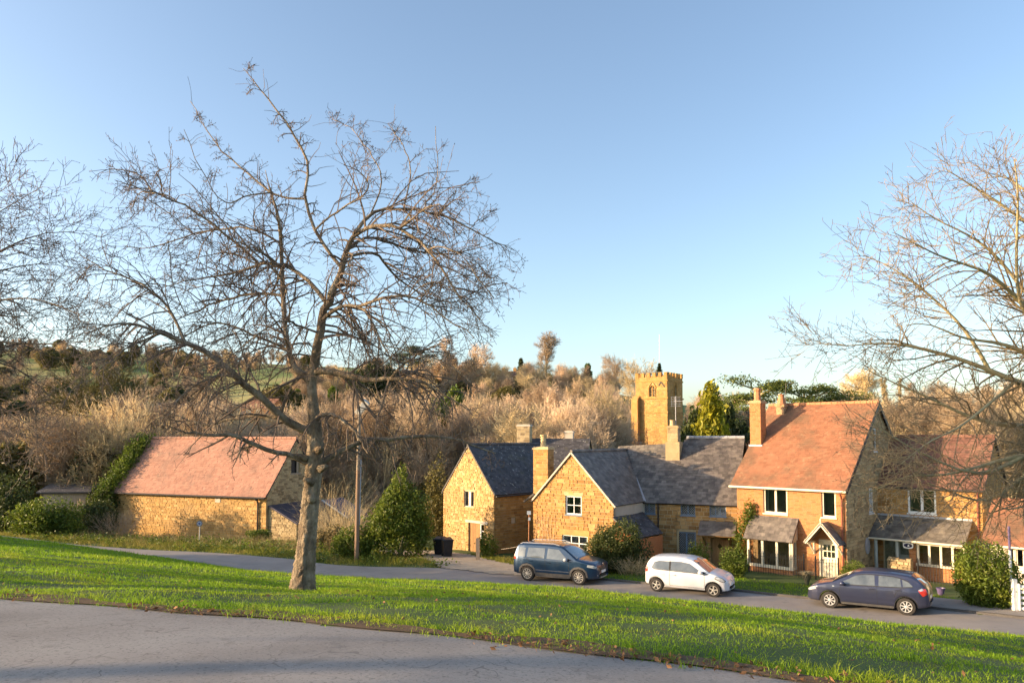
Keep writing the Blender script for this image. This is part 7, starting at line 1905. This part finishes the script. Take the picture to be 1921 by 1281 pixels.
# ---------------------------------------------------------------- street furniture and small things
lp_b = at_ground(672, 42.0); lp_t = P(674, 778, 42.0)
lamp = thing('lamp_post', lp_b, 'tall wooden pole with slanted lamp head beside the lane', 'lamp post')
mb = MB(); mid_ = lp_b+(lp_t-lp_b)*.62; mb.tube([lp_b-ZUP*.2, mid_], [.13,.115], 12); mb.build('pole', M['pole_wood'], lamp)
mb = MB(); mb.tube([mid_, lp_t], [.11,.09], 12); mb.build('pole_top', M['wood_grey'], lamp)  # grey top, its shade put into the colour by this darker wood
mb = MB(); h0, h1 = P(671, 776, 42.0), P(688, 753, 41.2); d_ = nrm(h1-h0); sd_ = nrm(np.cross(d_, V3(0,1,.2))); mb.obox((h0+h1)/2, d_*np.linalg.norm(h1-h0)/2, sd_*.2, np.cross(d_, sd_)*.07); mb.build('lamp_head', M['pole_grey'], lamp)
mb = MB(); mb.obox((h0+h1)/2-np.cross(d_, sd_)*.075*(1 if np.cross(d_, sd_)[1] > 0 else -1), d_*np.linalg.norm(h1-h0)*.3, sd_*.13, np.cross(d_, sd_)*.012); mb.build('lamp_lens', M['lampglass'], lamp)
mb = MB(); mb.bar(lp_t-ZUP*2.5+V3(.13,0,0), lp_b+V3(.14,0,2.0), .05); mb.build('cable_guard', M['lead'], lamp)
# round road sign
sb = at_ground(379.5, 50.0); rs = thing('road_sign', sb, 'small round road sign on a grey post before the barn wall', 'sign')
dz = zat(sb, 981.5); mb = MB(); mb.tube([sb-ZUP*.1, V3(sb[0], sb[1], dz+.1)], .035, 8); mb.build('post', M['pole_grey'], rs)
M['signgrey'] = mat('sign_rim', [(.20,.22,.27)], 3, .5, 0); M['signblue'] = mat('sign_face_blue', [(.12,.17,.38)], 3, .4, 0)
sc = V3(sb[0], sb[1]-.05, dz); fv = nrm(V3(.15,-1,0))
mb = MB(); mb.lathe(sc, fv, [(.19,-.01),(.19,.01),(0,.01)], 24); disc = mb.build('disc', M['signgrey'], rs)
mb = MB(); mb.lathe(sc+fv*.012, fv, [(.125,0),(.125,.004),(0,.004)], 20); mb.build('sign_face', M['plate'], disc)
mb = MB(); mb.lathe(sc+fv*.018, fv, [(.085,0),(.085,.004),(0,.004)], 20); mb.build('symbol', M['signblue'], disc)
# post with two small notice plates by the gabled cottage
nb = at_ground(991, 40.2); ns = thing('notice_post', nb, 'thin post with two small pale plates left of the gabled cottage', 'sign')
mb = MB(); tpz = P(992.5, 958, 40.2); mb.tube([nb-ZUP*.1, tpz], .022, 6); mb.build('post', M['terracotta'], ns)
for x0, y0, x1, y1 in ((988.5,958,996,965),(991,970,995,976)):
    a, b = P(x0, y0, 40.15), P(x1, y1, 40.15); mb = MB(); mb.obox((a+b)/2, V3((b[0]-a[0])/2,0,0), V3(0,.012,0), V3(0,0,(a[2]-b[2])/2)); mb.build('plate', M['plate'], ns)
# wheelie bins
M['binblack'] = mat('black_bin_plastic', [(.018,.018,.02),(.03,.03,.032)], 6, .5, .05)
def bin_(label, px, Y, h, m, rz):
    b = at_ground(px, Y); root = thing('wheelie_bin', b, label, 'bin', 'wheelie bins'); R = np.array([[math.cos(rz),-math.sin(rz),0],[math.sin(rz),math.cos(rz),0],[0,0,1]])
    def q(*p): return b+R@np.array(p, float)
    mb = MB(); w0, w1, d0, d1 = .22, .29, .25, .34
    V = [q(-w0,-d0,.06),q(w0,-d0,.06),q(w0,d0,.06),q(-w0,d0,.06),q(-w1,-d1,h*.9),q(w1,-d1,h*.9),q(w1,d1,h*.9),q(-w1,d1,h*.9)]; mb.add(V, MB.BOXF)
    mb.obox(q(0,0,h*.9), R@V3(w1+.02,0,0), R@V3(0,d1+.02,0), ZUP*.025); mb.build('body', m, root)
    mb = MB(); V = [q(-w1-.02,-d1-.04,h*.93),q(w1+.02,-d1-.04,h*.93),q(w1+.02,d1,h*.97),q(-w1-.02,d1,h*.97),q(-w1+.03,-d1+.03,h*.97),q(w1-.03,-d1+.03,h*.97),q(w1-.03,d1-.03,h*1.03),q(-w1+.03,d1-.03,h*1.03)]; mb.add(V, MB.BOXF); mb.build('lid', m, root)
    for sg in (-1, 1):
        mb = MB(); mb.lathe(q(sg*(w0+.02), d0, .1), R@V3(sg,0,0), [(.1,-.03),(.1,.03),(0,.03)], 12); mb.build('wheel', M['tyre'], root)
    mb = MB(); mb.bar(q(-w1,d1+.05,h*.95), q(w1,d1+.05,h*.95), .04); mb.build('handle', m, root)
bin_('front black wheelie bin by the small cottage', 840, 43.2, 1.05, M['binblack'], .3)
bin_('left black wheelie bin beside the small cottage', 826, 44.2, 1.0, M['binblack'], -.2)
gp_ = at_ground(897, 41.6); mb = MB(); mb.bar(gp_-ZUP*.1, gp_+ZUP*1.15, .2, .2); mb.obox(gp_+ZUP*1.17, V3(.09,0,0), V3(0,.09,0), ZUP*.03)
mb.build('gate_post', M['wood_grey'], None, label='weathered wooden gate post at the end of the drive', cat='post', at=gp_)
w0_, w1_ = gp_+V3(1.3,-.6,.7), P(1003, 1016, 39.0)
wr = [w0_+(w1_-w0_)*t+ZUP*(-.05*4*t*(1-t)) for t in np.linspace(0, 1, 9)]
mb = MB(); mb.tube(wr, .008, 5); mb.build('rope', M['render'], None, label='pale rope strung low before the small cottage', cat='rope', at=w0_)
# railings of pointed iron bars
def railing(name, label, a, b, h, step=.125):
    a = np.asarray(a, float); b = np.asarray(b, float); L = np.linalg.norm(b-a); n = int(L/step); root = thing(name, a, label, 'railing'); me = None
    for i in range(n+1):
        p = a+(b-a)*i/n
        if me is None:
            mb = MB(); mb.tube([(0,0,0),(0,0,h)], .011, 5); mb.lathe((0,0,h), ZUP, [(.011,0),(.022,.03),(0,.09)], 5); me = mb.mesh('bar', M['blackmetal'])
        o = bpy.data.objects.new('bar', me); COL.objects.link(o); o.parent = root; o.location = tuple(p-a)
    for z in (.12, h-.12):
        mb = MB(); mb.bar(a+ZUP*z, b+ZUP*z, .035, .012); mb.build('rail', M['blackmetal'], root)
    for p in (a, b):
        mb = MB(); mb.bar(p-ZUP*.1, p+ZUP*(h+.1), .05, .05); mb.lathe(p+ZUP*(h+.1), ZUP, [(.03,0),(.045,.04),(0,.09)], 6); mb.build('post', M['blackmetal'], root)
g0 = rh.pt(rh.front.pix(1405,1060,1.6)[0], -1.6, 0); g1 = rh.pt(rh.front.pix(1508,1060,1.6)[0], -1.6, 0)
railing('railing', 'black iron railings before the bay window of the brick house', V3(g0[0], g0[1], gz(g0[0], g0[1])), V3(g1[0], g1[1], gz(g1[0], g1[1])), 1.0)
g0 = rh.pt(rh.front.pix(1530,1065,1.6)[0], -1.6, 0); g1 = rh.pt(rh.front.pix(1573,1065,1.6)[0], -1.6, 0)
railing('railing', 'short iron gate railings before the cream front door', V3(g0[0], g0[1], gz(g0[0], g0[1])), V3(g1[0], g1[1], gz(g1[0], g1[1])), .95)
g0 = eh.pt(ep.pix(1722,1065,3.0)[0], -3.0, 0); g1 = eh.pt(ep.pix(1792,1065,3.0)[0], -3.0, 0)
railing('railing', 'iron railings before the bay of the stone house', V3(g0[0], g0[1], gz(g0[0], g0[1])), V3(g1[0], g1[1], gz(g1[0], g1[1])), 1.0)
# low rubble wall before the porch
q0 = eh.pt(ep.pix(1664,1055,2.4)[0], -2.4, 0); q1 = eh.pt(ep.pix(1709,1055,2.4)[0], -2.4, 0); zb_ = gz(q0[0], q0[1])
gw_ = thing('garden_wall', V3(q0[0], q0[1], zb_), 'low rubble garden wall before the slate porch', 'wall'); Lw_ = np.linalg.norm(q1-q0)
mb = MB(); pw = Plane(q0, ux, ZUP, -uy); mb.pbox(pw, 0, Lw_, zb_-.1, zb_+.95, -.3, 0); cw_ = mb.build('core', M['mortar_dark'], gw_)
lay_pieces(cw_, pw, courses([(0,zb_),(Lw_,zb_),(Lw_,zb_+.95),(0,zb_+.95)], (), (.08,.16), (.15,.4), .02, (.02,.07)), 'stone', M['stone_grey'], 60, 'stone', 'stonework')
ct = Plane(q0+ZUP*(zb_+.95), ux, uy, ZUP); lay_pieces(cw_, ct, courses([(0,-.05),(Lw_,-.05),(Lw_,.32),(0,.32)], (), (.15,.2), (.2,.4), .02, (.06,.16)), 'stone', M['stone_grey'], 20, 'stone', 'coping')
# planter, white gate and post at the right
pb_ = P(1764, 1082, 31.6); pb_[2] = gz(pb_[0], pb_[1])
M['purple'] = mat('purple_glaze', [(.10,.075,.17),(.14,.11,.2)], 5, .4, 0)
mb = MB(); mb.lathe(pb_, ZUP, [(.10,0),(.12,.03),(.16,.24),(.18,.25),(.18,.28),(.15,.28),(.14,.24),(0,.23)], 16); mb.build('flower_pot', M['purple'], None, label='purple glazed pot near the iron railings', cat='pot', at=pb_)
G0 = P(1903, 1112, 27.6); G0[2] = gz(G0[0], G0[1]); gt = thing('field_gate', G0, 'white five-bar wooden gate at the right edge', 'gate')
gd = nrm(V3(.86,-.5,0)); 
mb = MB(); mb.bar(G0-ZUP*.1, G0+ZUP*1.25, .14, .14); mb.build('gate_post', M['white'], gt)
for k in range(5):
    mb = MB(); z = .2+.2*k; mb.bar(G0+gd*.1+ZUP*z, G0+gd*3.0+ZUP*z, .03, .09); mb.build('rail', M['white'], gt)
for a, b in (((.12,.15),(.12,1.1)), ((2.9,.15),(2.9,1.05)), ((.2,.2),(1.5,1.0))):
    mb = MB(); mb.bar(G0+gd*a[0]+ZUP*a[1]-V3(0,.045,0), G0+gd*b[0]+ZUP*b[1]-V3(0,.045,0), .04, .09); mb.build('brace', M['white'], gt)
wp = P(1897, 1108, 27.9); wp[2] = gz(wp[0], wp[1]); wt = zat(wp, 987)
po_ = thing('marker_post', wp, 'tall thin white post with purple top beside the gate', 'post')
mb = MB(); mb.tube([wp-ZUP*.1, V3(wp[0], wp[1], wp[2]+(wt-wp[2])*.72)], .05, 8); mb.build('shaft', M['white'], po_)
mb = MB(); mb.tube([V3(wp[0], wp[1], wp[2]+(wt-wp[2])*.7), V3(wp[0], wp[1], wt)], .042, 8); mb.build('shaft_top', M['purple'], po_)
# little fir at the foot of the flagpole, on the tower roof
fb = P(1237, 699, 107.5); ft = zat(fb, 681)
fr_ = thing('christmas_tree', fb-ZUP*.5, 'small dark fir at the foot of the flagpole on the tower', 'tree'); s_ = (ft-fb[2]+.5)/10
for nm, m_, mt_ in zip(('trunk', 'crown'), bt('fir', M['bark_ash'], M['yew']), (M['bark_ash'], M['yew'])):
    o = bpy.data.objects.new(nm, m_); COL.objects.link(o); o.parent = fr_; own_mat(o, mt_)
fr_.scale = (s_*1.6, s_*1.6, s_)
# red dogwood below the tower
T('dogwood_shrub', 'red-stemmed shrub at the foot of the church tower', 'coppice2', 'twig_red', 'twig_red', 1236, 818, 80, 0, 1.6)
T('dogwood_shrub', 'red-stemmed shrub left of the church bushes', 'coppice2', 'twig_red', 'twig_red', 1050, 800, 82, 1., 1.2)
# overhead wire
for nm, lab, a, b, sag in (('overhead_wire', 'thin overhead wire sagging from the lamp post towards the cottages', P(674, 792, 42), P(1240, 862, 43.5), .5), ('overhead_wire', 'thin overhead wire crossing the golden conifer and brick roof', P(1250, 812, 46), P(1921, 842, 34), .6)):
    t = np.linspace(0, 1, 17)[:, None]; w_ = a*(1-t)+b*t - ZUP*sag*4*t*(1-t); mb = MB(); mb.tube(w_, .006, 4); mb.build(nm, M['greytrim'], None, label=lab, cat='wire', at=a)
# hedge and trees beyond the left edge: they shade the lane
for i, (x, y, h, w) in enumerate([(-31,27,4.4,3.0),(-32,31,4.2,3.0),(-33,35,4.2,3.0),(-34,39,3.9,3.0),(-30.5,23.5,3.4,2.6)]):
    b = V3(x, y, gz(x, y)); leafy('hedge_bush', '%s tall evergreen hedge bush beyond the left edge, counted from the lane' % ('fourth', 'third', 'second', 'first', 'fifth')[i], 'bush', b, [((0,0,h*.5),(w,w,h*.52)),((w*.5,0,h*.4),(w*.7,w*.8,h*.4)),((-w*.5,.3,h*.4),(w*.7,w*.8,h*.42))], 4420, 0.203, M['evergreen'], 500+i, group='hedge bushes beyond the left edge')

# trees and a hedge out of frame on the left whose long shadows cross the grass
for i, (x, y, h) in enumerate([(-24, 7.5, 8.5), (-34, 12.5, 9.5), (-20, 2.5, 8.0)]):
    r_ = copy_tree(t_round, loc=(x, y, gz(x, y)-.1), rz=i*1.3, sc=h/10., label=('bare roadside tree %s' % ('nearest the left edge', 'furthest out beyond the left edge', 'behind the viewpoint on the left')[i]), cat='tree')
# ---------------------------------------------------------------- turf
M['grass'] = mat('grass_blades', [(.13,.25,.016),(.24,.38,.02),(.40,.45,.035)], .55, .55, 0, rnd=.3, transl=.45, spec=.25, patches=[((.30,.25,.08), 1.3, .56, .70, .7), ((.10,.19,.014), .8, .54, .66, .5)])
M['roughgrass'] = mat('rough_grass', [(.17,.20,.025),(.28,.27,.045),(.40,.31,.12)], .8, .6, 0, rnd=.3, transl=.4, spec=.2)
M['deadleaf'] = mat('dead_leaf', [(.16,.08,.035),(.28,.15,.07)], 5, .8, 0, rnd=.35, transl=.15)
def blades(name, label, pts, h, w, m, seed, seg=2, per=7, clump=.05, lean=.55, hvar=.45, parent=None):
    """grass: per blades around every point"""
    rg = np.random.default_rng(seed); n = len(pts)*per; b = np.repeat(pts, per, 0)
    hs = np.repeat(np.broadcast_to(np.asarray(h, float), (len(pts),)), per)*rg.uniform(1-hvar, 1+hvar, n); ws = np.repeat(np.broadcast_to(np.asarray(w, float), (len(pts),)), per)
    cl = np.repeat(np.broadcast_to(np.asarray(clump, float), (len(pts),)), per)
    b = b + np.c_[rg.normal(size=n)*cl, rg.normal(size=n)*cl, np.full(n, -.012)]
    a = rg.uniform(0, 6.28, n); out = np.c_[np.cos(a), np.sin(a), np.zeros(n)]; a2 = rg.uniform(0, 6.28, n); sd = np.c_[np.cos(a2), np.sin(a2), np.zeros(n)]*(ws*.5)[:, None]
    L = lean*rg.uniform(.1, 1.3, n)*hs; p1 = b+out*(L*.35)[:, None]+ZUP*(hs*.6)[:, None]; p2 = b+out*L[:, None]+ZUP*(hs*rg.uniform(.75, 1., n))[:, None]
    V = np.stack([b-sd, b+sd, p1+sd*.75, p1-sd*.75, p2], 1).reshape(-1, 3); i = np.arange(n)*5
    mb = MB()
    if seg == 1: mb.add(np.stack([b-sd, b+sd, p2], 1).reshape(-1, 3), np.arange(n*3).reshape(-1, 3))
    else: mb.add(V, [np.stack([i, i+1, i+2, i+3], 1), np.stack([i+3, i+2, i+4], 1)])
    return mb.build(name, m, parent, label=label, kind='stuff')
def rand_pts(n, xr, yr, keep, rg):
    x = rg.uniform(*xr, n); y = rg.uniform(*yr, n); k = keep(x, y); return x[k], y[k]
rg = np.random.default_rng(88)
def bank_keep(x, y):
    inview = (np.abs(x) < y*.76+4)
    return inview & ~in_poly(x, y, ROAD_POLY) & ~in_poly(x, y, LANE_POLY) & (y < np.interp(x, LF[::-1, 0], LF[::-1, 1]))
def with_z(x, y):
    z = ground(x, y) + .035*np.sin(x*2.1+1.3*np.sin(y*1.7))*np.sin(y*2.3+x*.6); return np.c_[x, y, z]
x, y = rand_pts(50000, (-12, 12), (2.5, 11), bank_keep, rg); p1 = with_z(x, y)
nz = np.sin(x*3.1+y*1.7)*np.sin(y*2.9-x*1.1)*.5+.5
blades('near_grass', 'thick green grass on the near bank', p1, .018+.036*nz*rg.random(len(x)), .0068, M['grass'], 1, per=7, clump=.055, lean=.85)
x, y = rand_pts(42000, (-18, 17), (11, 19), bank_keep, rg); p2 = with_z(x, y)
blades('bank_grass', 'green grass around the cherry tree', p2, .024+.034*rg.random(len(x)), .015, M['grass'], 2, seg=1, per=6, clump=.06)
x, y = rand_pts(56000, (-33, 22), (19, 44), bank_keep, rg); p3 = with_z(x, y)
blades('far_grass', 'green grass on the lower bank above the lane', p3, .05+.05*rg.random(len(x)), .026, M['grass'], 3, seg=1, per=5, clump=.09)
# ragged edge of the turf along the road: taller tufts, soil and dead leaves
t = rg.uniform(0, 1, 2600); e = resample(RE, 400); i = (t*399).astype(int); nrm2 = np.array([.33, .94])
pe = e[i]+nrm2*rg.uniform(-.02, .42, len(i))[:, None]+rg.normal(size=(len(i), 2))*.05
k = np.abs(pe[:, 0]) < pe[:, 1]*.76+4; pe = pe[k]
blades('edge_grass', 'ragged grass tufts along the road edge', np.c_[pe, ground(pe[:, 0], pe[:, 1])], .03+.06*rg.random(len(pe)), .006, M['grass'], 4, per=14, clump=.05, lean=1.)
ps = e[(rg.uniform(0, 1, 5000)*399).astype(int)]+nrm2*(rg.normal(size=5000)*.12+.0)[:, None]+rg.normal(size=(5000, 2))*.05
hot = np.sin(ps[:, 0]*1.9+.6)+np.sin(ps[:, 0]*.77) > -.35; ps = ps[hot]
V, f = leaves(np.c_[ps, ground(ps[:, 0], ps[:, 1])+.02+.02*rg.random(len(ps))], .030, rg, .75, 1.5); mb = MB(); mb.add(V, f); mb.build('fallen_leaves', M['deadleaf'], None, label='brown fallen leaves gathered along the road edge', kind='stuff')
# soil strip under the ragged edge
so = MB(); ea = resample(RE, 300); wob = .16+.09*np.sin(ea[:, 0]*2.3)+.05*np.sin(ea[:, 0]*5.1); A_ = ea-nrm2*(.05+.04*np.sin(ea[:, 0]*3.7))[:, None]; B_ = ea+nrm2*wob[:, None]
za = ground(A_[:, 0], A_[:, 1])+.012; zb2 = ground(B_[:, 0], B_[:, 1])+.03; n = len(ea); ar_ = np.arange(n-1)
so.add(np.concatenate([np.c_[A_, za], np.c_[B_, zb2]]), np.stack([ar_, ar_+1, ar_+1+n, ar_+n], 1)); so.build('soil_edge', M['soil'], None, label='bare soil edge between road and turf', kind='structure')
# verges on the far side of the lane
def verge_keep(x, y):
    return (y > np.interp(x, LF[::-1, 0], LF[::-1, 1])+.15) & (np.abs(x) < y*.72+1) & ~in_poly(x, y, DRIVE_POLY)
x, y = rand_pts(26000, (-38, 1.5), (37, 56), lambda x, y: verge_keep(x, y) & (y < np.interp(x, LF[::-1, 0], LF[::-1, 1])+np.where(x < -5, 8.5, 6)), rg); p4 = with_z(x, y)
mound = np.exp(-((y-np.interp(x, LF[::-1, 0], LF[::-1, 1])-1.6)/1.0)**2)
blades('verge_grass', 'rough tufted grass on the verge before the barn', p4, .10+.22*rg.random(len(x))*(.4+mound), .03, M['roughgrass'], 5, seg=1, per=7, clump=.12, lean=.8)
x, y = rand_pts(16000, (1.5, 24), (24, 41), lambda x, y: verge_keep(x, y) & (y < np.interp(x, LF[::-1, 0], LF[::-1, 1])+4.0) & ~((x > 15.2) & (y < np.interp(x, LF[::-1, 0], LF[::-1, 1])+2.3)), rg); p5 = with_z(x, y)
blades('garden_grass', 'grass strip between the kerb and the cottage gardens', p5, .06+.07*rg.random(len(x)), .022, M['grass'], 6, seg=1, per=7, clump=.1)
# dead stalks and low ground cover at the foot of the barn and hedge
x, y = rand_pts(3000, (-36, -9), (45, 58), lambda x, y: verge_keep(x, y) & (y > np.interp(x, LF[::-1, 0], LF[::-1, 1])+2.2) & (y < np.interp(x, LF[::-1, 0], LF[::-1, 1])+7.5), rg); p6 = with_z(x, y)
blades('dry_stalks', 'dry straw-coloured stalks at the foot of the barn wall', p6, .25+.45*rg.random(len(x))**2, .014, M['deadgrass'], 7, per=7, clump=.16, lean=.35)

# fallen leaves strewn over the grass
x, y = rand_pts(700, (-10, 10), (3.5, 16), lambda x, y: (np.abs(x) < y*.72+1) & ~in_poly(x, y, ROAD_POLY), rg)
V, f = leaves(np.c_[x, y, ground(x, y)+.055], .028, rg, .8, 1.5); mb = MB(); mb.add(V, f); mb.build('strewn_leaves', M['deadleaf'], None, label='scattered brown leaves on the grass bank', kind='stuff')
# leafy weeds in clumps along the verge before the barn
cx_ = rg.uniform(-32, -3, 130); cy_ = np.interp(cx_, LF[::-1, 0], LF[::-1, 1])+rg.uniform(.5, 5.5, 130)
k = ~in_poly(cx_, cy_, DRIVE_POLY); cx_, cy_ = cx_[k], cy_[k]; cz_ = ground(cx_, cy_); hh = rg.uniform(.18, .5, len(cx_))
pts = np.repeat(np.c_[cx_, cy_, cz_+hh*.4], 60, 0)+rg.normal(size=(len(cx_)*60, 3))*np.repeat(np.c_[hh*1.1, hh*1.0, hh*.35], 60, 0)
V, f = leaves(pts, .10, rg, .3); mb = MB(); mb.add(V, f); mb.build('verge_weeds', M['ivy'], None, label='clumps of leafy weeds along the verge before the barn', kind='stuff')
